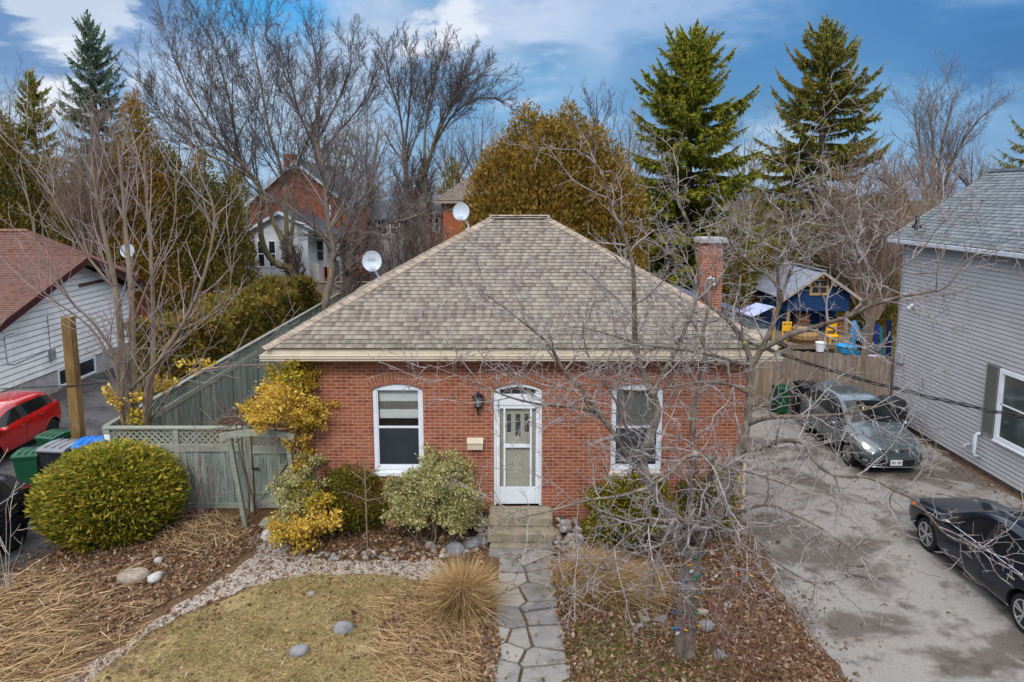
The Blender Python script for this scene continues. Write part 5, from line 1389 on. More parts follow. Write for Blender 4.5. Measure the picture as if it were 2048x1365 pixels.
for i, (px, ytop, Y, r, n, lab) in enumerate([
    (1055, 204, 31.5, 2.3, 26000, 'golden-brown cedar leader standing tallest just over the cottage ridge'),
    (1132, 206, 32.5, 2.4, 28000, 'golden-brown cedar leader with a tufted double top, second tallest'),
    (1180, 232, 31.8, 2.1, 24000, 'golden-brown cedar leader sloping down toward the bright spruce'),
    (1228, 290, 31.2, 1.7, 16000, 'lowest golden cedar tucked against the bright spruce'),
    (1095, 238, 30.8, 2.2, 24000, 'olive-gold cedar leader filling the dip between the two tallest tops'),
    (1012, 262, 32., 2.1, 20000, 'golden cedar shoulder sloping toward the hip-roofed house'),
    (978, 330, 32.6, 1.5, 10000, 'low golden cedar hiding part of the hip-roofed house')]):
    pf = (lambda u: np.clip(1 - u ** 2.5, 0, 1) ** .62 * (.8 + .2 * np.clip(u / .35, 0, 1)))
    conifer_cedar('golden_cedar', lab, (gx(px, Y), Y, 0), tallness(ytop, Y), r, L_CEDAR2, B_CONIF, 130 + i, int(n * 1.7), .20, prof=pf, group='golden cedars behind the cottage', lump=.5, cl=80)
Y = 36.; spruce('norway_spruce', 'large bright green spruce with dense drooping branches behind the chimney', (gx(1372, Y), Y, 0), tallness(62, Y), 3.8, L_SPRUCE, B_CONIF, 201, dens=3.8, z0=.10, droop=.30, gap=.36, power=6.2, leaf=.40)
Y = 45.; spruce('open_spruce', 'tall open-branched spruce with upswept limb tips nearest the grey house', (gx(1630, Y), Y, 0), tallness(44, Y), 4.9, L_SPRUCE_D, B_CONIF, 202, dens=2.6, z0=.12, droop=.62, gap=.52, power=4.6, leaf=.42, hang=1.)
Y = 50.; spruce('blue_spruce', 'narrow blue-green spruce rising above the cedars', (gx(214, Y), Y, 0), tallness(32, Y), 3.0, L_SPRUCE_B, B_CONIF, 203, dens=2., z0=.2, droop=.45, gap=.48, power=5., leaf=.42)
Y = 55.; spruce('small_spruce', 'small dark spruce top showing past the tall dense cedar', (gx(92, Y), Y, 0), tallness(142, Y), 2.6, L_SPRUCE_D, B_CONIF, 204, dens=1.8, power=5., z0=.25, droop=.4, gap=.5, leaf=.42)
Y = 40.; spruce('edge_spruce', 'dark spruce reaching out over the slate roof ridge', (gx(2090, Y), Y, 0), tallness(120, Y), 3.4, L_SPRUCE_D, B_CONIF, 205, dens=1.6, power=4.5, z0=.2, droop=.6, gap=.55, leaf=.4)
Y = 34.; conifer_cedar('cedar_tree', 'olive cedar filling the gap behind the playhouse roof', (gx(1590, Y), Y, 0), tallness(478, Y), 2.6, L_CEDAR, B_CONIF, 140, 32000, .18, prof=lambda u: np.clip(1 - u ** 3, 0, 1) ** .5)
Y = 35.; conifer_cedar('cedar_tree', 'olive cedar between the playhouse and the bare brown shrub', (gx(1700, Y), Y, 0), tallness(470, Y), 2.3, L_CEDAR, B_CONIF, 141, 26000, .18, prof=lambda u: np.clip(1 - u ** 3, 0, 1) ** .5)
Y = 33.; conifer_cedar('cedar_tree', 'dark cedar behind the brick chimney', (gx(1465, Y), Y, 0), tallness(440, Y), 1.9, L_CEDAR, B_CONIF, 142, 20000, .18)

# long clipped hedge along the far side of the lattice fence
def hedge(name, label, x0, x1, y0, y1, h, n, mat, seed, leaf=.17, cat='hedge'):
    rgn = np.random.default_rng(seed); t = thing(name, label, cat, ((x0 + x1) / 2, y0, 0))
    lf = lumpy(0, rgn); C = rgn.uniform(0, 1, (n, 3)); face = rgn.random(n)
    C[:, 2] = np.where(face < .4, 1 - rgn.exponential(.06, n), C[:, 2]); C[:, 0] = np.where((face >= .4) & (face < .85), 1 - rgn.exponential(.10, n), C[:, 0]); C[:, 1] = np.where(face >= .85, rgn.exponential(.03, n), C[:, 1])
    C = np.clip(C, 0, 1); yy = C[:, 1] * (y1 - y0); bump = 1 + .07 * np.sin(yy * 1.7) + .05 * np.sin(yy * 3.9 + 1) + .04 * np.sin(C[:, 0] * 9 + yy)
    P = np.stack([x0 + C[:, 0] * (x1 - x0) + .12 * np.sin(yy * 2.3 + C[:, 2] * 4), y0 + yy, C[:, 2] * h * bump], axis=1) + rgn.normal(0, .06, (n, 3))
    out = np.stack([C[:, 0] - .4, np.full(n, -.3), C[:, 2] * .9], axis=1)
    D = unit(unit(out) + rgn.normal(0, .55, (n, 3))); S = unit(np.cross(D, rgn.normal(0, 1, (n, 3)))); L = leaf * rgn.uniform(.6, 1.4, n)
    leafy('foliage', P, D, S, L, L * rgn.uniform(.2, .34, n), mat, t)
    b = MB()
    for k in range(int((y1 - y0) / .8)): b.tube([((x0 + x1) / 2 + .1 * math.sin(k * 5), y0 + .4 + k * .8, 0), ((x0 + x1) / 2, y0 + .4 + k * .8, h * .7)], [.05, .015], 5)
    b.build('stem', B_CONIF, t)
    return t
hedge('cedar_hedge', 'long clipped cedar hedge running along the far side of the lattice fence', -12.5, -10.35, 22.5, 37, 2.85, 42000, L_HEDGE, 150)
# ------------------------------------------------------------------ bare trees
def cfg_big(k=1., up=.10):
    return [dict(n=17 * k, len=(.34, .66), ang=(16, 46), taper=.55, start=.25, segs=7, r=.38, rmin=.017, wob=.09, up=up, sides=5),
            dict(n=10 * k, len=(.28, .58), ang=(20, 50), taper=.5, start=.15, segs=5, r=.45, rmin=.011, wob=.12, up=up * .8, sides=4),
            dict(n=8.5 * k, len=(.28, .58), ang=(20, 52), taper=.45, start=.10, segs=4, r=.55, rmin=.0082, wob=.13, up=up * .6, sides=3),
            dict(n=5.5 * k, len=(.3, .55), ang=(20, 52), taper=.4, start=.12, segs=2, r=.6, rmin=.0066, wob=.13, up=.05, sides=3, minlen=.12)]
def px_limbs(rows, k=1.): return [limb([(x, y) for x, y, _ in L], [Y for _, _, Y in L], r0 * (k if i else 1), r1 * k) for i, (L, r0, r1) in enumerate(rows)]
bare_tree('maple_tree', 'huge forked maple with a mossy trunk standing before the white sunroom', px_limbs([
    ([(590, 640, 43.6), (588, 560, 43.6), (578, 520, 43.6), (573, 492, 43.6)], .44, .40),
    ([(580, 535, 43.5), (548, 525, 43.4), (526, 490, 43.2), (520, 440, 43.), (524, 400, 43.), (510, 362, 42.8), (478, 322, 42.5), (440, 288, 42.2), (405, 230, 42.), (372, 175, 42.), (352, 110, 42.)], .30, .05),
    ([(573, 500, 43.6), (560, 470, 43.7), (545, 440, 44.), (536, 400, 44.3), (505, 355, 44.6), (480, 320, 44.8), (464, 230, 45.), (448, 160, 45.2), (415, 60, 45.5)], .25, .04),
    ([(575, 495, 43.6), (572, 440, 43.8), (570, 390, 44.), (560, 330, 44.3), (540, 270, 44.6), (527, 200, 45.), (515, 130, 45.4), (500, 60, 45.6)], .22, .04),
    ([(580, 495, 43.6), (586, 440, 43.3), (585, 380, 43.), (598, 320, 42.6), (628, 250, 42.2), (650, 170, 42.)], .20, .035),
    ([(510, 362, 42.8), (460, 330, 42.), (400, 300, 41.5), (330, 240, 41.), (290, 170, 41.)], .12, .03)], .78),
    cfg_big(1.06), 301, B_MAPLE, B_DARKT)
bare_tree('bare_tree', 'tall bare tree with a rounded spreading crown left of centre sky', px_limbs([
    ([(640, 560, 56.), (640, 420, 56.), (636, 330, 56.), (632, 270, 56.)], .34, .24),
    ([(634, 300, 56.), (600, 230, 55.5), (580, 160, 55.), (560, 90, 54.5)], .16, .03),
    ([(633, 270, 56.), (640, 190, 56.5), (630, 110, 57.), (620, 55, 57.)], .16, .03),
    ([(633, 285, 56.), (672, 210, 56.), (700, 140, 56.), (700, 80, 56.)], .16, .03),
    ([(634, 310, 56.), (690, 250, 55.5), (735, 190, 55.), (750, 130, 55.)], .13, .03)], .78),
    cfg_big(1.02), 302, B_DARKT, B_DARKT, group='bare trees along the skyline')
bare_tree('bare_tree', 'bare tree with wind-swept curving limbs above the hip-roofed house', px_limbs([
    ([(838, 560, 50.), (842, 450, 50.), (848, 370, 50.), (852, 330, 50.)], .30, .22),
    ([(850, 345, 50.), (866, 290, 50.), (890, 225, 49.6), (930, 172, 49.2), (975, 150, 49.)], .17, .03),
    ([(856, 320, 50.), (892, 250, 50.3), (930, 210, 50.6), (975, 195, 51.), (1010, 205, 51.)], .14, .03),
    ([(850, 330, 50.), (850, 270, 50.5), (862, 190, 51.), (878, 120, 51.4), (890, 100, 51.5)], .15, .03),
    ([(866, 290, 50.), (905, 205, 50.), (925, 150, 50.), (935, 115, 50.)], .10, .03)], .78),
    cfg_big(1.04, .08), 303, B_MAPLE, B_DARKT, group='bare trees along the skyline')
bare_tree('bare_tree', 'narrow upright bare tree between the round crown and the wind-swept one', px_limbs([
    ([(818, 560, 53.), (815, 420, 53.), (811, 330, 53.), (808, 300, 53.)], .28, .2),
    ([(810, 315, 53.), (800, 230, 53.), (780, 165, 53.), (768, 100, 53.)], .15, .03),
    ([(809, 300, 53.), (818, 220, 53.), (822, 150, 53.), (818, 95, 53.)], .14, .03),
    ([(812, 330, 53.), (840, 250, 52.5), (856, 180, 52.)], .11, .03)], .78),
    cfg_big(0.98, .13), 304, B_DARKT, B_DARKT, group='bare trees along the skyline')
G = [dict(n=13, len=(.38, .7), ang=(25, 65), taper=.45, start=.18, segs=6, r=.45, rmin=.017, wob=.12, up=.06, sides=5),
     dict(n=9, len=(.3, .6), ang=(25, 60), taper=.4, start=.15, segs=5, r=.5, rmin=.010, wob=.14, up=.05, sides=4),
     dict(n=6, len=(.3, .6), ang=(25, 60), taper=.4, start=.12, segs=4, r=.55, rmin=.007, wob=.15, up=.04, sides=3),
     dict(n=4, len=(.3, .6), ang=(25, 55), taper=.4, start=.15, segs=3, r=.6, rmin=.007, wob=.15, up=.03, sides=3, minlen=.12)]
bare_tree('grey_tree', 'slender grey-brown tree at the bend of the lattice fence, thin twigs spreading widely', px_limbs([
    ([(640, 650, 34.), (648, 615, 34.), (663, 552, 34.), (667, 500, 34.), (657, 450, 34.), (650, 376, 34.), (640, 320, 33.8), (625, 270, 33.6)], .24, .05),
    ([(667, 505, 34.), (640, 470, 33.5), (600, 430, 33.), (560, 400, 32.6)], .10, .03),
    ([(660, 455, 34.), (690, 400, 34.5), (705, 340, 35.), (715, 290, 35.)], .11, .03),
    ([(652, 390, 34.), (672, 330, 33.6), (690, 280, 33.2)], .10, .03),
    ([(666, 515, 34.), (690, 500, 33.6), (705, 470, 33.2), (712, 430, 33.)], .09, .03)]), G, 305, B_GREYB, B_GREYT, group='grey trees by the lattice fence')
bare_tree('grey_tree', 'grey-brown tree just behind the lettered dish with a low right-hand fork', px_limbs([
    ([(698, 650, 35.5), (698, 600, 35.5), (699, 540, 35.5), (702, 505, 35.5)], .22, .19),
    ([(701, 510, 35.5), (684, 455, 35.8), (680, 400, 36.), (690, 330, 36.3), (700, 270, 36.5)], .13, .03),
    ([(703, 508, 35.5), (725, 482, 35.), (762, 452, 34.5), (810, 440, 34.), (850, 425, 33.8)], .12, .03),
    ([(702, 505, 35.5), (712, 450, 35.5), (735, 390, 35.5), (750, 330, 35.5), (755, 280, 35.5)], .12, .03)]), G, 306, B_GREYB, B_GREYT, group='grey trees by the lattice fence')
bare_tree('bare_tree', 'bare multi-stem tree standing over the slate roof, one stem leaning outward', px_limbs([
    ([(1852, 520, 60.), (1852, 420, 60.), (1848, 350, 60.), (1836, 280, 60.), (1826, 215, 60.)], .26, .04),
    ([(1868, 520, 60.5), (1866, 350, 60.5), (1866, 290, 60.5), (1862, 230, 60.5), (1872, 195, 60.5)], .26, .04),
    ([(1882, 520, 61.), (1878, 360, 61.), (1884, 290, 61.), (1900, 225, 61.), (1905, 195, 61.)], .24, .04),
    ([(1878, 420, 61.), (1902, 330, 60.), (1928, 280, 59.), (1958, 240, 58.), (1985, 215, 57.)], .22, .04)], .78),
    cfg_big(.8, .09), 307, B_GREYB, B_GREYT, group='bare trees along the skyline')
bare_tree('bare_tree', 'small distant bare tree peeping over the golden cedars', px_limbs([
    ([(1200, 420, 75.), (1198, 300, 75.), (1195, 250, 75.), (1193, 190, 75.)], .22, .04),
    ([(1197, 270, 75.), (1182, 225, 75.), (1172, 190, 75.)], .1, .03), ([(1197, 265, 75.), (1215, 225, 75.), (1222, 190, 75.)], .1, .03)], .78),
    cfg_big(.55, .12), 308, B_DARKT, B_DARKT, group='bare trees along the skyline')
for i, (px, yt, Y, lab) in enumerate([(905, 262, 78., 'faint distant bare tree directly above the hip roof'), (965, 240, 80., 'faint distant bare tree beside the golden cedars'), (1260, 245, 76., 'faint distant bare tree between cedars and bright spruce'),
        (1490, 285, 74., 'faint distant bare tree between the two tall spruces'), (1790, 318, 78., 'faint distant bare tree right of the open-branched spruce'), (1945, 300, 82., 'faint distant bare tree behind the slate roof slope'),
        (735, 225, 80., 'faint distant bare tree behind the round bare crown'), (470, 255, 78., 'faint distant bare tree behind the huge maple'), (20, 190, 76., 'faint distant bare tree past the tall dense cedar'), (360, 270, 80., 'faint distant bare tree beyond the olive cedar')]):
    b = [([(px, 520, Y), (px + 3, 420, Y), (px - 2, (yt + 420) / 2, Y), (px, yt, Y)], .24, .03)]
    for dx in (-48, -22, 24, 46): b.append(([(px, 430 - abs(dx), Y), (px + dx * .6, (yt + 400) / 2, Y + dx * .03), (px + dx, yt + abs(dx) * .8, Y + dx * .05)], .12, .03))
    bare_tree('distant_tree', lab, px_limbs(b), cfg_big(.62, .1), 320 + i, B_DARKT, B_GREYT, group='distant bare trees')
def fan_shrub(name, label, px, ybase, Y, spread, ytop, n, seed, r, bark, cfg, ybot=None, group=None, cat='shrub', dy=1.):
    rg = random.Random(seed); L = []
    for k in range(n):
        f = (k + .5) / n * 2 - 1; x1 = px + spread * f + rg.uniform(-14, 14); y1 = ytop + (ybase - ytop) * .42 * abs(f) ** 1.6 + rg.uniform(-14, 22); dz = rg.uniform(-dy, dy)
        P = [(px + f * spread * .08, ybase, Y), (px + f * spread * .35, ybase + (y1 - ybase) * .38, Y + dz * .3), (px + f * spread * .72 + rg.uniform(-8, 8), ybase + (y1 - ybase) * .72, Y + dz * .7), (x1, y1, Y + dz)]
        L.append((P, r * rg.uniform(.7, 1.2), r * .25))
    return bare_tree(name, label, px_limbs(L), cfg, seed, bark, bark, group, cat, sides=5)
SH = [dict(n=11, len=(.25, .5), ang=(12, 38), taper=.5, start=.2, segs=5, r=.6, rmin=.013, wob=.09, up=.05, sides=4),
      dict(n=7, len=(.25, .5), ang=(15, 42), taper=.4, start=.15, segs=4, r=.6, rmin=.009, wob=.1, up=.04, sides=3),
      dict(n=3, len=(.3, .5), ang=(15, 42), taper=.4, start=.2, segs=3, r=.6, rmin=.007, wob=.1, up=.03, sides=3, minlen=.12)]
fan_shrub('bare_shrub', 'wide bare brown shrub filling the gap between playhouse and grey house', 1742, 640, 31.5, 170, 335, 34, 340, .036, B_BROWNT, SH, dy=2.4)
fan_shrub('bare_shrub', 'fan of pale bare shrub stems rising in front of the cedars by the bungalow', 178, 560, 34.5, 105, 200, 15, 341, .045, B_BROWNT, SH, dy=1.5)
fan_shrub('bare_shrub', 'low tangle of grey brush between the two dishes', 800, 600, 37., 95, 425, 14, 342, .03, B_GREYT, SH, dy=2.)
fan_shrub('bare_shrub', 'grey brush at the foot of the small brick house', 870, 560, 42., 70, 440, 10, 343, .03, B_GREYT, SH, dy=2.)
fan_shrub('bare_shrub', 'grey tangled brush beside the white sunroom wall', 455, 600, 41., 70, 400, 10, 344, .03, B_GREYT, SH, dy=1.5)
for i, (px, yb, Y, h, r, lab) in enumerate([(800, 540, 39., 3.0, 1.5, 'dark green bush between the grey brush'), (545, 640, 40.5, 2.7, 1.7, 'yellow-green bush in front of the low rear fence'), (600, 650, 39., 2.0, 1.4, 'rusty leafy bush beside the stick trellis'), (480, 640, 38., 1.6, 1.3, 'low olive bush by the grey planter'), (700, 600, 39.5, 2.0, 1.0, 'golden bush behind the slender grey trees')]):
    conifer_cedar('bush', lab, (gx(px, Y), Y, 0), h, r, m_leaf('bush_leaf_%d' % i, [[(.03, .04, .012), (.07, .075, .02), (.10, .09, .025)], [(.06, .075, .012), (.15, .135, .02), (.25, .19, .03)], [(.09, .065, .025), (.19, .12, .05), (.24, .16, .06)], [(.05, .05, .015), (.10, .09, .025), (.16, .12, .03)], [(.13, .10, .02), (.26, .18, .03), (.34, .22, .04)]][i]), B_CONIF, 360 + i, 5200, .20, prof=lambda u: np.clip(1 - u ** 2.4, 0, 1) ** .5, cat='bush', crown='foliage', trunk=False)

# distant wood closing the horizon: too many stems to count, one mass
def distant_wood():
    rg = random.Random(77); pol = []
    for i in range(330):
        x = rg.uniform(-95, 110); Y = rg.uniform(84, 125); h = rg.uniform(6.5, 10.5) * (1.05 if x < 20 else .92); b0 = Vector((x, Y, 0))
        pts, rad = shoot(b0, Vector((rg.gauss(0, .06), 0, 1)).normalized(), h, .13, .02, 5, rg, .05, .1); pol.append((pts, rad, 4))
        for k in range(rg.randint(14, 22)):
            p, tg, f = at_len(pts, rg.uniform(.2, .95)); a = rg.uniform(0, 6.28); d = Vector((math.cos(a), math.sin(a), rg.uniform(.4, 1.5))).normalized()
            q, rr = shoot(p, d, rg.uniform(1.2, 3.2), .035, .012, 4, rg, .14, .08); pol.append((q, rr, 3))
            for j in range(5):
                p2, t2, _ = at_len(q, rg.uniform(.2, 1)); d2 = (t2 + Vector((rg.gauss(0, .6), rg.gauss(0, .6), rg.gauss(.2, .4)))).normalized(); q2, r2 = shoot(p2, d2, rg.uniform(.5, 1.5), .018, .009, 3, rg, .15); pol.append((q2, r2, 3))
    stuff(tubes('distant_wood', pol, m_bark('far_twig', (.14, .11, .105), (.22, .185, .175), None, .3)), 'far off grey-brown bare wood along the horizon', 'woods')
distant_wood()
for i, (px, yt, Y, r, lab) in enumerate([(1520, 372, 66., 2.6, 'distant olive conifer between the two tall spruces'), (1790, 372, 70., 2.4, 'distant olive conifer beyond the wide brown shrub'), (1960, 345, 72., 3.0, 'distant dark conifer behind the slate roof'), (735, 345, 70., 2.6, 'distant olive conifer behind the lettered dish'), (905, 310, 72., 2.8, 'distant olive conifer just over the hip roof'), (480, 335, 66., 2.6, 'distant olive conifer behind the huge maple')]):
    conifer_cedar('distant_conifer', lab, (gx(px, Y), Y, 0), tallness(yt, Y), r, L_CEDAR, B_CONIF, 380 + i, 7000, .34, group='distant conifers')
fan_shrub('bare_shrub', 'tall grey brush rising beside the slate roof edge', 1850, 600, 44., 110, 330, 14, 345, .035, B_BROWNT, SH, dy=2.)
fan_shrub('bare_shrub', 'brown brush between the two big spruces', 1490, 560, 40., 70, 380, 10, 346, .03, B_BROWNT, SH, dy=1.5)
# ------------------------------------------------------------------ front garden: shrubs
def ball(u): return np.sqrt(np.clip(1 - ((u - .44) / .57) ** 2, 0, 1)) ** 1.05
def globe(name, label, base, h, r, mat, seed, n, leaf, group=None, squash=.95, lump=.12, cl=260):
    return conifer_cedar(name, label, base, h, r, mat, B_CONIF, seed, n, leaf, ball, group, lump, .0, cl, cat='shrub', dirs=(.8, .45), crown='foliage', squash=squash, trunk=True)
g = gnd(232, 1062); globe('globe_cedar', 'big round golden-green globe cedar in front of the lattice fence', (g.x, g.y, 0), 1.90, 1.30, L_GLOBE, 401, 95000, .12, cl=420, lump=.13)
g = gnd(716, 1050); globe('globe_cedar', 'small round globe cedar between the variegated bushes under the first window', (g.x, g.y, 0), 1.5, .72, L_GLOBE2, 402, 40000, .065, cl=200, lump=.2)
g = gnd(1395, 1040); globe('globe_cedar', 'dark globe cedar behind the forked apple trunk', (g.x, g.y, 0), 1.35, .80, L_GLOBE2, 403, 30000, .06, cl=200)
def blob_shrub(name, label, blobs, mats, leaf, seed, cat='shrub', stems=8, bark=None, group=None, wall=None, mult=1.):
    "leafy bush: blobs (photo x, photo y, Y, rx, rz, leaves, material index)"
    rgn = np.random.default_rng(seed); rg = random.Random(seed)
    c0 = at(blobs[0][0], blobs[0][1], blobs[0][2]); t = thing(name, label, cat, (c0.x, c0.y, 0), group)
    per = {}
    for (px, py, Y, rx, rz, n, mi) in blobs:
        n = int(n * mult)
        c = np.array(at(px, py, Y)); k = max(6, n // 90)
        d = unit(rgn.normal(0, 1, (k, 3))); rr = rgn.uniform(.3, 1.35, k) ** .6
        cc = c + d * rr[:, None] * np.array([rx, min(rx, .7), rz]) * (1 + .25 * rgn.normal(0, .5, k))[:, None]
        m = rgn.integers(0, k, n); P = cc[m] + rgn.normal(0, 1, (n, 3)) * np.array([rx, min(rx, .6), rz]) * .17
        P[:, 2] = np.maximum(P[:, 2], .02 + rgn.uniform(0, .05, n))
        if wall: P[:, 1] = np.minimum(P[:, 1], wall - .01 - rgn.uniform(0, .06, n))
        per.setdefault(mi, []).append(np.concatenate([P, np.repeat(c[None], n, 0)], axis=1))
    Vs, Fs, Ms, off = [], [], [], 0
    for mi, L in per.items():
        A = np.concatenate(L); P, c = A[:, :3], A[:, 3:]; n = len(P); out = unit(P - c)
        D = unit(out * .5 + np.array([0, -.15, .25]) + rgn.normal(0, .6, (n, 3))); S = unit(np.cross(D, unit(out + rgn.normal(0, .6, (n, 3)))))
        Ln = leaf * rgn.uniform(.6, 1.35, n); V, F = cards_vf(P, D, S, Ln, Ln * rgn.uniform(.26, .40, n))
        Vs.append(V); Fs.append(F + off); off += len(V); Ms.append(np.full(n, mi))
    npmesh('foliage', np.concatenate(Vs), np.concatenate(Fs), mats, t, False, np.concatenate(Ms))
    pol = []
    for k in range(stems):
        px, py, Y, rx, rz, n, mi = blobs[k % len(blobs)]; a = at(px, py, Y); b0 = Vector((a.x * .6 + c0.x * .4 + rg.uniform(-.2, .2), Y, 0)); e = a + Vector((rg.uniform(-rx, rx) * .7, rg.uniform(-.2, .1), rg.uniform(0, rz)))
        if wall: e.y = min(e.y, wall - .06); b0.y = min(b0.y, wall - .05)
        pts, rad = [b0.lerp(e, q / 5) + Vector((rg.uniform(-1, 1), rg.uniform(-.3, .3), 0)) * .05 * (1 if 0 < q < 5 else 0) for q in range(6)], [.018 - .0026 * q for q in range(6)]
        pol.append((pts, rad, 5))
    tubes('stem', pol, bark or B_GREYB, t)
    return t
L_GOLD = m_leaf('golden_leaf', [(.50, .29, .03), (.68, .44, .05), (.78, .56, .10), (.40, .26, .03), (.72, .52, .17)], .5, .25)
L_GOLDG = m_leaf('gold_green_leaf', [(.10, .12, .015), (.38, .28, .02), (.62, .42, .04), (.20, .18, .02), (.70, .50, .07)], .5, .25)
L_VARIEG = m_leaf('variegated_leaf', [(.22, .22, .07), (.42, .40, .17), (.58, .52, .27), (.30, .31, .11), (.52, .38, .16)], .5, .25)
L_YELG = m_leaf('yellow_green_leaf', [(.05, .07, .012), (.13, .135, .014), (.38, .30, .02), (.09, .10, .014), (.55, .42, .03)], .5, .25)
blob_shrub('golden_euonymus', 'golden leaved climber spilling over the arbour and the corner of the brick wall',
    [(590, 750, 14.3, .38, .30, 1300, 1), (570, 790, 14.2, .55, .34, 3000, 0), (610, 822, 14.3, .42, .26, 1600, 0), (545, 822, 14.0, .50, .24, 2000, 0), (520, 835, 14.0, .30, .14, 700, 0), (600, 880, 14.35, .26, .36, 900, 0), (590, 760, 14.4, .5, .3, 700, 0), (632, 845, 14.4, .22, .16, 500, 0), (608, 918, 14.35, .26, .22, 600, 0)],
    [L_GOLD, L_GOLDG, L_VARIEG], .055, 411, 'climber', 10, wall=14.57, mult=1.5)
blob_shrub('mixed_euonymus', 'pale and golden leaved mounded bush at the foot of the gate',
    [(600, 965, 14.1, .42, .36, 2600, 2), (590, 1012, 13.9, .48, .28, 2200, 2), (600, 1050, 13.6, .52, .28, 3000, 0), (650, 1035, 13.7, .42, .28, 2000, 0), (565, 1060, 13.6, .30, .22, 1000, 2), (630, 1000, 13.9, .36, .3, 1500, 1), (622, 930, 14.2, .28, .22, 900, 2)],
    [L_GOLD, L_GOLDG, L_VARIEG], .062, 412, stems=8, wall=14.57)
blob_shrub('variegated_euonymus', 'pale cream-green bushy shrub spreading between the window and the mailbox',
    [(850, 985, 13.95, .60, .38, 5200, 0), (905, 965, 14.0, .52, .42, 4600, 0), (880, 930, 14.2, .40, .26, 2200, 0), (925, 1005, 13.9, .40, .28, 2600, 0), (815, 1000, 13.9, .38, .26, 2000, 0), (860, 1030, 13.75, .55, .20, 2200, 0), (790, 985, 14.1, .26, .3, 1200, 0), (915, 1035, 13.8, .42, .18, 1500, 0), (810, 1030, 13.8, .36, .18, 1200, 0)],
    [L_VARIEG], .055, 413, stems=9, wall=14.57)
blob_shrub('yellow_euonymus', 'low yellow and dark green bush under the second window',
    [(1235, 1010, 13.9, .58, .36, 4200, 0), (1285, 985, 14.1, .50, .36, 3200, 0), (1210, 1050, 13.6, .46, .28, 2400, 0), (1270, 1050, 13.7, .5, .28, 2500, 0), (1320, 1020, 14.0, .4, .34, 1600, 0)],
    [L_YELG], .062, 414, stems=8, wall=14.57)
blob_shrub('pale_corner_bush', 'thin pale leaved bush at the driveway corner of the wall',
    [(1455, 960, 14.2, .28, .30, 900, 0), (1470, 1010, 14.1, .26, .3, 800, 1), (1440, 1040, 13.9, .3, .2, 600, 1)], [L_VARIEG, L_YELG], .06, 415, stems=6, wall=14.57)
blob_shrub('golden_vine', 'small golden leafed vine at the corner of the two lattice fences',
    [(255, 800, 16.2, .35, .45, 260, 0), (330, 775, 17.2, .5, .22, 300, 0), (255, 838, 15.9, .32, .2, 200, 1), (390, 735, 19., .5, .2, 160, 0)], [L_GOLD, L_GOLDG], .10, 416, 'climber', 6)
# dead vine stems heaped over the arbour
def dead_vine():
    rg = random.Random(61); pol = []
    t = thing('dead_vine', 'tangle of dead brown vine stems heaped over the arbour beam', 'vine', (-5.5, 14.6, 0))
    for k in range(70):
        p = Vector((rg.uniform(-6.3, -5.0), rg.uniform(14.1, 15.3), rg.uniform(2.3, 2.6))); d = Vector((rg.gauss(0, 1), rg.gauss(0, .6), rg.gauss(.1, .25))).normalized()
        q, rr = shoot(p, d, rg.uniform(.5, 1.2), .012, .005, 6, rg, .22); pol.append((q, rr, 4))
    for k in range(2):
        x = -6.08 + rg.uniform(-.08, .06); y = 14.95 + .3 * k
        q = [Vector((x + .12 * math.sin(z * 2.2 + k), y + .08 * math.cos(z * 3 + k), z)) for z in np.linspace(0, 2.4, 10)]; pol.append((q, [.03 - .0018 * i for i in range(10)], 6))
    tubes('stem', pol, m_bark('dead_vine_bark', (.10, .07, .055), (.21, .155, .125), None, 8.), t)
dead_vine()
# ------------------------------------------------------------------ front garden: grasses
def blades(name, C, D, L, W, mat, parent=None, seed=1, curve=.35, down=None):
    "narrow two-segment grass blades that arch over"
    rgn = np.random.default_rng(seed); n = len(C)
    S = unit(np.cross(D, rgn.normal(0, 1, (n, 3)))) * np.asarray(W)[:, None]; L = np.asarray(L)[:, None]
    out = D.copy(); out[:, 2] = 0; out = unit(out + rgn.normal(0, .02, (n, 3)))
    cv = np.broadcast_to(np.asarray(curve, dtype=float), (n,))[:, None]
    m = C + D * L * .5; tip = C + D * L * .85 + out * L * cv - np.array([0, 0, 1]) * L * cv * .55
    tip[:, 2] = np.maximum(tip[:, 2], .015)
    V = np.stack([C - S, C + S, m + S * .8, m - S * .8, tip], axis=1).reshape(-1, 3); k = np.arange(n)[:, None, None] * 5
    F = (np.array([[0, 1, 2], [0, 2, 3], [3, 2, 4]])[None] + k).reshape(-1, 3)
    return npmesh(name, V, F, mat, parent)
L_STRAW = m_leaf('straw_blade', [(.22, .13, .05), (.40, .26, .11), (.52, .36, .17), (.34, .20, .08), (.60, .45, .25)], .7, .2)
L_REED = m_leaf('reed_stalk', [(.26, .16, .07), (.46, .31, .15), (.58, .42, .23), (.36, .22, .10), (.20, .12, .06)], .7, .15)
def tuft(label, px, py, n, h, spread, lean, seed, w=.006):
    rgn = np.random.default_rng(seed); g = gnd(px, py); t = thing('ornamental_grass', label, 'grass clump', (g.x, g.y, 0), 'dormant ornamental grasses')
    a = rgn.uniform(0, 2 * np.pi, n); r = np.abs(rgn.normal(0, .16, n)); C = np.stack([g.x + r * np.cos(a), g.y + r * np.sin(a), np.zeros(n)], axis=1)
    tilt = np.abs(rgn.normal(0, spread, n)) * np.where(rgn.random(n) < .35, 2.3, .75); D = unit(np.stack([np.cos(a) * np.sin(tilt) + lean[0], np.sin(a) * np.sin(tilt) + lean[1], np.cos(tilt)], axis=1))
    blades('blade', C, D, h * rgn.uniform(.3, 1.2, n), w * rgn.uniform(.6, 1.2, n), L_STRAW, t, seed, rgn.uniform(.05, .5, n))
    return t
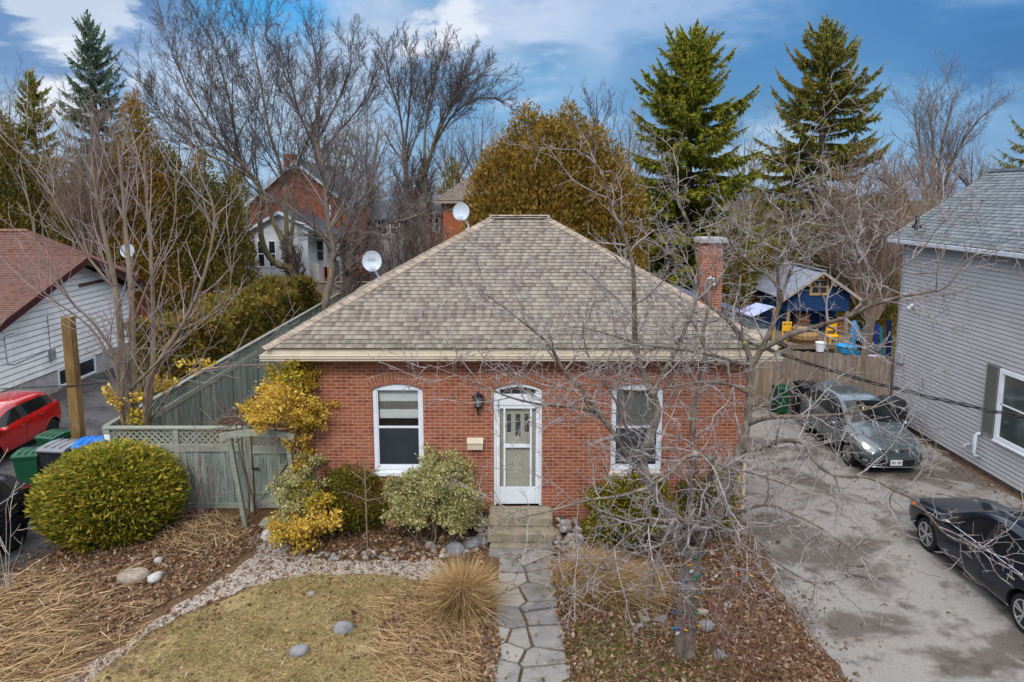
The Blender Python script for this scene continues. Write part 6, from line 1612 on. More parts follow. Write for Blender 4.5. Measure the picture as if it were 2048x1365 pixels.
tuft('upright tan ornamental grass clump at the path edge below the mailbox side', 925, 1222, 4200, 1.0, .42, (0, 0), 421)
tuft('tan grass clump swept flat beside the flagstone path, nearer the apple tree', 1150, 1178, 4200, 1.05, .35, (.55, -.15), 422)
tuft('long swept tan grass clump beneath the apple branches', 1225, 1195, 3600, 1.0, .3, (.85, -.2), 423)
def flat_reeds(name, label, px0, px1, py0, py1, n, seed, ang, Lr=(.5, 1.3), zmax=.28):
    rgn = np.random.default_rng(seed); P = np.array([tuple(gnd(x, y)) for x, y in zip(rgn.uniform(px0, px1, n), rgn.uniform(py0, py1, n))])
    a = rgn.normal(ang, .75, n); el = rgn.normal(.10, .13, n); D = unit(np.stack([np.cos(a), np.sin(a), el], axis=1)); P[:, 2] = rgn.uniform(.02, zmax, n) * rgn.random(n)
    return stuff(blades(name, P, D, rgn.uniform(*Lr, n), rgn.uniform(.003, .008, n), L_REED, None, seed, .05), label, 'dry grass')
flat_reeds('flattened_reeds', 'bed of flattened straw coloured stalks by the corner of the neighbouring drive', -140, 130, 1160, 1400, 1700, 431, .35, (.25, .9))
flat_reeds('broken_stalks', 'loose broken stalks thinning out toward the beige boulder', 60, 280, 1150, 1330, 420, 434, .5, (.2, .7))
flat_reeds('straw_mat', 'matted dry straw between lawn and flagstone path', 760, 985, 1190, 1380, 2600, 432, 2.7, (.2, .6), .10)
flat_reeds('loose_straw', 'loose straw under the big globe cedar', 330, 480, 1040, 1110, 600, 433, 2.2, (.3, .7), .35)
def scatter(poly, n, rgn, avoid=()):
    xs = [p[0] for p in poly]; ys = [p[1] for p in poly]; out = []
    while len(out) < n:
        X = rgn.uniform(min(xs), max(xs), n); Yv = rgn.uniform(min(ys), max(ys), n)
        for x, y in zip(X, Yv):
            if inside(poly, x, y) and not any(inside(a, x, y) for a in avoid): out.append((x, y))
            if len(out) >= n: break
    return np.array(out)
L_TURF = m_leaf('turf_blade', [(.26, .18, .08), (.44, .32, .15), (.56, .43, .23), (.24, .20, .07), (.40, .30, .13)], .7, .2, patch=(.27, .225, .085), pscale=1.6)
def turf():
    rgn = np.random.default_rng(441); vis = [p for p in lawn_poly]; P = scatter(vis, 95000, rgn); pat = np.sin(P[:, 0] * 1.9 + 1.3 * np.sin(P[:, 1] * 2.1)) + np.sin(P[:, 1] * 2.7 + P[:, 0] * 1.1) + .8 * np.sin(P[:, 0] * 5.3 - P[:, 1] * 4.1); P = P[rgn.random(len(P)) < np.clip(.80 - .55 * pat, .04, 1)]; P = P + rgn.normal(0, .10, P.shape); n = len(P)
    C = np.concatenate([P, np.full((n, 1), .012)], axis=1); a = rgn.uniform(0, 6.28, n); el = np.abs(rgn.normal(.25, .30, n)) + .05
    D = unit(np.stack([np.cos(a), np.sin(a), el], axis=1))
    stuff(blades('lawn_grass', C, D, rgn.uniform(.05, .13, n), rgn.uniform(.003, .006, n), L_TURF, None, 441, .3), 'short dry lawn grass with a few green patches', 'grass')
    bed = [tuple(gnd(x, y)[:2]) for x, y in [(1115, 1400), (1130, 1250), (1250, 1230), (1400, 1280), (1480, 1330), (1500, 1400)]]
    P = scatter(bed, 22000, rgn); n = len(P); C = np.concatenate([P, np.full((n, 1), .005)], axis=1); a = rgn.uniform(0, 6.28, n)
    D = unit(np.stack([np.cos(a), np.sin(a), np.abs(rgn.normal(.4, .4, n)) + .05], axis=1)); m = rgn.random(n) < np.clip(.5 + .6 * np.sin(C[:, 0] * 3.1) * np.cos(C[:, 1] * 2.7), .1, 1)
    stuff(blades('green_grass', C[m], D[m], rgn.uniform(.06, .15, m.sum()), rgn.uniform(.003, .006, m.sum()), m_leaf('green_blade', [(.07, .10, .018), (.12, .15, .03), (.22, .20, .06), (.16, .12, .05)], .7, .2), None, 442, .3), 'thin green grass among the leaves under the apple tree', 'grass')
turf()
L_LITTER = m_leaf('fallen_leaf', [(.045, .024, .014), (.095, .046, .022), (.17, .082, .036), (.28, .17, .09), (.14, .052, .022), (.44, .32, .22), (.07, .036, .018), (.20, .11, .055)], .75, .1)
def litter():
    rgn = np.random.default_rng(451)
    left_bed = [tuple(gnd(x, y)[:2]) for x, y in [(60, 1130), (150, 1085), (330, 1050), (480, 1045), (560, 1065), (490, 1110), (420, 1165), (320, 1215), (200, 1300), (60, 1380), (-120, 1400), (-60, 1250)]]
    wall_bed = [tuple(gnd(x, y)[:2]) for x, y in [(540, 1060), (700, 1050), (960, 1055), (975, 1095), (960, 1125), (850, 1122), (650, 1116), (560, 1085)]]
    right_bed = [tuple(gnd(x, y)[:2]) for x, y in [(1105, 1070), (1300, 1055), (1480, 1050), (1500, 1110), (1540, 1165), (1600, 1240), (1690, 1365), (1740, 1440), (1180, 1440), (1140, 1365), (1125, 1280), (1110, 1190)]]
    mid_bed = [tuple(gnd(x, y)[:2]) for x, y in [(840, 1165), (985, 1180), (1000, 1300), (990, 1400), (860, 1400), (800, 1300), (760, 1240)]]
    allP = []
    for poly, n in ((left_bed, 15000), (wall_bed, 7000), (right_bed, 24000), (mid_bed, 6000)):
        allP.append(scatter(poly, n, rgn))
    drift = np.concatenate([np.stack([rgn.normal(5.0, .35, 420), rgn.uniform(8.5, 14.5, 420)], axis=1), np.stack([rgn.uniform(5, 12, 260), rgn.uniform(9, 21, 260)], axis=1), scatter(lawn_poly, 2600, rgn), scatter(gravel_poly, 1300, rgn), np.stack([rgn.uniform(-.5, 1.1, 150), rgn.uniform(8.5, 13.4, 150)], axis=1), np.stack([rgn.uniform(11.6, 12.2, 300), rgn.uniform(13, 21, 300)], axis=1), np.stack([rgn.uniform(-9.9, -9.4, 300), rgn.uniform(12, 15.4, 300)], axis=1)])
    P = np.concatenate(allP + [drift]); n = len(P)
    C = np.concatenate([P, rgn.uniform(.012, .045, n)[:, None]], axis=1); C[len(P) - len(drift):, 2] = rgn.uniform(.014, .03, len(drift)); C[(np.abs(P[:, 0] - .25) < .75) & (P[:, 1] < 13.6), 2] += .04
    a = rgn.uniform(0, 6.28, n); D = unit(np.stack([np.cos(a), np.sin(a), rgn.normal(.1, .28, n)], axis=1)); up = unit(np.array([0, 0, 1.]) + rgn.normal(0, .35, (n, 3))); S = unit(np.cross(D, up))
    L = .028 + .075 * rgn.random(n) ** 1.5; L = np.where(rgn.random(n) < .05, L * 1.5, L)
    V, F = cards_vf(C, D, S, L, L * rgn.uniform(.24, .42, n), np.stack([np.zeros(n), np.zeros(n), rgn.uniform(-.01, .03, n)], axis=1))
    V[:, 2] = np.maximum(V[:, 2], .010)
    stuff(npmesh('fallen_leaves', V, F, L_LITTER), 'brown fallen leaves strewn over the garden beds', 'leaves')
    # fine twigs and stems among the leaves
    rg = random.Random(5); pol = []
    for k in range(900):
        i = rg.randrange(len(P) - len(drift)); p = Vector((*P[i], rg.uniform(.02, .05))); a = rg.uniform(0, 6.28)
        q, rr = shoot(p, Vector((math.cos(a), math.sin(a), rg.uniform(-.02, .18))), rg.uniform(.12, .5), .004, .002, 3, rg, .12); pol.append((q, rr, 3))
    stuff(tubes('fallen_twigs', pol, B_LILACT), 'fine fallen twigs on the garden beds', 'twigs')
litter()
def pebbles():
    rgn = np.random.default_rng(461); P = scatter(gravel_poly, 3600, rgn); n = len(P)
    V0 = np.array([(1, 0, 0), (0, 1, 0), (-1, 0, 0), (0, -1, 0), (0, 0, .8)]); r = rgn.uniform(.010, .028, n); a = rgn.uniform(0, 6.28, n)
    c, s = np.cos(a), np.sin(a); X = V0[None, :, 0] * r[:, None] * rgn.uniform(.7, 1.3, (n, 1)); Yv = V0[None, :, 1] * r[:, None]; Z = V0[None, :, 2] * r[:, None]
    V = np.stack([X * c[:, None] - Yv * s[:, None] + P[:, :1], X * s[:, None] + Yv * c[:, None] + P[:, 1:], Z + .014], axis=2).reshape(-1, 3)
    k = np.arange(n)[:, None, None] * 5; F = (np.array([[0, 1, 4], [1, 2, 4], [2, 3, 4], [3, 0, 4]])[None] + k).reshape(-1, 3)
    stuff(npmesh('gravel', V, F, m_leaf('pebble_tone', [(.18, .14, .11), (.33, .28, .24), (.46, .41, .36), (.27, .22, .19), (.54, .50, .46)], .85, 0.)), 'pale crushed gravel on the curved path', 'gravel')
pebbles()
# ------------------------------------------------------------------ stones
def rock_mesh(seed, n=3, rough=.2):
    rr = random.Random(seed); bm = bmesh.new(); bmesh.ops.create_icosphere(bm, subdivisions=n, radius=1.)
    sc = (rr.uniform(.8, 1.2), rr.uniform(.7, 1.), rr.uniform(.5, .75)); ph = [rr.uniform(0, 6) for _ in range(6)]
    for v in bm.verts:
        d = 1 + rough * (math.sin(v.co.x * 2.7 + ph[0]) + math.sin(v.co.y * 3.1 + ph[1]) + math.sin(v.co.z * 2.9 + ph[2])) * .6 + rough * .3 * math.sin(v.co.x * 7 + v.co.y * 6 + ph[3]) + rough * .16 * math.sin(v.co.y * 13 + v.co.z * 11 + ph[4])
        v.co = Vector((v.co.x * sc[0], v.co.y * sc[1], v.co.z * sc[2])) * d
    me = bpy.data.meshes.new('rock'); bm.to_mesh(me); bm.free()
    me.polygons.foreach_set('use_smooth', [True] * len(me.polygons)); return me
M_COB = [m_stone('cobble_grey', (.10, .10, .11), (.22, .22, .23), (.29, .28, .26), 3.), m_stone('cobble_tan', (.22, .17, .125), (.33, .27, .21), (.42, .36, .30), 3.), m_stone('cobble_white', (.38, .37, .36), (.50, .48, .46), (.30, .28, .26), 3.)]
def rocks():
    rg = random.Random(71); meshes = {}
    tones = ['grey', 'tan', 'white']
    for ti in range(3):
        for k in range(4):
            me = rock_mesh(ti * 10 + k, 2); me.materials.append(M_COB[ti]); meshes[ti, k] = me
    def put(p, r, ti, label, group=None, name='stone', lift=.25):
        o = bpy.data.objects.new(name, meshes[ti, rg.randrange(4)]); COL.objects.link(o)
        o.location = (p.x, p.y, p.z + r * lift); o.scale = (r, r, r); o.rotation_euler = (rg.uniform(-.2, .2), rg.uniform(-.2, .2), rg.uniform(0, 6.28)); tag(o, label, 'stone', group)
    G1 = {0: 'one of the rounded grey cobbles edging the bed along the gravel path', 1: 'one of the rounded tan cobbles edging the bed along the gravel path', 2: 'one of the rounded whitish cobbles edging the bed along the gravel path'}
    # the cobble edging below the window bed
    for k in range(74):
        x = 605 + 300 * (k / 74) + rg.uniform(-6, 6); y = 1112 - 4 * math.sin(k * .7) + rg.uniform(-9, 8)
        if x > 800: y += rg.uniform(-14, 6)
        ti = rg.choice((0, 1, 1, 2)); put(gnd(x, y), rg.uniform(.035, .075), ti, G1[ti], 'cobbles edging the gravel path')
    G2 = {0: 'one of the grey cobbles heaped beside the left end of the stone steps', 1: 'one of the tan cobbles heaped beside the left end of the stone steps', 2: 'one of the whitish cobbles heaped beside the left end of the stone steps'}
    for k in range(46):
        x = rg.uniform(845, 972); y = rg.uniform(1075, 1122) - (x - 845) * .10; ti = rg.choice((0, 1, 2, 1)); put(gnd(x, y), rg.uniform(.04, .09), ti, G2[ti].replace('left end', 'mailbox side'), 'cobbles left of the steps')
    for k in range(20):
        p = Vector((-.62 + rg.uniform(-.12, .06), rg.uniform(13.75, 14.5), 0)); p.z = max(0, (p.y - 13.7) * .45); ti = rg.choice((1, 2, 0)); put(p, rg.uniform(.05, .085), ti, G2[ti].replace('left end', 'mailbox side'), 'cobbles left of the steps')
    G3 = {0: 'one of the grey cobbles heaped beside the steps on the apple tree side', 1: 'one of the tan cobbles heaped beside the steps on the apple tree side', 2: 'one of the whitish cobbles heaped beside the steps on the apple tree side'}
    for k in range(44):
        p = Vector((1.10 + rg.uniform(-.15, .35), rg.uniform(13.55, 14.5), 0)); p.z = max(0, (p.y - 13.6) * .40 * (1 - (p.x - .95) * .9)); ti = rg.choice((1, 2, 0, 1)); put(p, rg.uniform(.05, .10), ti, G3[ti], 'cobbles right of the steps')
    for (x, y, r, ti, lab) in [(268, 1160, .25, 1, 'large rounded beige boulder below the globe cedar'), (311, 1160, .17, 2, 'flat white stone next to the beige boulder'), (318, 1126, .11, 2, 'small pale stone above the beige boulder'),
        (688, 1262, .17, 0, 'dark grey stone with moss standing in the lawn'), (598, 1308, .15, 0, 'pointed grey stone lower in the lawn'), (622, 1190, .07, 0, 'small grey stone half sunk in the upper lawn'),
        (910, 1105, .22, 0, 'big blue-grey boulder beside the path end of the cobbles'), (943, 1092, .20, 0, 'upright grey boulder against the lowest step'), (965, 1075, .17, 1, 'brownish boulder touching the step side'), (1110, 1075, .20, 1, 'tan boulder on the apple tree side of the steps'),
        (1290, 1242, .09, 1, 'small tan stone under the swept grass'), (1322, 1240, .10, 0, 'flat grey stone close to the apple trunk'), (1410, 1256, .15, 0, 'long flat grey stone just behind the apple trunk'), (1405, 1228, .10, 1, 'pale stone between apple trunk and driveway'), (1457, 1213, .08, 2, 'round white stone in the leaves toward the driveway'), (1440, 1315, .12, 0, 'dark low stone beside the apple trunk base'), (545, 1072, .22, 2, 'broken pale slab lying before the gate'), (1280, 1255, .08, 0, 'grey cobble in the leaves left of the apple trunk')]:
        put(gnd(x, y), r, ti, lab, None, 'boulder' if r > .14 else 'stone', .3)
rocks()
b = MB(); g = gnd(548, 1048); b.box(g.x - .28, g.y - .18, 0, g.x + .28, g.y + .2, .07); tag(b.build('gate_step', M_GREENRAIL, bevel=.015), 'single wooden tread at the foot of the gate', 'step')
for (x, y, rz_, lab, tilt) in ((938, 1062, 0, 'black garden path light standing by the cobbles below the mailbox', 0.), (1118, 1062, .4, 'black garden path light tilted on the cobble heap beside the steps', .5)):
    g = gnd(x, y); t = thing('path_light', lab, 'garden light', (g.x, g.y, .12 if tilt else 0), 'solar path lights')
    b = MB(); b.cyl((g.x, g.y, 0), (g.x, g.y, .22), .012, n=6); b.build('stake', M_BLACK, t)
    b = MB(); b.lathe((g.x, g.y, .22), [(.045, 0), (.05, .09)], 10); b.build('lens', m_glass('lamp_lens', (.12, .14, .15), .15), t)
    b = MB(); b.lathe((g.x, g.y, .31), [(.085, -.005), (.09, .01), (.06, .04), (.01, .05)], 12); b.build('cap', m_plain('slate_plastic', (.06, .08, .10), .35), t)
    t.rotation_euler = (tilt, tilt * .8, rz_)
# ------------------------------------------------------------------ the crab apple, the lilac and small saplings
AP = [dict(n=3.9, perm=True, abs=True, len=(.45, 1.5), ang=(30, 75), start=.12, segs=8, r=.55, rmin=.0065, rmax=.019, rtip=.0045, wob=.13, kink=.07, up=.02, sides=5),
      dict(n=6.6, perm=True, abs=True, len=(.18, .55), ang=(30, 75), start=.10, segs=6, r=.62, rmin=.005, rmax=.008, rtip=.0036, wob=.15, kink=.10, up=.02, sides=4),
      dict(n=9, perm=True, abs=True, len=(.05, .20), ang=(35, 80), start=.08, segs=3, r=.7, rmin=.004, rmax=.0052, rtip=.003, wob=.15, kink=.1, sides=3),
      dict(n=3, perm=True, abs=True, len=(.02, .06), ang=(35, 80), start=.2, segs=2, r=.8, rmin=.0035, rmax=.0042, rtip=.0033, wob=.1, sides=3)]
Y0 = 10.3
APPLE = px_limbs([
    # trunk
    ([(1368, 1318, 10.3), (1371, 1265, 10.3), (1376, 1190, 10.3), (1384, 1120, 10.3), (1386, 1085, 10.3)], .185, .145),
    # west limb to the window and up over the roof
    ([(1383, 1120, 10.3), (1358, 1075, 10.25), (1335, 1029, 10.2), (1307, 991, 10.2), (1286, 941, 10.2), (1285, 905, 10.2)], .115, .085),
    ([(1285, 915, 10.2), (1303, 865, 10.3), (1315, 828, 10.4), (1306, 789, 10.5), (1286, 748, 10.6), (1272, 692, 10.7), (1269, 641, 10.7), (1268, 590, 10.7), (1266, 538, 10.7), (1252, 480, 10.7), (1231, 434, 10.7), (1216, 395, 10.7), (1204, 345, 10.7), (1178, 318, 10.7), (1148, 296, 10.7)], .075, .008),
    ([(1306, 790, 10.5), (1326, 748, 10.7), (1350, 704, 10.9), (1372, 655, 11.), (1392, 602, 11.1), (1397, 545, 11.1), (1389, 496, 11.1), (1375, 441, 11.), (1358, 402, 11.), (1349, 350, 11.)], .048, .007),
    ([(1284, 918, 10.2), (1251, 906, 10.), (1228, 868, 9.8), (1198, 828, 9.7), (1160, 775, 9.6), (1128, 742, 9.6), (1105, 700, 9.6), (1080, 672, 9.6), (1040, 640, 9.5), (1005, 612, 9.5), (972, 590, 9.5), (940, 560, 9.5)], .05, .006),
    ([(1198, 828, 9.7), (1150, 815, 9.5), (1085, 810, 9.3), (1020, 795, 9.2), (960, 770, 9.1), (905, 748, 9.1), (850, 728, 9.1)], .026, .005),
    # slim middle stem
    ([(1387, 1085, 10.3), (1382, 1020, 10.5), (1384, 950, 10.7), (1386, 890, 10.8), (1389, 815, 10.9), (1399, 761, 11.), (1409, 727, 11.), (1407, 668, 11.1), (1418, 612, 11.2), (1440, 560, 11.2), (1470, 500, 11.3), (1490, 455, 11.3)], .058, .008),
    # east limb
    ([(1390, 1100, 10.3), (1412, 1065, 10.4), (1432, 1030, 10.5), (1455, 970, 10.6), (1473, 922, 10.7), (1484, 895, 10.7)], .115, .090),
    ([(1484, 897, 10.7), (1493, 850, 10.8), (1499, 780, 10.9), (1501, 727, 11.), (1489, 686, 11.1), (1474, 662, 11.2), (1451, 637, 11.3), (1420, 612, 11.4), (1396, 585, 11.5), (1370, 540, 11.5), (1330, 500, 11.6), (1290, 470, 11.6)], .075, .007),
    ([(1501, 735, 11.), (1522, 700, 11.), (1545, 651, 11.), (1558, 612, 11.), (1563, 590, 11.), (1537, 551, 11.1), (1512, 537, 11.2), (1480, 508, 11.3), (1455, 478, 11.3), (1436, 448, 11.4)], .055, .007),
    ([(1562, 595, 11.), (1580, 545, 10.9), (1598, 505, 10.8), (1640, 470, 10.7), (1690, 440, 10.6), (1720, 420, 10.6)], .03, .006),
    ([(1560, 605, 11.), (1555, 540, 11.), (1560, 470, 11.), (1572, 410, 11.), (1590, 350, 11.), (1600, 300, 11.)], .03, .006),
    ([(1522, 700, 11.), (1575, 672, 10.7), (1628, 655, 10.4), (1696, 634, 10.), (1741, 613, 9.8), (1792, 596, 9.6), (1861, 584, 9.5), (1895, 572, 9.4), (1935, 520, 9.4), (1980, 500, 9.4)], .048, .006),
    ([(1696, 634, 10.), (1735, 595, 10.), (1785, 545, 10.), (1827, 517, 10.), (1853, 488, 10.), (1872, 460, 10.), (1905, 430, 10.)], .026, .005),
    ([(1741, 613, 9.8), (1720, 545, 9.9), (1700, 480, 10.), (1672, 420, 10.1), (1650, 370, 10.2)], .024, .005),
    ([(1493, 850, 10.8), (1535, 836, 10.5), (1613, 833, 10.2), (1682, 829, 10.), (1740, 818, 9.8), (1800, 800, 9.7)], .045, .006),
    ([(1484, 900, 10.7), (1520, 897, 10.4), (1556, 883, 10.1), (1592, 882, 9.8), (1612, 890, 9.6), (1628, 922, 9.4), (1667, 950, 9.2), (1738, 956, 9.), (1790, 982, 8.9), (1834, 1004, 8.8), (1884, 1062, 8.7), (1925, 1087, 8.6), (1974, 1094, 8.6)], .046, .006),
    # limbs that come forward and hang low
    ([(1395, 1060, 10.3), (1415, 990, 9.9), (1425, 930, 9.6), (1412, 912, 9.4), (1372, 914, 9.2), (1340, 948, 9.0), (1283, 980, 8.9), (1230, 994, 8.8), (1180, 1000, 8.8), (1128, 1014, 8.7), (1076, 1028, 8.7), (1022, 1040, 8.7)], .045, .007),
    ([(1386, 1085, 10.3), (1385, 1062, 9.9), (1353, 1038, 9.5), (1336, 1062, 9.3), (1325, 1092, 9.2), (1314, 1124, 9.2), (1309, 1160, 9.1), (1305, 1195, 9.1)], .055, .008),
    ([(1353, 1040, 9.5), (1310, 1045, 9.2), (1270, 1062, 9.), (1235, 1090, 8.9), (1200, 1130, 8.8), (1180, 1160, 8.8)], .028, .006),
    ([(1314, 1124, 9.2), (1262, 1108, 9.), (1232, 1136, 8.9), (1190, 1135, 8.8), (1160, 1108, 8.8)], .022, .005),
    ([(1415, 1062, 10.4), (1440, 1040, 9.9), (1465, 1030, 9.5), (1494, 1050, 9.2), (1520, 1095, 9.), (1560, 1130, 8.9), (1610, 1160, 8.8), (1650, 1180, 8.8)], .038, .006),
    ([(1465, 1030, 9.5), (1530, 1010, 9.2), (1590, 1030, 9.), (1650, 1062, 8.9), (1700, 1100, 8.8), (1740, 1130, 8.8)], .026, .005),
    ([(1412, 914, 9.4), (1450, 935, 9.1), (1500, 945, 8.9), (1560, 965, 8.8), (1620, 985, 8.7), (1690, 990, 8.7)], .024, .005),
    ([(1430, 1035, 10.4), (1440, 1080, 9.8), (1452, 1130, 9.4), (1440, 1190, 9.2), (1425, 1240, 9.1)], .02, .005),
    ([(1500, 730, 11.), (1440, 715, 10.7), (1370, 700, 10.4), (1290, 690, 10.1), (1220, 670, 9.9), (1160, 655, 9.8), (1100, 662, 9.7)], .032, .005),
    ([(1285, 900, 10.2), (1255, 860, 10.), (1230, 800, 10.), (1190, 740, 10.), (1170, 690, 10.), (1165, 630, 10.)], .03, .006),
    ([(1499, 790, 10.9), (1460, 770, 10.5), (1400, 765, 10.2), (1340, 775, 9.9), (1260, 782, 9.7), (1190, 770, 9.6), (1120, 775, 9.5)], .03, .005),
])
def apple_extra(t, big, small, rg): pass
bare_tree('crab_apple_tree', 'grey bare crab apple with a forked trunk and low spreading twigs in the front garden', APPLE, AP, 501, B_APPLE, B_APPLET, cat='tree', sides=10, skip=1)
# coloured string lights wound round the trunk
def lights():
    t = thing('string_lights', 'dark green string of coloured bulbs wound round the apple trunk', 'string lights', (2.77, 10.3, 0)); rg = random.Random(81)
    P, rad = APPLE[0]; path = []
    wire_ = []
    for i in range(260):
        f = i / 259; p, tg, ff = at_len(P, .18 + .8 * f); r = .185 - .04 * f + .008; a = f * 34 + .6 * math.sin(f * 40)
        wire_.append(p + Vector((math.cos(a) * r, math.sin(a) * r, .03 * math.sin(f * 57))))
    for LI, t0, turns in ((1, .95, 16), (7, .8, 18), (6, .35, 9)):
        Q, rq = APPLE[LI]
        seg = []
        for i in range(120):
            f = i / 119; p, tg, ff = at_len(Q, t0 * f + .02); r = rq[min(len(rq) - 1, int(ff * (len(rq) - 1)))] + .008; a = f * turns
            o = tg.orthogonal().normalized(); o.rotate(Matrix.Rotation(a, 3, tg)); seg.append(p + o * r)
        path.append(seg)
    path.insert(0, wire_)
    # a hanging loop on the driveway side
    hb = at(1495, 1150, 10.4); path.append([hb + Vector((.30 * (i / 40 - .5), .05 * math.sin(i), -.10 * math.sin(i / 40 * 3.14) + .02 * math.sin(i * 2.))) for i in range(41)])
    M_W = m_plain('green_wire', (.008, .05, .042), .5)
    tubes('cable', [(s, [.0055] * len(s), 4) for s in path], M_W, t)
    cols = [('red', (.55, .02, .02)), ('blue', (.02, .07, .55)), ('green', (.01, .30, .12)), ('amber', (.75, .38, .02)), ('teal', (.01, .22, .25))]
    meshes = []
    for nm, c in cols:
        b = MB(); b.lathe((0, 0, 0), [(.007, 0), (.0145, .012), (.014, .026), (.004, .045)], 6); b.cyl((0, 0, -.02), (0, 0, .0), .009, n=6)
        o = b.build('bulb', m_plain('bulb_' + nm, c, .25, spec=.6, var=.03), t, smooth=True, local=True); meshes.append(o.data); bpy.data.objects.remove(o)
    allp = [p for s in path for p in s]; k = 0
    for i in range(92):
        p = allp[rg.randrange(len(allp))] if i > 40 else wire_[int(i * 6.3) % 260]
        o = bpy.data.objects.new('bulb', meshes[rg.randrange(5)]); link(o, t); o.location = p - t.location; o.rotation_euler = (rg.uniform(-1.6, 1.6), rg.uniform(-1.6, 1.6), rg.uniform(0, 6))
    for (x, y) in ((1355, 1267), (1383, 1143), (1432, 1152)):
        p = at(x, y, 10.1); b = MB(); b.obox((p.x, p.y, p.z), (.06, .006, .05), (.2, .3, .4)); b.build('tag', M_TRIMW, t)
lights()
LI = [dict(n=2.1, perm=True, abs=True, len=(.7, 2.0), ang=(18, 55), start=.22, segs=8, r=.5, rmin=.0085, rmax=.018, rtip=.0055, wob=.07, up=.09, sides=5),
      dict(n=2.0, perm=True, abs=True, len=(.3, 1.0), ang=(22, 60), start=.15, segs=6, r=.6, rmin=.0065, rmax=.010, rtip=.0045, wob=.08, up=.10, sides=4),
      dict(n=1.3, perm=True, abs=True, len=(.10, .4), ang=(25, 60), start=.2, segs=3, r=.7, rmin=.0055, rmax=.007, rtip=.0042, wob=.08, up=.05, sides=3)]
bare_tree('multi_stem_tree', 'bare tan multi-stemmed tree rising inside the corner of the lattice fences', px_limbs([
    ([(262, 1000, 16.2), (258, 845, 16.2), (246, 760, 16.2), (240, 650, 16.2), (228, 560, 16.2), (215, 500, 16.2), (200, 430, 16.1), (188, 360, 16.), (182, 300, 16.)], .125, .02),
    ([(272, 1000, 16.4), (270, 840, 16.4), (266, 700, 16.4), (262, 570, 16.4), (252, 470, 16.5), (245, 380, 16.6), (236, 290, 16.6)], .12, .02),
    ([(290, 1000, 16.6), (296, 845, 16.6), (306, 720, 16.7), (306, 600, 16.8), (300, 480, 16.9), (292, 390, 17.), (288, 300, 17.)], .095, .018),
    ([(285, 1000, 16.3), (292, 790, 16.3), (320, 720, 16.2), (368, 645, 16.1), (402, 570, 16.), (421, 500, 16.), (428, 420, 16.), (400, 350, 16.), (380, 285, 15.9)], .075, .015),
    ([(262, 930, 16.2), (238, 800, 16.), (232, 720, 15.8), (190, 650, 15.6), (130, 590, 15.4), (80, 510, 15.3), (60, 420, 15.2), (40, 320, 15.1)], .05, .011),
    ([(258, 780, 16.3), (300, 740, 16.2), (350, 690, 16.), (410, 640, 15.9), (460, 590, 15.8), (455, 450, 15.8)], .035, .01),
    ([(246, 740, 16.2), (215, 705, 16.), (180, 655, 15.8), (120, 610, 15.6), (90, 600, 15.5)], .032, .01),
    ([(268, 640, 16.4), (300, 560, 16.2), (340, 480, 16.), (352, 400, 16.), (348, 340, 16.)], .035, .011),
    ([(232, 580, 16.2), (180, 520, 16.), (130, 440, 15.8), (85, 360, 15.7), (35, 300, 15.7)], .035, .011),
    ([(296, 850, 16.6), (360, 760, 16.4), (440, 735, 16.2), (520, 730, 16.), (570, 725, 15.8)], .028, .009)]),
    LI, 511, B_LILAC, B_LILACT, cat='tree', sides=8)
SP = [dict(n=4, perm=True, abs=True, len=(.25, .8), ang=(20, 50), start=.3, segs=6, r=.6, rmin=.006, rmax=.009, rtip=.004, wob=.08, up=.08, sides=4),
      dict(n=4, perm=True, abs=True, len=(.08, .25), ang=(25, 55), start=.2, segs=3, r=.7, rmin=.0045, rmax=.006, rtip=.0035, wob=.1, up=.05, sides=3)]
SP2 = [dict(SP[0], n=1.6), dict(SP[1], n=2)]
fan_shrub('pale_whip_shrub', 'thin pale whips rising past the black car at the edge of the garden', -90, 1330, 9.0, 120, 430, 6, 521, .0075, B_PALE, SP2, dy=.6)
fan_shrub('pale_whip_shrub', 'short pale budded stems low in front of the black car', 15, 1175, 10.2, 40, 1010, 4, 522, .007, B_PALE, SP2, dy=.3)
def sapling():
    g = gnd(735, 1100); Y = g.y
    L = px_limbs([([(735, 1100, Y), (733, 1040, Y), (731, 980, Y), (729, 920, Y), (727, 880, Y)], .022, .008),
        ([(732, 1000, Y), (700, 988, Y - .1), (680, 985, Y - .2)], .011, .005), ([(732, 1002, Y), (765, 995, Y - .1), (785, 985, Y - .2)], .011, .005), ([(730, 960, Y), (745, 945, Y), (762, 930, Y)], .010, .005), ([(730, 962, Y), (712, 950, Y), (700, 940, Y)], .010, .005)])
    bare_tree('sapling', 'thin young bare sapling with crosswise twigs in front of the small globe cedar', L, [dict(n=4, perm=True, abs=True, len=(.06, .2), ang=(30, 60), start=.3, segs=3, r=.7, rmin=.004, rtip=.003, wob=.1, up=.05, sides=3)], 523, B_LILAC, B_LILACT, cat='tree')
sapling()
fan_shrub('red_stem_shrub', 'sparse reddish bare stems low beside the driveway edge', 1480, 1420, 8.9, 130, 1190, 9, 524, .008, m_bark('red_stem', (.16, .075, .055), (.24, .13, .10), None, 6.), SP, dy=.5)
fan_shrub('dry_weed', 'dry weed stems against the front fence boards', 405, 1060, 14.9, 60, 890, 8, 525, .008, B_LILACT, SP, dy=.3)
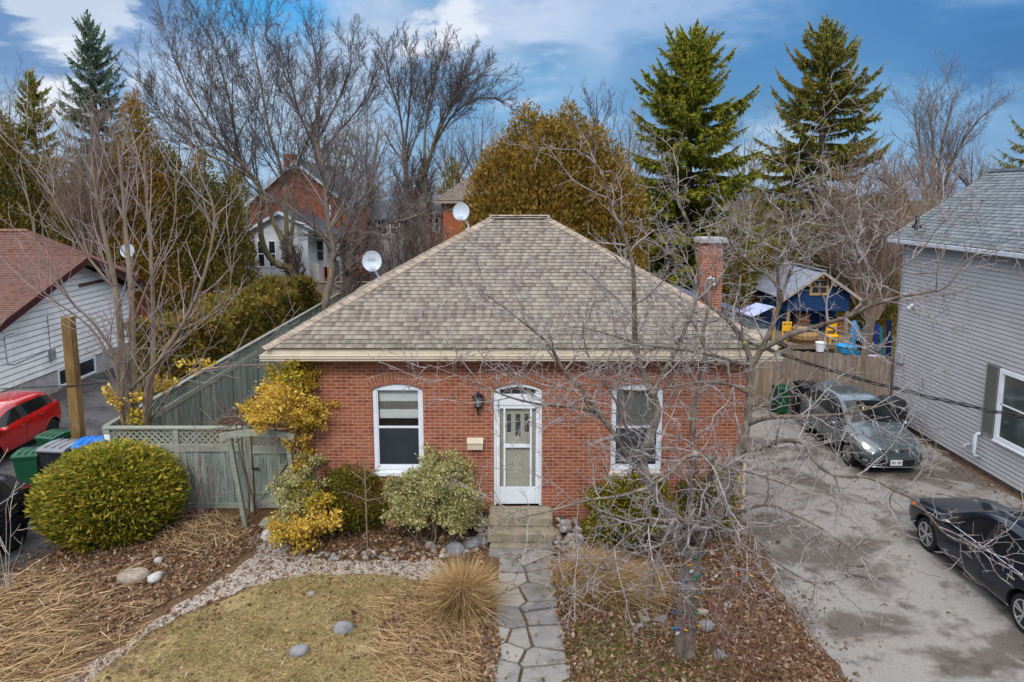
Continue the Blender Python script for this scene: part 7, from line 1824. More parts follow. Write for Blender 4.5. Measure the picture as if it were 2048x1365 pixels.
# ------------------------------------------------------------------ cars
def m_paint(name, col, flake=.25, rough=.24, coat=.9, spec=.5):
    m, n = newmat(name); c = objc(n)
    f = n.noise(c, 2.2, 4., .6); d = n.noise(n.vmath('ADD', c, (3., 7., 1.)), 5., 5., .7)
    k = n.mix(n.fmap(f, .35, .65), tuple(x * .85 for x in col), tuple(min(1, x * 1.12) for x in col))
    z = n.sep(c)[2]; low = n.math('MULTIPLY', n.fmap(z, .65, .15), n.fmap(d, .35, .65))
    k = n.mix(n.math('MULTIPLY', low, .18), k, (.08, .07, .06))
    r = n.math('ADD', rough, n.math('MULTIPLY', low, .3))
    return finish(m, n, k, r, flake, None, spec, coat)
M_TYRE = m_plain('tyre_rubber', (.016, .016, .017), .85, var=.3, scale=20.)
M_ALLOY = m_plain('bright_alloy', (.58, .59, .62), .28, .85, var=.06)
M_DKRIM = m_plain('dark_rim', (.035, .036, .04), .4, .5)
M_CARGL = m_glass('car_glass', (.008, .011, .012), .03, .35)
M_TRIMB = m_plain('black_trim', (.012, .012, .013), .5)
M_CHROME = m_plain('chrome', (.70, .72, .75), .12, 1.)
M_LAMP = m_plain('clear_lamp', (.27, .28, .27), .12, .35, spec=.8, var=.25, scale=22.)
M_AMBER = m_plain('amber_lamp', (.75, .16, .01), .2, spec=.7)
M_REDL = m_plain('red_lamp', (.35, .008, .010), .15, spec=.7)
M_PLATE = m_plain('number_plate', (.62, .64, .62), .45, var=.05)
M_SEAT = m_plain('dark_seat', (.03, .03, .032), .8)
def car_body(stations, arches, wheel_r, half_w):
    """closed shell lofted over stations (s from the front, half width, sill z, belt z, roof half width, roof-edge z, roof z, zone)
    zone of the bay that follows: side window 'g', pillar 'p', screen 'w', plain 'b'. Returns an evaluated mesh, materials 0 paint 1 glass 2 black 3 well"""
    V, F, M = [], [], []; K = 11
    for (s, w, zb, zl, wr, ze, zr, zone) in stations:
        mid = zb + (zl - zb) * .52
        half = [(0, zb), (w * .80, zb), (w * .955, zb + .07), (w * .995, zb + .22), (w, mid), (w * .985, zl - .05), (w * .955, zl), (wr + (w * .955 - wr) * .05, ze - (ze - zl) * .07), (wr * .955, ze + (zr - ze) * .35), (wr * .6, zr - (zr - ze) * .12), (0, zr)]
        V += [(-s, y, z) for y, z in half] + [(-s, -y, z) for y, z in half[1:-1]]
    R_ = K + K - 2
    def idx(i, k, side):
        if side > 0 or k in (0, K - 1): return i * R_ + k
        return i * R_ + K + k - 1
    for i in range(len(stations) - 1):
        zone = stations[i][7]
        for side in (1, -1):
            for k in range(K - 1):
                a, b, c, d = idx(i, k, side), idx(i, k + 1, side), idx(i + 1, k + 1, side), idx(i + 1, k, side)
                f = (a, b, c, d) if side > 0 else (d, c, b, a)
                m = 0
                if k == 6 and zone[0] in 'gp': m = 1 if zone[0] == 'g' else 2
                if k >= 8 and 'w' in zone: m = 1
                if k == 0: m = 2
                F.append(f); M.append(m)
    n = len(stations) - 1
    for i, rev in ((0, False), (n, True)):
        for side in (1, -1):
            # cap: strips between the centre line and the outline
            loop = [idx(i, k, side) for k in range(K)]
            for q in range(K // 2):
                a, b, c, d = loop[q], loop[q + 1], loop[K - 2 - q], loop[K - 1 - q]
                f = [a, b, c, d] if b != c else [a, b, d]
                if (side > 0) != rev: f = f[::-1]
                F.append(tuple(f)); M.append(0)
    me = bpy.data.meshes.new('shell'); me.from_pydata(V, [], F); me.polygons.foreach_set('material_index', M)
    for mt in (M_TRIMB,) * 4: me.materials.append(mt)
    bm = bmesh.new(); bm.from_mesh(me); bmesh.ops.remove_doubles(bm, verts=bm.verts, dist=1e-4); bmesh.ops.recalc_face_normals(bm, faces=bm.faces)
    bm.to_mesh(me); bm.free()
    o = bpy.data.objects.new('shell', me); COL.objects.link(o)
    sub = o.modifiers.new('s', 'SUBSURF'); sub.levels = 2; sub.render_levels = 2
    cutters = []
    for s in arches:
        for sg in (1, -1):
            b = MB(); b.cyl((-s, sg * (half_w + .1), wheel_r + .01), (-s, sg * (half_w - .26), wheel_r + .01), wheel_r + .055, n=36)
            c = b.build('cutter', [M_TRIMB] * 4, local=True); c.data.polygons.foreach_set('material_index', [3] * len(c.data.polygons)); cutters.append(c)
            bo = o.modifiers.new('b', 'BOOLEAN'); bo.operation = 'DIFFERENCE'; bo.solver = 'EXACT'; bo.object = c
    bpy.context.view_layer.update()
    dg = bpy.context.evaluated_depsgraph_get(); res = bpy.data.meshes.new_from_object(o.evaluated_get(dg))
    for c in cutters: bpy.data.objects.remove(c)
    bpy.data.objects.remove(o)
    return res
def build_car(name, label, loc, heading, spec):
    t = thing(name, label, 'car', loc); t.rotation_euler = (0, 0, heading)
    q = spec.get('tall', 1.); up = lambda z: .3 + (z - .3) * q if z > .3 else z
    spec['st'] = [(s, w, b_, up(l), r_, up(e), up(z), o) for s, w, b_, l, r_, e, z, o in spec['st']]
    me = car_body(spec['st'], spec['axles'], spec['wr'], spec['hw'])
    vs_ = np.array([v.co[:] for v in me.vertices]); tree = BVHTree.FromPolygons([Vector(v) for v in vs_], [list(p.vertices) for p in me.polygons])
    paint = spec['paint']; per = {0: [], 1: [], 2: [], 3: []}
    for p in me.polygons: per[min(3, p.material_index)].append(list(p.vertices))
    def sub(nm, fs, mat, smooth, parent=t):
        used = sorted({i for f in fs for i in f}); mp = {u: k for k, u in enumerate(used)}
        return npmesh(nm, vs_[used], [[mp[i] for i in f] for f in fs], mat, parent, smooth, local=True)
    body = sub('body', per[0], paint, True)
    # each pane of glass its own part
    adj = {}
    for i, f in enumerate(per[1]):
        for v in f: adj.setdefault(v, []).append(i)
    seen = set()
    for i in range(len(per[1])):
        if i in seen: continue
        stack, isl = [i], []
        seen.add(i)
        while stack:
            q = stack.pop(); isl.append(q)
            for v in per[1][q]:
                for w in adj[v]:
                    if w not in seen: seen.add(w); stack.append(w)
        sub('window', [per[1][q] for q in isl], M_CARGL, True)
    sub('lower_trim', per[2], M_TRIMB, True)
    if per[3]: sub('wheel_arch', per[3], M_TRIMB, False)
    HW = spec['hw']
    def side_pt(x, z, sg, off=.004):
        h = tree.ray_cast(Vector((x, sg * 2., z)), Vector((0, -sg, 0)))
        return h[0] + h[1] * (off if h[1].dot(Vector((0, sg, 0))) > 0 else -off) if h[0] else None
    def front_pt(y, z, sg, off=.004):
        h = tree.ray_cast(Vector((sg * 3. - (0 if sg > 0 else spec['len']), y, z)), Vector((-sg, 0, 0)))
        return h[0] + h[1] * (off if h[1].dot(Vector((sg, 0, 0))) > 0 else -off) if h[0] else None
    def seam(pts, sg, r=.005, mat=M_TRIMB, nm='door_seam', off=-.001):
        Q = []
        for (x0, z0), (x1, z1) in zip(pts, pts[1:]):
            m = max(2, int(math.hypot(x1 - x0, z1 - z0) / .06))
            for i in range(m):
                q = side_pt(x0 + (x1 - x0) * i / m, z0 + (z1 - z0) * i / m, sg, off)
                if q: Q.append(q)
        q = side_pt(*pts[-1], sg, off)
        if q: Q.append(q)
        if len(Q) > 2: b = MB(); b.tube(Q, r, 5); return b.build(nm, mat, t, smooth=True, local=True)
    def decal(nm, poly, mat, proj, off=.005, parent=t, cuts=3):
        bm = bmesh.new(); vv = [bm.verts.new((a, b_, 0)) for a, b_ in poly]; bm.faces.new(vv); bmesh.ops.triangulate(bm, faces=bm.faces)
        for _ in range(cuts): bmesh.ops.subdivide_edges(bm, edges=[e for e in bm.edges if e.calc_length() > .03], cuts=1)
        bmesh.ops.triangulate(bm, faces=bm.faces); bad = []
        for v in bm.verts:
            q = proj(v.co.x, v.co.y, off)
            if q is None: bad.append(v)
            else: v.co = q
        bmesh.ops.delete(bm, geom=bad, context='VERTS'); bmesh.ops.recalc_face_normals(bm, faces=bm.faces)
        m2 = bpy.data.meshes.new(nm); bm.to_mesh(m2); bm.free(); m2.polygons.foreach_set('use_smooth', [True] * len(m2.polygons)); m2.materials.append(mat)
        o = bpy.data.objects.new(nm, m2); return link(o, parent)
    # wheels
    wr = spec['wr']; rr = wr * spec.get('rim', .66)
    for s in spec['axles']:
        for sg in (1, -1):
            yo = sg * (HW - .035); b = MB()
            prof = [(rr, -.20), (wr * .93, -.21), (wr, -.17), (wr, -.04), (wr * .95, -.004), (rr * 1.04, .004), (rr, -.012)]
            b.lathe((-s, yo, wr), [(r, h * sg) for r, h in prof], 30, 'y'); ty = b.build('tyre', M_TYRE, None, smooth=False, local=True)
            b = MB(); b.lathe((-s, yo, wr), [(rr * 1.0, -.01 * sg), (rr * .95, -.012 * sg), (rr * .92, -.06 * sg), (rr * .5, -.09 * sg), (.01, -.09 * sg)], 30, 'y'); dsk = b.build('wheel', M_DKRIM, t, local=True)
            ty.parent = dsk
            b = MB(); n = spec.get('spokes', 5)
            for k in range(n):
                for da in ((-.20, .20) if spec.get('double') else (0,)):
                    a = 2 * math.pi * k / n + .3; ca, cs = math.cos(a), math.sin(a); ea, es = math.cos(a + da * .9), math.sin(a + da * .9)
                    b.beam((-s + rr * .14 * ca, yo - .020 * sg, wr + rr * .14 * cs), (-s + rr * .96 * ea, yo - .014 * sg, wr + rr * .96 * es), .045 if not spec.get('double') else .034, .03, up=(0, 1, 0))
            b.cyl((-s, yo - .05 * sg, wr), (-s, yo - .0 * sg, wr), rr * .2, rr * .16, 14)
            b.lathe((-s, yo, wr), [(rr * 1.02, -.014 * sg), (rr * 1.02, .004 * sg), (rr * .93, .002 * sg), (rr * .92, -.02 * sg)], 30, 'y')
            b.build('rim', spec.get('rim_mat', M_ALLOY), dsk, local=True)
    for sg in spec.get('sides', (1, -1)):
        for d in spec['doors']: seam(d, sg)
        for (x, z) in spec['handles']:
            q = side_pt(x, z, sg, .012)
            if q:
                b = MB(); b.obox(q + Vector((0, sg * .012, 0)), (.19, .022, .028)); b.build('handle', spec.get('handle_mat', paint), t, bevel=.008, local=True)
                decal('handle_cup', [(x - .07, z - .03), (x + .07, z - .03), (x + .07, z + .03), (x - .07, z + .03)], M_TRIMB, lambda a, c, o, sg=sg: side_pt(a, c, sg, o), .003, cuts=1)
        if 'chrome' in spec: seam(spec['chrome'], sg, .010, M_CHROME, 'window_trim', .002)
        if 'sill' in spec: seam(spec['sill'], sg, .013, M_CHROME if 'chrome' in spec else M_TRIMB, 'sill_strip', .002)
        mx, mz = spec['mirror']; q = side_pt(mx, mz, sg, 0)
        if q:
            b = MB(); b.lathe((0, 0, 0), [(.03, -.11), (.075, -.085), (.085, 0), (.075, .085), (.03, .11)], 10, 'y')
            for i, v in enumerate(b.v): b.v[i] = (v[0] * .75 + q.x - .02, v[1] + q.y + sg * .15, v[2] * .85 + q.z + .045)
            m_ = b.build('mirror', paint, t, smooth=True, local=True)
            b = MB(); b.box(q.x - .05, q.y + sg * .0, q.z - .01, q.x + .03, q.y + sg * .08, q.z + .03); b.build('bracket', M_TRIMB, m_, local=True)
            b = MB(); b.obox((q.x - .088, q.y + sg * .15, q.z + .045), (.006, .16, .11)); b.build('mirror_glass', M_CHROME, m_, local=True)
    for f in spec.get('front', ()): f(dict(t=t, decal=decal, front_pt=front_pt, side_pt=side_pt, seam=seam, paint=paint))
    # arch lips
    for s in spec['axles']:
        for sg in (1, -1):
            Q = []
            for i in range(25):
                a = math.pi * (-.04 + 1.08 * i / 24); q = side_pt(-s + (wr + .062) * math.cos(a), wr + .01 + (wr + .062) * math.sin(a), sg, .002)
                if q: Q.append(q)
            if len(Q) > 4: b = MB(); b.tube(Q, .009, 5); b.build('arch_lip', spec.get('lip', paint), t, smooth=True, local=True)
    return t
# --- grey hatchback-wagon facing the street
def hatch_front(k):
    t, decal, fp = k['t'], k['decal'], k['front_pt']; P = lambda a, c, o: fp(a, c, 1, o)
    for sg in (1, -1):
        h = decal('headlight', [(sg * a, c) for a, c in ((.52, .70), (.60, .64), (.80, .66), (.868, .74), (.862, .86), (.80, .93), (.70, .86), (.58, .77))], M_LAMP, P, .012)
        decal('lamp_bowl', [(sg * (.70 + .07 * math.cos(a)), .755 + .06 * math.sin(a)) for a in np.linspace(0, 6.0, 12)], M_CHROME, P, .016, h, 1)
        decal('fog_lamp', [(sg * a, c) for a, c in ((.60, .36), (.80, .38), (.82, .50), (.66, .48))], M_TRIMB, P, .006)
        decal('lamp_lens', [(sg * (.73 + .05 * math.cos(a)), .43 + .045 * math.sin(a)) for a in np.linspace(0, 6.0, 10)], M_LAMP, P, .012)
    g = decal('grille', [(-.42, .72), (-.36, .655), (.36, .655), (.42, .72), (.30, .728), (-.30, .728)], M_TRIMB, P, .006)
    Q = [fp(y, .735 - .01 * (y / .42) ** 2, 1, .012) for y in np.linspace(-.44, .44, 15)]; b = MB(); b.tube([q for q in Q if q], .011, 6); b.build('chrome_bar', M_CHROME, g, smooth=True, local=True)
    decal('intake', [(-.50, .47), (-.44, .31), (.44, .31), (.50, .47)], M_TRIMB, P, .006)
    Q = [fp(y, .27, 1, .01) for y in np.linspace(-.72, .72, 19)]; b = MB(); b.tube([q for q in Q if q], .012, 6); b.build('lip_strip', M_ALLOY, t, smooth=True, local=True)
    # oval badge with a slanting letter shape
    c = fp(0, .70, 1, .018); b = MB(); ring = [c + Vector((.004, .078 * math.cos(a), .042 * math.sin(a))) for a in np.linspace(0, 2 * math.pi, 25)]; b.tube(ring, .0075, 6, caps=False)
    for y in (-.03, .03): b.tube([c + Vector((.004, y + .014, .032)), c + Vector((.006, y, 0)), c + Vector((.004, y - .014, -.032))], .0075, 6)
    b.tube([c + Vector((.005, -.034, -.006)), c + Vector((.006, .034, .006))], .007, 6); b.build('badge', M_CHROME, t, smooth=True, local=True)
    c = fp(.0, .40, 1, .02); b = MB(); b.box(c.x - .004, -.155, .325, c.x + .008, .155, .475); pl = b.build('number_plate', M_PLATE, t, local=True)
    b = MB()
    for i in range(7):
        if i == 3: continue
        y = .115 - i * .038; b.box(c.x + .008, y - .012, .365, c.x + .0095, y + .012, .435)
    b.build('plate_mark', m_plain('plate_blue', (.05, .08, .22), .5), pl, local=True)
    for y0, y1, x0 in ((.62, .08, 0), (-.02, -.55, .0)):
        A, B_ = None, None
    # wipers and antenna
    st = -1.12
    b = MB(); b.tube([(st - .02, .55, 1.03), (st - .13, .05, 1.075)], .009, 5); b.tube([(st - .02, -.05, 1.05), (st - .13, -.55, 1.05)], .009, 5); b.build('wiper', M_TRIMB, t, local=True)
    b = MB(); b.tube([(-3.55, 0, 1.50), (-3.72, 0, 1.64)], .006, 5); b.build('antenna', M_TRIMB, t, local=True)
    c = fp(-.12, 1.36, 1, .003); b = MB(); b.obox(c, (.003, .05, .05), (0, -.9, 0)); b.build('windscreen_sticker', m_plain('yellow_sticker', (.7, .5, .08), .6), t, local=True)
def tail(k, L, zs=((.72, .98)), yy=(.52, .84)):
    P = lambda a, c, o: k['front_pt'](a, c, -1, o)
    for sg in (1, -1): k['decal']('tail_lamp', [(sg * yy[0], zs[0]), (sg * yy[1], zs[0] + .03), (sg * (yy[1] - .02), zs[1]), (sg * (yy[0] + .1), zs[1] - .02)], M_REDL, P, .008)
hatch = dict(tall=1.06, len=4.3, hw=.8875, wr=.315, axles=(.88, 3.53), rim=.68, spokes=7, paint=m_paint('steel_blue_paint', (.075, .108, .124), .35),
    st=[(.00, .62, .30, .60, .50, .64, .66, 'b'), (.06, .72, .24, .64, .56, .69, .715, 'b'), (.28, .835, .21, .76, .66, .80, .83, 'b'), (.70, .875, .20, .86, .70, .89, .925, 'b'), (1.05, .885, .20, .92, .72, .965, 1.0, 'b'), (1.14, .8875, .20, .93, .71, 1.0, 1.035, 'pw'),
        (1.42, .8875, .20, .935, .66, 1.17, 1.215, 'gw'), (1.95, .8875, .20, .945, .595, 1.425, 1.47, 'g'), (2.32, .8875, .20, .95, .59, 1.455, 1.505, 'p'), (2.42, .8875, .20, .95, .59, 1.46, 1.51, 'g'), (3.15, .885, .20, .96, .58, 1.455, 1.505, 'p'), (3.25, .88, .21, .965, .575, 1.45, 1.50, 'g'),
        (3.72, .865, .23, .99, .56, 1.40, 1.46, 'p'), (3.95, .85, .26, 1.0, .54, 1.34, 1.41, 'bw'), (4.16, .82, .30, .98, .54, 1.04, 1.08, 'b'), (4.28, .76, .34, .80, .52, .88, .91, 'b'), (4.30, .70, .38, .74, .48, .80, .82, 'b')],
    doors=[[(-1.28, .92), (-1.22, .60), (-1.30, .28), (-2.36, .26), (-2.37, .92)], [(-2.40, .92), (-2.39, .26), (-3.10, .27), (-3.22, .55), (-3.36, .80), (-3.30, .95)], [(-.60, .84), (-1.1, .90)]],
    handles=[(-2.20, .83), (-3.12, .86)], mirror=(-1.36, .95), front=[hatch_front, lambda k: tail(k, 4.3)], sill=[(-1.3, .24), (-3.1, .24)])
build_car('grey_hatchback', 'steel grey hatchback parked nose-out between cottage and grey siding', (9.95, 17.35, .008), R(-90), hatch)
# --- dark navy saloon, seen from above its driver's side
def saloon_extra(k):
    sp_, fp, decal = k['side_pt'], k['front_pt'], k['decal']
    P = lambda a, c, o: fp(a, c, 1, o)
    for sg in (1, -1):
        decal('headlight', [(sg * a, c) for a, c in ((.48, .66), (.84, .70), (.89, .80), (.80, .84), (.55, .76))], M_LAMP, P, .01)
        S = lambda a, c, o, sg=sg: sp_(a, c, sg, o)
        decal('marker_lamp', [(-.30, .72), (-.40, .72), (-.52, .80), (-.42, .82)], M_AMBER, S, .010, cuts=2)
    decal('grille', [(-.5, .73), (-.46, .60), (.46, .60), (.5, .73)], M_TRIMB, P, .008)
    tail(k, 4.77, (.78, .98))
    b = MB(); b.obox((-.9, .0, .0), (.001, .001, .001))
    # panel of lettering low on the front door, and the sunroof
    b = MB()
    for i in range(9):
        q = sp_(-1.48 - i * .03, .33 , 1, .004)
        if q: b.obox(q, (.019, .003, .017))
    b.build('side_script', M_CHROME, k['t'], local=True)
saloon = dict(tall=1.04, len=4.77, hw=.916, wr=.338, axles=(.93, 3.73), rim=.70, spokes=5, double=True, paint=m_paint('midnight_navy_paint', (.004, .009, .020), .0, .12, .35, .25), handle_mat=M_CHROME,
    st=[(.00, .66, .28, .58, .52, .62, .65, 'b'), (.05, .76, .22, .64, .58, .68, .71, 'b'), (.26, .865, .19, .77, .68, .79, .82, 'b'), (.75, .905, .18, .86, .73, .88, .91, 'b'), (1.30, .915, .18, .915, .74, .945, .985, 'b'), (1.42, .916, .18, .92, .73, .985, 1.02, 'pw'),
        (1.72, .916, .18, .925, .67, 1.16, 1.20, 'gw'), (2.22, .916, .18, .935, .60, 1.39, 1.435, 'g'), (2.62, .916, .18, .94, .59, 1.425, 1.475, 'p'), (2.70, .916, .18, .94, .59, 1.425, 1.475, 'g'), (3.32, .914, .18, .95, .58, 1.405, 1.455, 'gw'), (3.60, .91, .19, .955, .60, 1.32, 1.37, 'pw'),
        (4.00, .90, .21, .97, .68, 1.08, 1.12, 'b'), (4.10, .89, .22, .975, .70, 1.03, 1.06, 'b'), (4.55, .86, .25, .95, .70, 1.0, 1.04, 'b'), (4.74, .80, .30, .82, .62, .88, .92, 'b'), (4.77, .74, .36, .74, .56, .80, .82, 'b')],
    doors=[[(-1.50, .90), (-1.42, .60), (-1.46, .27), (-2.64, .25), (-2.66, .92)], [(-2.68, .92), (-2.66, .25), (-3.25, .26), (-3.40, .60), (-3.62, .80), (-3.66, .94)], [(-.55, .82), (-1.3, .90)]],
    handles=[(-2.44, .80), (-3.42, .83)], mirror=(-1.66, .96), chrome=[(-1.50, .935), (-2.6, .952), (-3.6, .968)], sill=[(-1.35, .235), (-3.3, .235)], front=[saloon_extra], lip=M_TRIMB)
build_car('navy_saloon', 'dark navy saloon with bright five-spoke wheels parked along the driveway', (9.42, 14.55, .008), R(90), saloon)
# --- red hatchback and the black crossover across the fence
def red_extra(k): tail(k, 3.8, (.86, 1.12), (.60, .83))
redc = dict(len=3.8, hw=.85, wr=.30, axles=(.74, 3.20), rim=.62, spokes=6, rim_mat=M_DKRIM, paint=m_paint('bright_red_paint', (.42, .008, .010), .05, .2),
    st=[(.00, .58, .30, .60, .46, .64, .67, 'b'), (.06, .70, .24, .68, .54, .72, .75, 'b'), (.30, .80, .21, .80, .62, .84, .87, 'b'), (.70, .84, .20, .90, .66, .94, .98, 'b'), (.82, .845, .20, .92, .66, 1.0, 1.04, 'pw'), (1.1, .85, .20, .93, .62, 1.20, 1.25, 'gw'), (1.60, .85, .20, .95, .56, 1.44, 1.49, 'g'),
        (2.02, .85, .20, .97, .56, 1.475, 1.53, 'p'), (2.11, .85, .20, .97, .56, 1.475, 1.53, 'g'), (2.88, .845, .21, 1.01, .55, 1.46, 1.515, 'g'), (3.12, .84, .22, 1.03, .545, 1.44, 1.50, 'p'), (3.44, .825, .25, 1.06, .53, 1.38, 1.45, 'bw'), (3.66, .80, .28, 1.04, .52, 1.10, 1.14, 'b'), (3.78, .74, .33, .82, .48, .90, .93, 'b'), (3.80, .68, .38, .74, .44, .80, .82, 'b')],
    doors=[[(-1.0, .92), (-.98, .30), (-2.04, .26), (-2.06, .96)], [(-2.08, .96), (-2.06, .26), (-2.74, .28), (-2.90, .66), (-2.96, 1.0)]],
    handles=[(-1.88, .86), (-2.72, .92)], mirror=(-1.05, .96), front=[red_extra])
build_car('red_hatchback', 'bright red small hatchback beside the white bungalow', (-14.62, 17.1, .008), R(-90), redc)
crossover = dict(len=4.35, hw=.91, wr=.36, axles=(.85, 3.50), rim=.70, spokes=5, rim_mat=M_DKRIM, paint=m_paint('black_grey_paint', (.012, .014, .020), .0, .16, .4, .3),
    st=[(.00, .66, .32, .66, .52, .72, .76, 'b'), (.06, .76, .26, .76, .60, .80, .84, 'b'), (.30, .87, .24, .92, .70, .95, .98, 'b'), (.80, .905, .24, 1.02, .74, 1.04, 1.08, 'b'), (1.10, .91, .24, 1.05, .74, 1.10, 1.14, 'pw'), (1.45, .91, .24, 1.06, .68, 1.34, 1.38, 'gw'), (1.95, .91, .24, 1.08, .62, 1.56, 1.61, 'g'),
        (2.35, .91, .24, 1.09, .61, 1.585, 1.64, 'p'), (2.45, .91, .24, 1.09, .61, 1.585, 1.64, 'g'), (3.15, .91, .25, 1.12, .60, 1.56, 1.62, 'g'), (3.62, .90, .26, 1.15, .59, 1.51, 1.58, 'p'), (3.95, .885, .30, 1.16, .57, 1.44, 1.52, 'bw'), (4.20, .85, .34, 1.12, .56, 1.16, 1.20, 'b'), (4.33, .79, .38, .92, .52, 1.0, 1.03, 'b'), (4.35, .72, .42, .82, .48, .88, .90, 'b')],
    doors=[[(-1.3, 1.04), (-1.28, .34), (-2.38, .32), (-2.40, 1.08)], [(-2.42, 1.08), (-2.40, .32), (-3.04, .34), (-3.2, .7), (-3.3, 1.12)]],
    handles=[(-2.22, .98), (-3.08, 1.02)], mirror=(-1.35, 1.08), front=[lambda k: tail(k, 4.35, (.92, 1.16), (.60, .86))], chrome=[(-1.2, 1.075), (-2.4, 1.10), (-3.7, 1.155)])
build_car('black_crossover', 'black crossover with dark wheels parked past the big globe cedar', (-11.12, 10.15, .008), R(-90), crossover)
# ------------------------------------------------------------------ bins and back-yard things
M_BINGREEN = m_plain('bin_green', (.008, .065, .030), .5, var=.12)
M_BINBLACK = m_plain('bin_black', (.018, .018, .022), .5, var=.12)
M_BINGREY = m_plain('bin_grey_lid', (.17, .18, .20), .5, var=.12, dirt=(.27, .27, .27))
M_BINBLUE = m_plain('bin_blue_lid', (.012, .16, .58), .42, var=.12)
def bin_(label, x, y, w, d, h, body, lid, rot=0., badge=False, group='wheelie bins'):
    t = thing('wheelie_bin', label, 'bin', (x, y, .008), group); t.rotation_euler = (0, 0, rot)
    b = MB(); n = 4
    lo, hi = (w * .40, d * .38), (w * .5, d * .5)
    V = [(sx * lo[0], sy * lo[1], .05) for sx, sy in ((-1, -1), (1, -1), (1, 1), (-1, 1))] + [(sx * hi[0], sy * hi[1], h * .93) for sx, sy in ((-1, -1), (1, -1), (1, 1), (-1, 1))]
    b.add(V, [(0, 3, 2, 1), (4, 5, 6, 7), (0, 1, 5, 4), (1, 2, 6, 5), (2, 3, 7, 6), (3, 0, 4, 7)]); b.box(-hi[0] - .02, -hi[1] - .02, h * .87, hi[0] + .02, hi[1] + .02, h * .93); b.build('body', body, t, bevel=.018, local=True)
    b = MB(); k = 6
    P = [(-d * .56, h * .925), (-d * .56, h * .955), (-d * .40, h * .99), (d * .1, h * 1.01), (d * .50, h * .985), (d * .56, h * .94)]
    b.prism(P, -w * .54, w * .54, 'yz')
    for xx in (-w * .28, 0, w * .28): b.box(xx - .015, -d * .42, h * .99, xx + .015, d * .45, h * 1.018)
    b.build('lid', lid, t, bevel=.008, local=True)
    b = MB(); b.tube([(-w * .4, d * .60, h * .9), (w * .4, d * .60, h * .9)], .016, 6); b.build('handle', body, t, local=True)
    for sx in (-1, 1):
        b = MB(); b.cyl((sx * w * .42, d * .42, .10), (sx * w * .52, d * .42, .10), .10, n=16); b.build('wheel', M_TYRE, t, local=True)
    if badge:
        b = MB(); b.face([(-.07, -d * .478 - .004, h * .62), (.07, -d * .478 - .004, h * .62), (.07, -d * .487 - .004, h * .74), (-.07, -d * .487 - .004, h * .74)]); b.build('badge', m_plain('pale_badge', (.5, .52, .55), .5), t, local=True)
    return t
bin_('black wheelie bin with a grey lid behind the globe cedar', -11.27, 16.8, .68, .74, 1.12, M_BINBLACK, M_BINGREY, -.1)
bin_('blue-lidded wheelie bin against the white-banded fence post', -10.62, 17.0, .62, .72, 1.14, M_BINBLACK, M_BINBLUE, .15)
bin_('short green bin between the black crossover and the grey lid', -12.0, 16.7, .55, .6, .98, M_BINGREEN, M_BINGREEN, .2)
bin_('green bin just behind the red hatchback rear wheel', -12.24, 18.0, .55, .6, .98, M_BINGREEN, M_BINGREEN, -.2)
bin_('small green bin standing against the cedar board fence', 9.02, 22.75, .42, .44, .95, M_BINGREEN, M_BINGREEN, .1)
bin_('black wheelie bin with a pale badge behind the grey hatchback', 9.72, 22.35, .62, .72, 1.16, M_BINBLACK, M_BINBLACK, .05, True)
bin_('blue-lidded wheelie bin between black bin and grey house', 10.5, 22.2, .60, .72, 1.14, M_BINBLACK, M_BINBLUE, -.12)
def covered():
    t = thing('covered_grill', 'grill under a black cover tucked against the grey siding', 'grill', (11.55, 20.6, 0)); rg = random.Random(9)
    b = MB(); n = 20; V = []
    prof = [(.52, .02), (.50, .5), (.47, .85), (.46, 1.02), (.38, 1.16), (.16, 1.20)]
    for r, z in prof:
        for j in range(n):
            a = 2 * math.pi * j / n; q = 1 + .05 * math.sin(a * 6 + z * 3); s = (abs(math.cos(a)) ** 4 + abs(math.sin(a)) ** 4) ** -.25
            V.append((11.55 + r * q * s * math.cos(a) * .75, 20.6 + r * q * s * math.sin(a) * 1.05, z))
    k = len(prof); F = [(i * n + j, i * n + (j + 1) % n, (i + 1) * n + (j + 1) % n, (i + 1) * n + j) for i in range(k - 1) for j in range(n)] + [tuple(range((k - 1) * n, k * n))]
    b.add(V, F); b.build('cover', m_plain('black_vinyl_cover', (.016, .018, .020), .35), t, smooth=True)
covered()
# --- lilac awning beside the rear addition
aw = thing('patio_awning', 'pale lilac corrugated awning on timber posts behind the cottage', 'awning', (8.6, 24.6, 0))
b = MB(); A, B_, C, D = at(1452, 632, 24.3), at(1506, 634, 24.3), at(1549, 614, 26.2), at(1512, 606, 26.6)
N = 26
for i in range(N):
    t0, t1 = i / N, (i + 1) / N; z0, z1 = (.02 if i % 2 else 0), (0 if i % 2 else .02)
    p, q, r_, s_ = A.lerp(B_, t0), A.lerp(B_, t1), D.lerp(C, t1), D.lerp(C, t0)
    b.face([p + Vector((0, 0, z0)), q + Vector((0, 0, z1)), r_ + Vector((0, 0, z1)), s_ + Vector((0, 0, z0))])
b.build('sheet', m_plain('lilac_sheet', (.36, .40, .62), .45, var=.06), aw)
for p in (A, B_, C):
    q = MB(); q.box(p.x - .06, p.y - .06, 0, p.x + .06, p.y + .06, p.z - .03); q.build('post', M_PINE, aw)
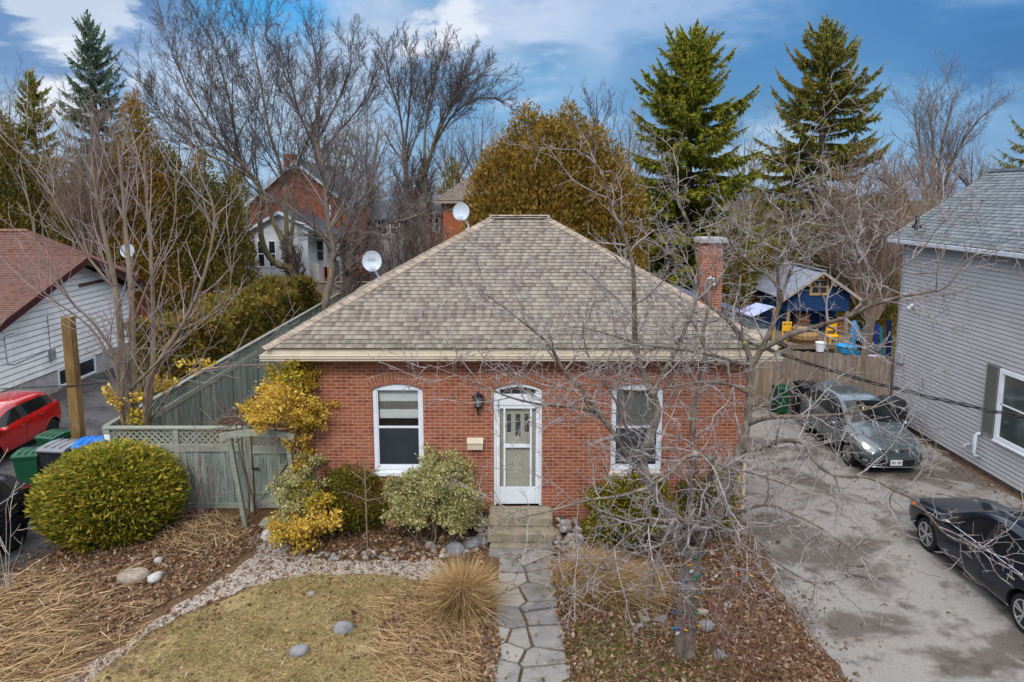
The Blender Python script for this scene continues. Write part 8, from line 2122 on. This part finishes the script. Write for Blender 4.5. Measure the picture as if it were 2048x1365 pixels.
# --- things on and round the playhouse deck
M_YEL = m_plain('yellow_plastic', (.70, .40, .02), .45, var=.08); M_SKY = m_plain('sky_blue_plastic', (.02, .30, .62), .4, var=.08); M_COBALT = m_plain('cobalt_paint', (.015, .06, .36), .5)
def deck_pt(x, y, Y): p = at(x, y, Y); return p
def play_chair(px, Y, label, z0=1.40, s=1.):
    p = at(px, 690, Y); t = thing('toy_chair', label, 'chair', (p.x, Y, z0), 'yellow toys on the deck')
    b = MB(); b.box(p.x - .26 * s, Y - .25 * s, z0 + .26 * s, p.x + .26 * s, Y + .25 * s, z0 + .34 * s); b.build('seat', M_YEL, t, bevel=.02)
    b = MB()
    for sx in (-.25, .20): b.box(p.x + sx * s, Y + .2 * s, z0 + .34 * s, p.x + (sx + .06) * s, Y + .27 * s, z0 + .92 * s)
    b.box(p.x - .25 * s, Y + .2 * s, z0 + .92 * s, p.x + .26 * s, Y + .27 * s, z0 + 1.02 * s); b.box(p.x - .19 * s, Y + .22 * s, z0 + .50 * s, p.x + .2 * s, Y + .25 * s, z0 + .85 * s); b.build('backrest', M_YEL, t, bevel=.015)
    for sx in (-.22, .22):
        for sy in (-.2, .2): b = MB(); b.box(p.x + (sx - .035) * s, Y + (sy - .035) * s, z0, p.x + (sx + .035) * s, Y + (sy + .035) * s, z0 + .26 * s); b.build('leg', M_YEL, t)
play_chair(1665, 27.7, 'yellow plastic toy chair on the playhouse deck beside the corner post', s=.85)
play_chair(1575, 27.9, 'yellow toy chair half hidden behind the pine barrel', s=.75)
def barrel():
    p = at(1608, 690, 27.6); t = thing('pine_barrel', 'fat pine barrel planter on the playhouse deck', 'planter', (p.x, p.y, 1.4))
    b = MB(); n = 18
    for k in range(n):
        a0, a1 = 2 * math.pi * k / n, 2 * math.pi * (k + .94) / n; prof = [(.38, 0), (.50, .18), (.54, .36), (.50, .55), (.40, .72)]
        V = [(p.x + r * math.cos(a), p.y + r * math.sin(a), 1.4 + z) for r, z in prof for a in (a0, a1)]
        b.add(V, [(2 * i, 2 * i + 1, 2 * i + 3, 2 * i + 2) for i in range(4)])
    b.build('stave', M_PINE, t)
    b = MB()
    for z, r in ((.18, .507), (.55, .507)): b.lathe((p.x, p.y, 1.4 + z), [(r, -.025), (r, .025)], 24)
    b.build('hoop', m_plain('rusty_hoop', (.10, .06, .04), .6), t)
    b = MB(); b.lathe((p.x, p.y, 2.08), [(.39, 0), (.02, .03)], 18); b.build('soil', m_plain('potting_soil', (.05, .035, .025), .95), t)
barrel()
def kayak(px, py, Y, label, L, mat, lean):
    p = at(px, py, Y); t = thing('toy_kayak', label, 'kayak', (p.x, Y, 0))
    n, m = 12, 10; b = MB(); V = []
    for i in range(n + 1):
        u = i / n; w = .24 * math.sin(math.pi * min(.98, max(.02, u))) ** .6
        c = Vector((p.x + lean * (u - .5), Y + .2 * (u - .5), .9 + L * u))
        for j in range(m): a = 2 * math.pi * j / m; V.append(c + Vector((w * math.cos(a), w * .45 * math.sin(a), 0)))
    F = [(i * m + j, i * m + (j + 1) % m, (i + 1) * m + (j + 1) % m, (i + 1) * m + j) for i in range(n) for j in range(m)] + [tuple(range(m))[::-1], tuple(range(n * m, n * m + m))]
    b.add(V, F); b.build('hull', mat, t, smooth=True)
    b = MB(); c = Vector((p.x, Y - .11, .9 + L * .5)); b.obox(c, (.22, .03, .5)); b.build('cockpit', M_BLACK, t)
kayak(1716, 665, 25.6, 'bright sky blue child kayak stood on end behind the fence', 1.75, M_SKY, -.25)
def plank(px0, py0, px1, py1, Y, w, mat, name, label, cat):
    a, c = at(px0, py0, Y), at(px1, py1, Y + .15); b = MB(); b.beam(a, c, w, .035, up=(0, 1, 0)); tag(b.build(name, mat, bevel=.004), label, cat)
plank(1748, 720, 1756, 648, 24.6, .11, M_COBALT, 'cobalt_board', 'long cobalt blue board leaning beside the grey house', 'board')
plank(1730, 715, 1742, 636, 25., .34, m_wood('grey_planks', (.30, .25, .19), (.36, .3, .23), (.2, .16, .12), 'z'), 'grey_plank', 'wide grey-brown plank leaning between kayak and cobalt board', 'plank')
plank(1766, 725, 1762, 655, 24.4, .10, m_plain('teal_board_paint', (.05, .25, .30), .5), 'teal_board', 'narrow teal board leaning nearest the corner of the grey house', 'board')
plank(1776, 725, 1778, 640, 23.6, .18, m_plain('deep_navy', (.012, .03, .10), .6), 'navy_board', 'dark navy board standing behind the corner of the grey house', 'board')
def tub(px, py, Y, r, h, mat, label, name='plastic_tub'):
    p = at(px, py, Y); t = thing(name, label, 'tub', (p.x, Y, p.z)); b = MB(); b.lathe((p.x, Y, p.z), [(r * .8, 0), (r, h), (r * 1.08, h), (r * 1.08, h * .9)], 16); b.build('shell', mat, t)
    b = MB(); b.cyl((p.x, Y, 0), (p.x, Y, p.z), r * .5, n=8); b.build('stand', M_CEDARWOOD, t)
tub(1640, 703, 25.2, .17, .34, M_TRIMW, 'white plastic tub showing over the cedar board fence')
tub(1694, 705, 24.9, .36, .26, M_SKY, 'sky blue tub showing over the cedar board fence')
tub(1752, 722, 23.7, .24, .16, m_plain('lilac_bin', (.55, .45, .62), .5), 'lilac tub by the end of the cedar board fence')
# dark clutter filling the porch of the playhouse
for px, w, h, mat, lab in ((1600, .5, .9, m_plain('brown_crate', (.16, .075, .035), .8), 'brown crate standing in the playhouse porch under the left gable'), (1680, .45, .7, m_plain('rust_crate', (.26, .10, .03), .8), 'rusty crate standing in the playhouse porch by the pine post')):
    p = at(px, 690, 29.5); t = thing('wooden_crate', lab, 'crate', (p.x, 29.5, 1.4)); b = MB()
    for k in range(5): b.box(p.x - w / 2, 29.5 - .2, 1.4 + h * k / 5, p.x + w / 2, 29.5 + .2, 1.4 + h * (k + .86) / 5)
    b.build('slat', mat, t)
# --- neighbour's garden: trellis, planter box, table
tr = thing('stick_trellis', 'rustic stick trellis in front of the golden bush', 'trellis', (-12.6, 37.4, 0)); rg_ = random.Random(17)
pol = []
for px in range(540, 650, 9):
    a, c = at(px + rg_.uniform(-3, 3), 640, 37.4), at(px + rg_.uniform(-4, 4), rg_.uniform(570, 600), 37.4); a.z = 0; pol.append(([a, a.lerp(c, .5), c], [.022, .02, .015], 5))
for py in (586, 618): a, c = at(545, py + 6, 37.4), at(645, py - 8, 37.4); pol.append(([a, a.lerp(c, .5), c], [.02, .02, .018], 5))
tubes('stick', pol, B_LILAC, tr)
p = at(456, 600, 38.2); b = MB(); b.box(p.x - .55, 37.8, 0, p.x + .55, 38.8, 2.0); b.box(p.x - .62, 37.73, 2.0, p.x + .62, 38.87, 2.1); tag(b.build('planter_box', m_plain('grey_render', (.34, .31, .27), .85), bevel=.02), 'square pale grey box structure standing beyond the hedge', 'box')
def table(px, py, Y, label):
    p = at(px, py, Y); t = thing('garden_table', label, 'table', (p.x, Y, 0)); z = p.z
    b = MB(); b.box(p.x - .9, Y - .5, z - .05, p.x + .9, Y + .5, z); b.build('top', m_plain('blue_cloth', (.03, .08, .14), .7), t)
    for sx in (-.8, .8):
        for sy in (-.42, .42): b = MB(); b.box(p.x + sx - .03, Y + sy - .03, 0, p.x + sx + .03, Y + sy + .03, z - .05); b.build('leg', M_STEEL, t)
table(412, 580, 40., 'garden table under a dark blue cloth beyond the hedge')
p = at(322, 597, 38.5); b = MB(); b.lathe((p.x, 38.5, p.z), [(.05, .36), (.30, .30), (.42, .15), (.40, 0), (.1, -.03)], 14); b.cyl((p.x, 38.5, 0), (p.x, 38.5, p.z), .06); tag(b.build('magenta_cushion', m_plain('magenta_fabric', (.42, .01, .13), .7), smooth=True), 'round magenta cushion on a stool beyond the hedge', 'cushion')
# porch chairs by the brick house
for px, py, mat, lab in ((628, 528, m_plain('wicker_grey', (.35, .33, .31), .7), 'grey wicker porch seat beside the maple trunk'), (652, 535, m_plain('rust_chair', (.26, .09, .05), .6), 'reddish folding porch chair beside the maple trunk'), (668, 522, m_plain('dark_metal_chair', (.05, .055, .06), .5), 'dark metal porch chair under the porch window')):
    p = at(px, py, 45.4); z0 = .85; t = thing('porch_chair', lab, 'chair', (p.x, 45.4, z0)); h = p.z - z0
    b = MB(); b.box(p.x - .28, 45.1, z0 + .40, p.x + .28, 45.65, z0 + .47); b.build('seat', mat, t)
    b = MB(); b.box(p.x - .28, 45.60, z0 + .47, p.x + .28, 45.66, z0 + max(.9, h)); b.build('backrest', mat, t)
    for sx in (-.25, .25):
        for sy in (45.14, 45.6): b = MB(); b.box(p.x + sx - .025, sy - .025, z0, p.x + sx + .025, sy + .025, z0 + .40); b.build('leg', mat, t)
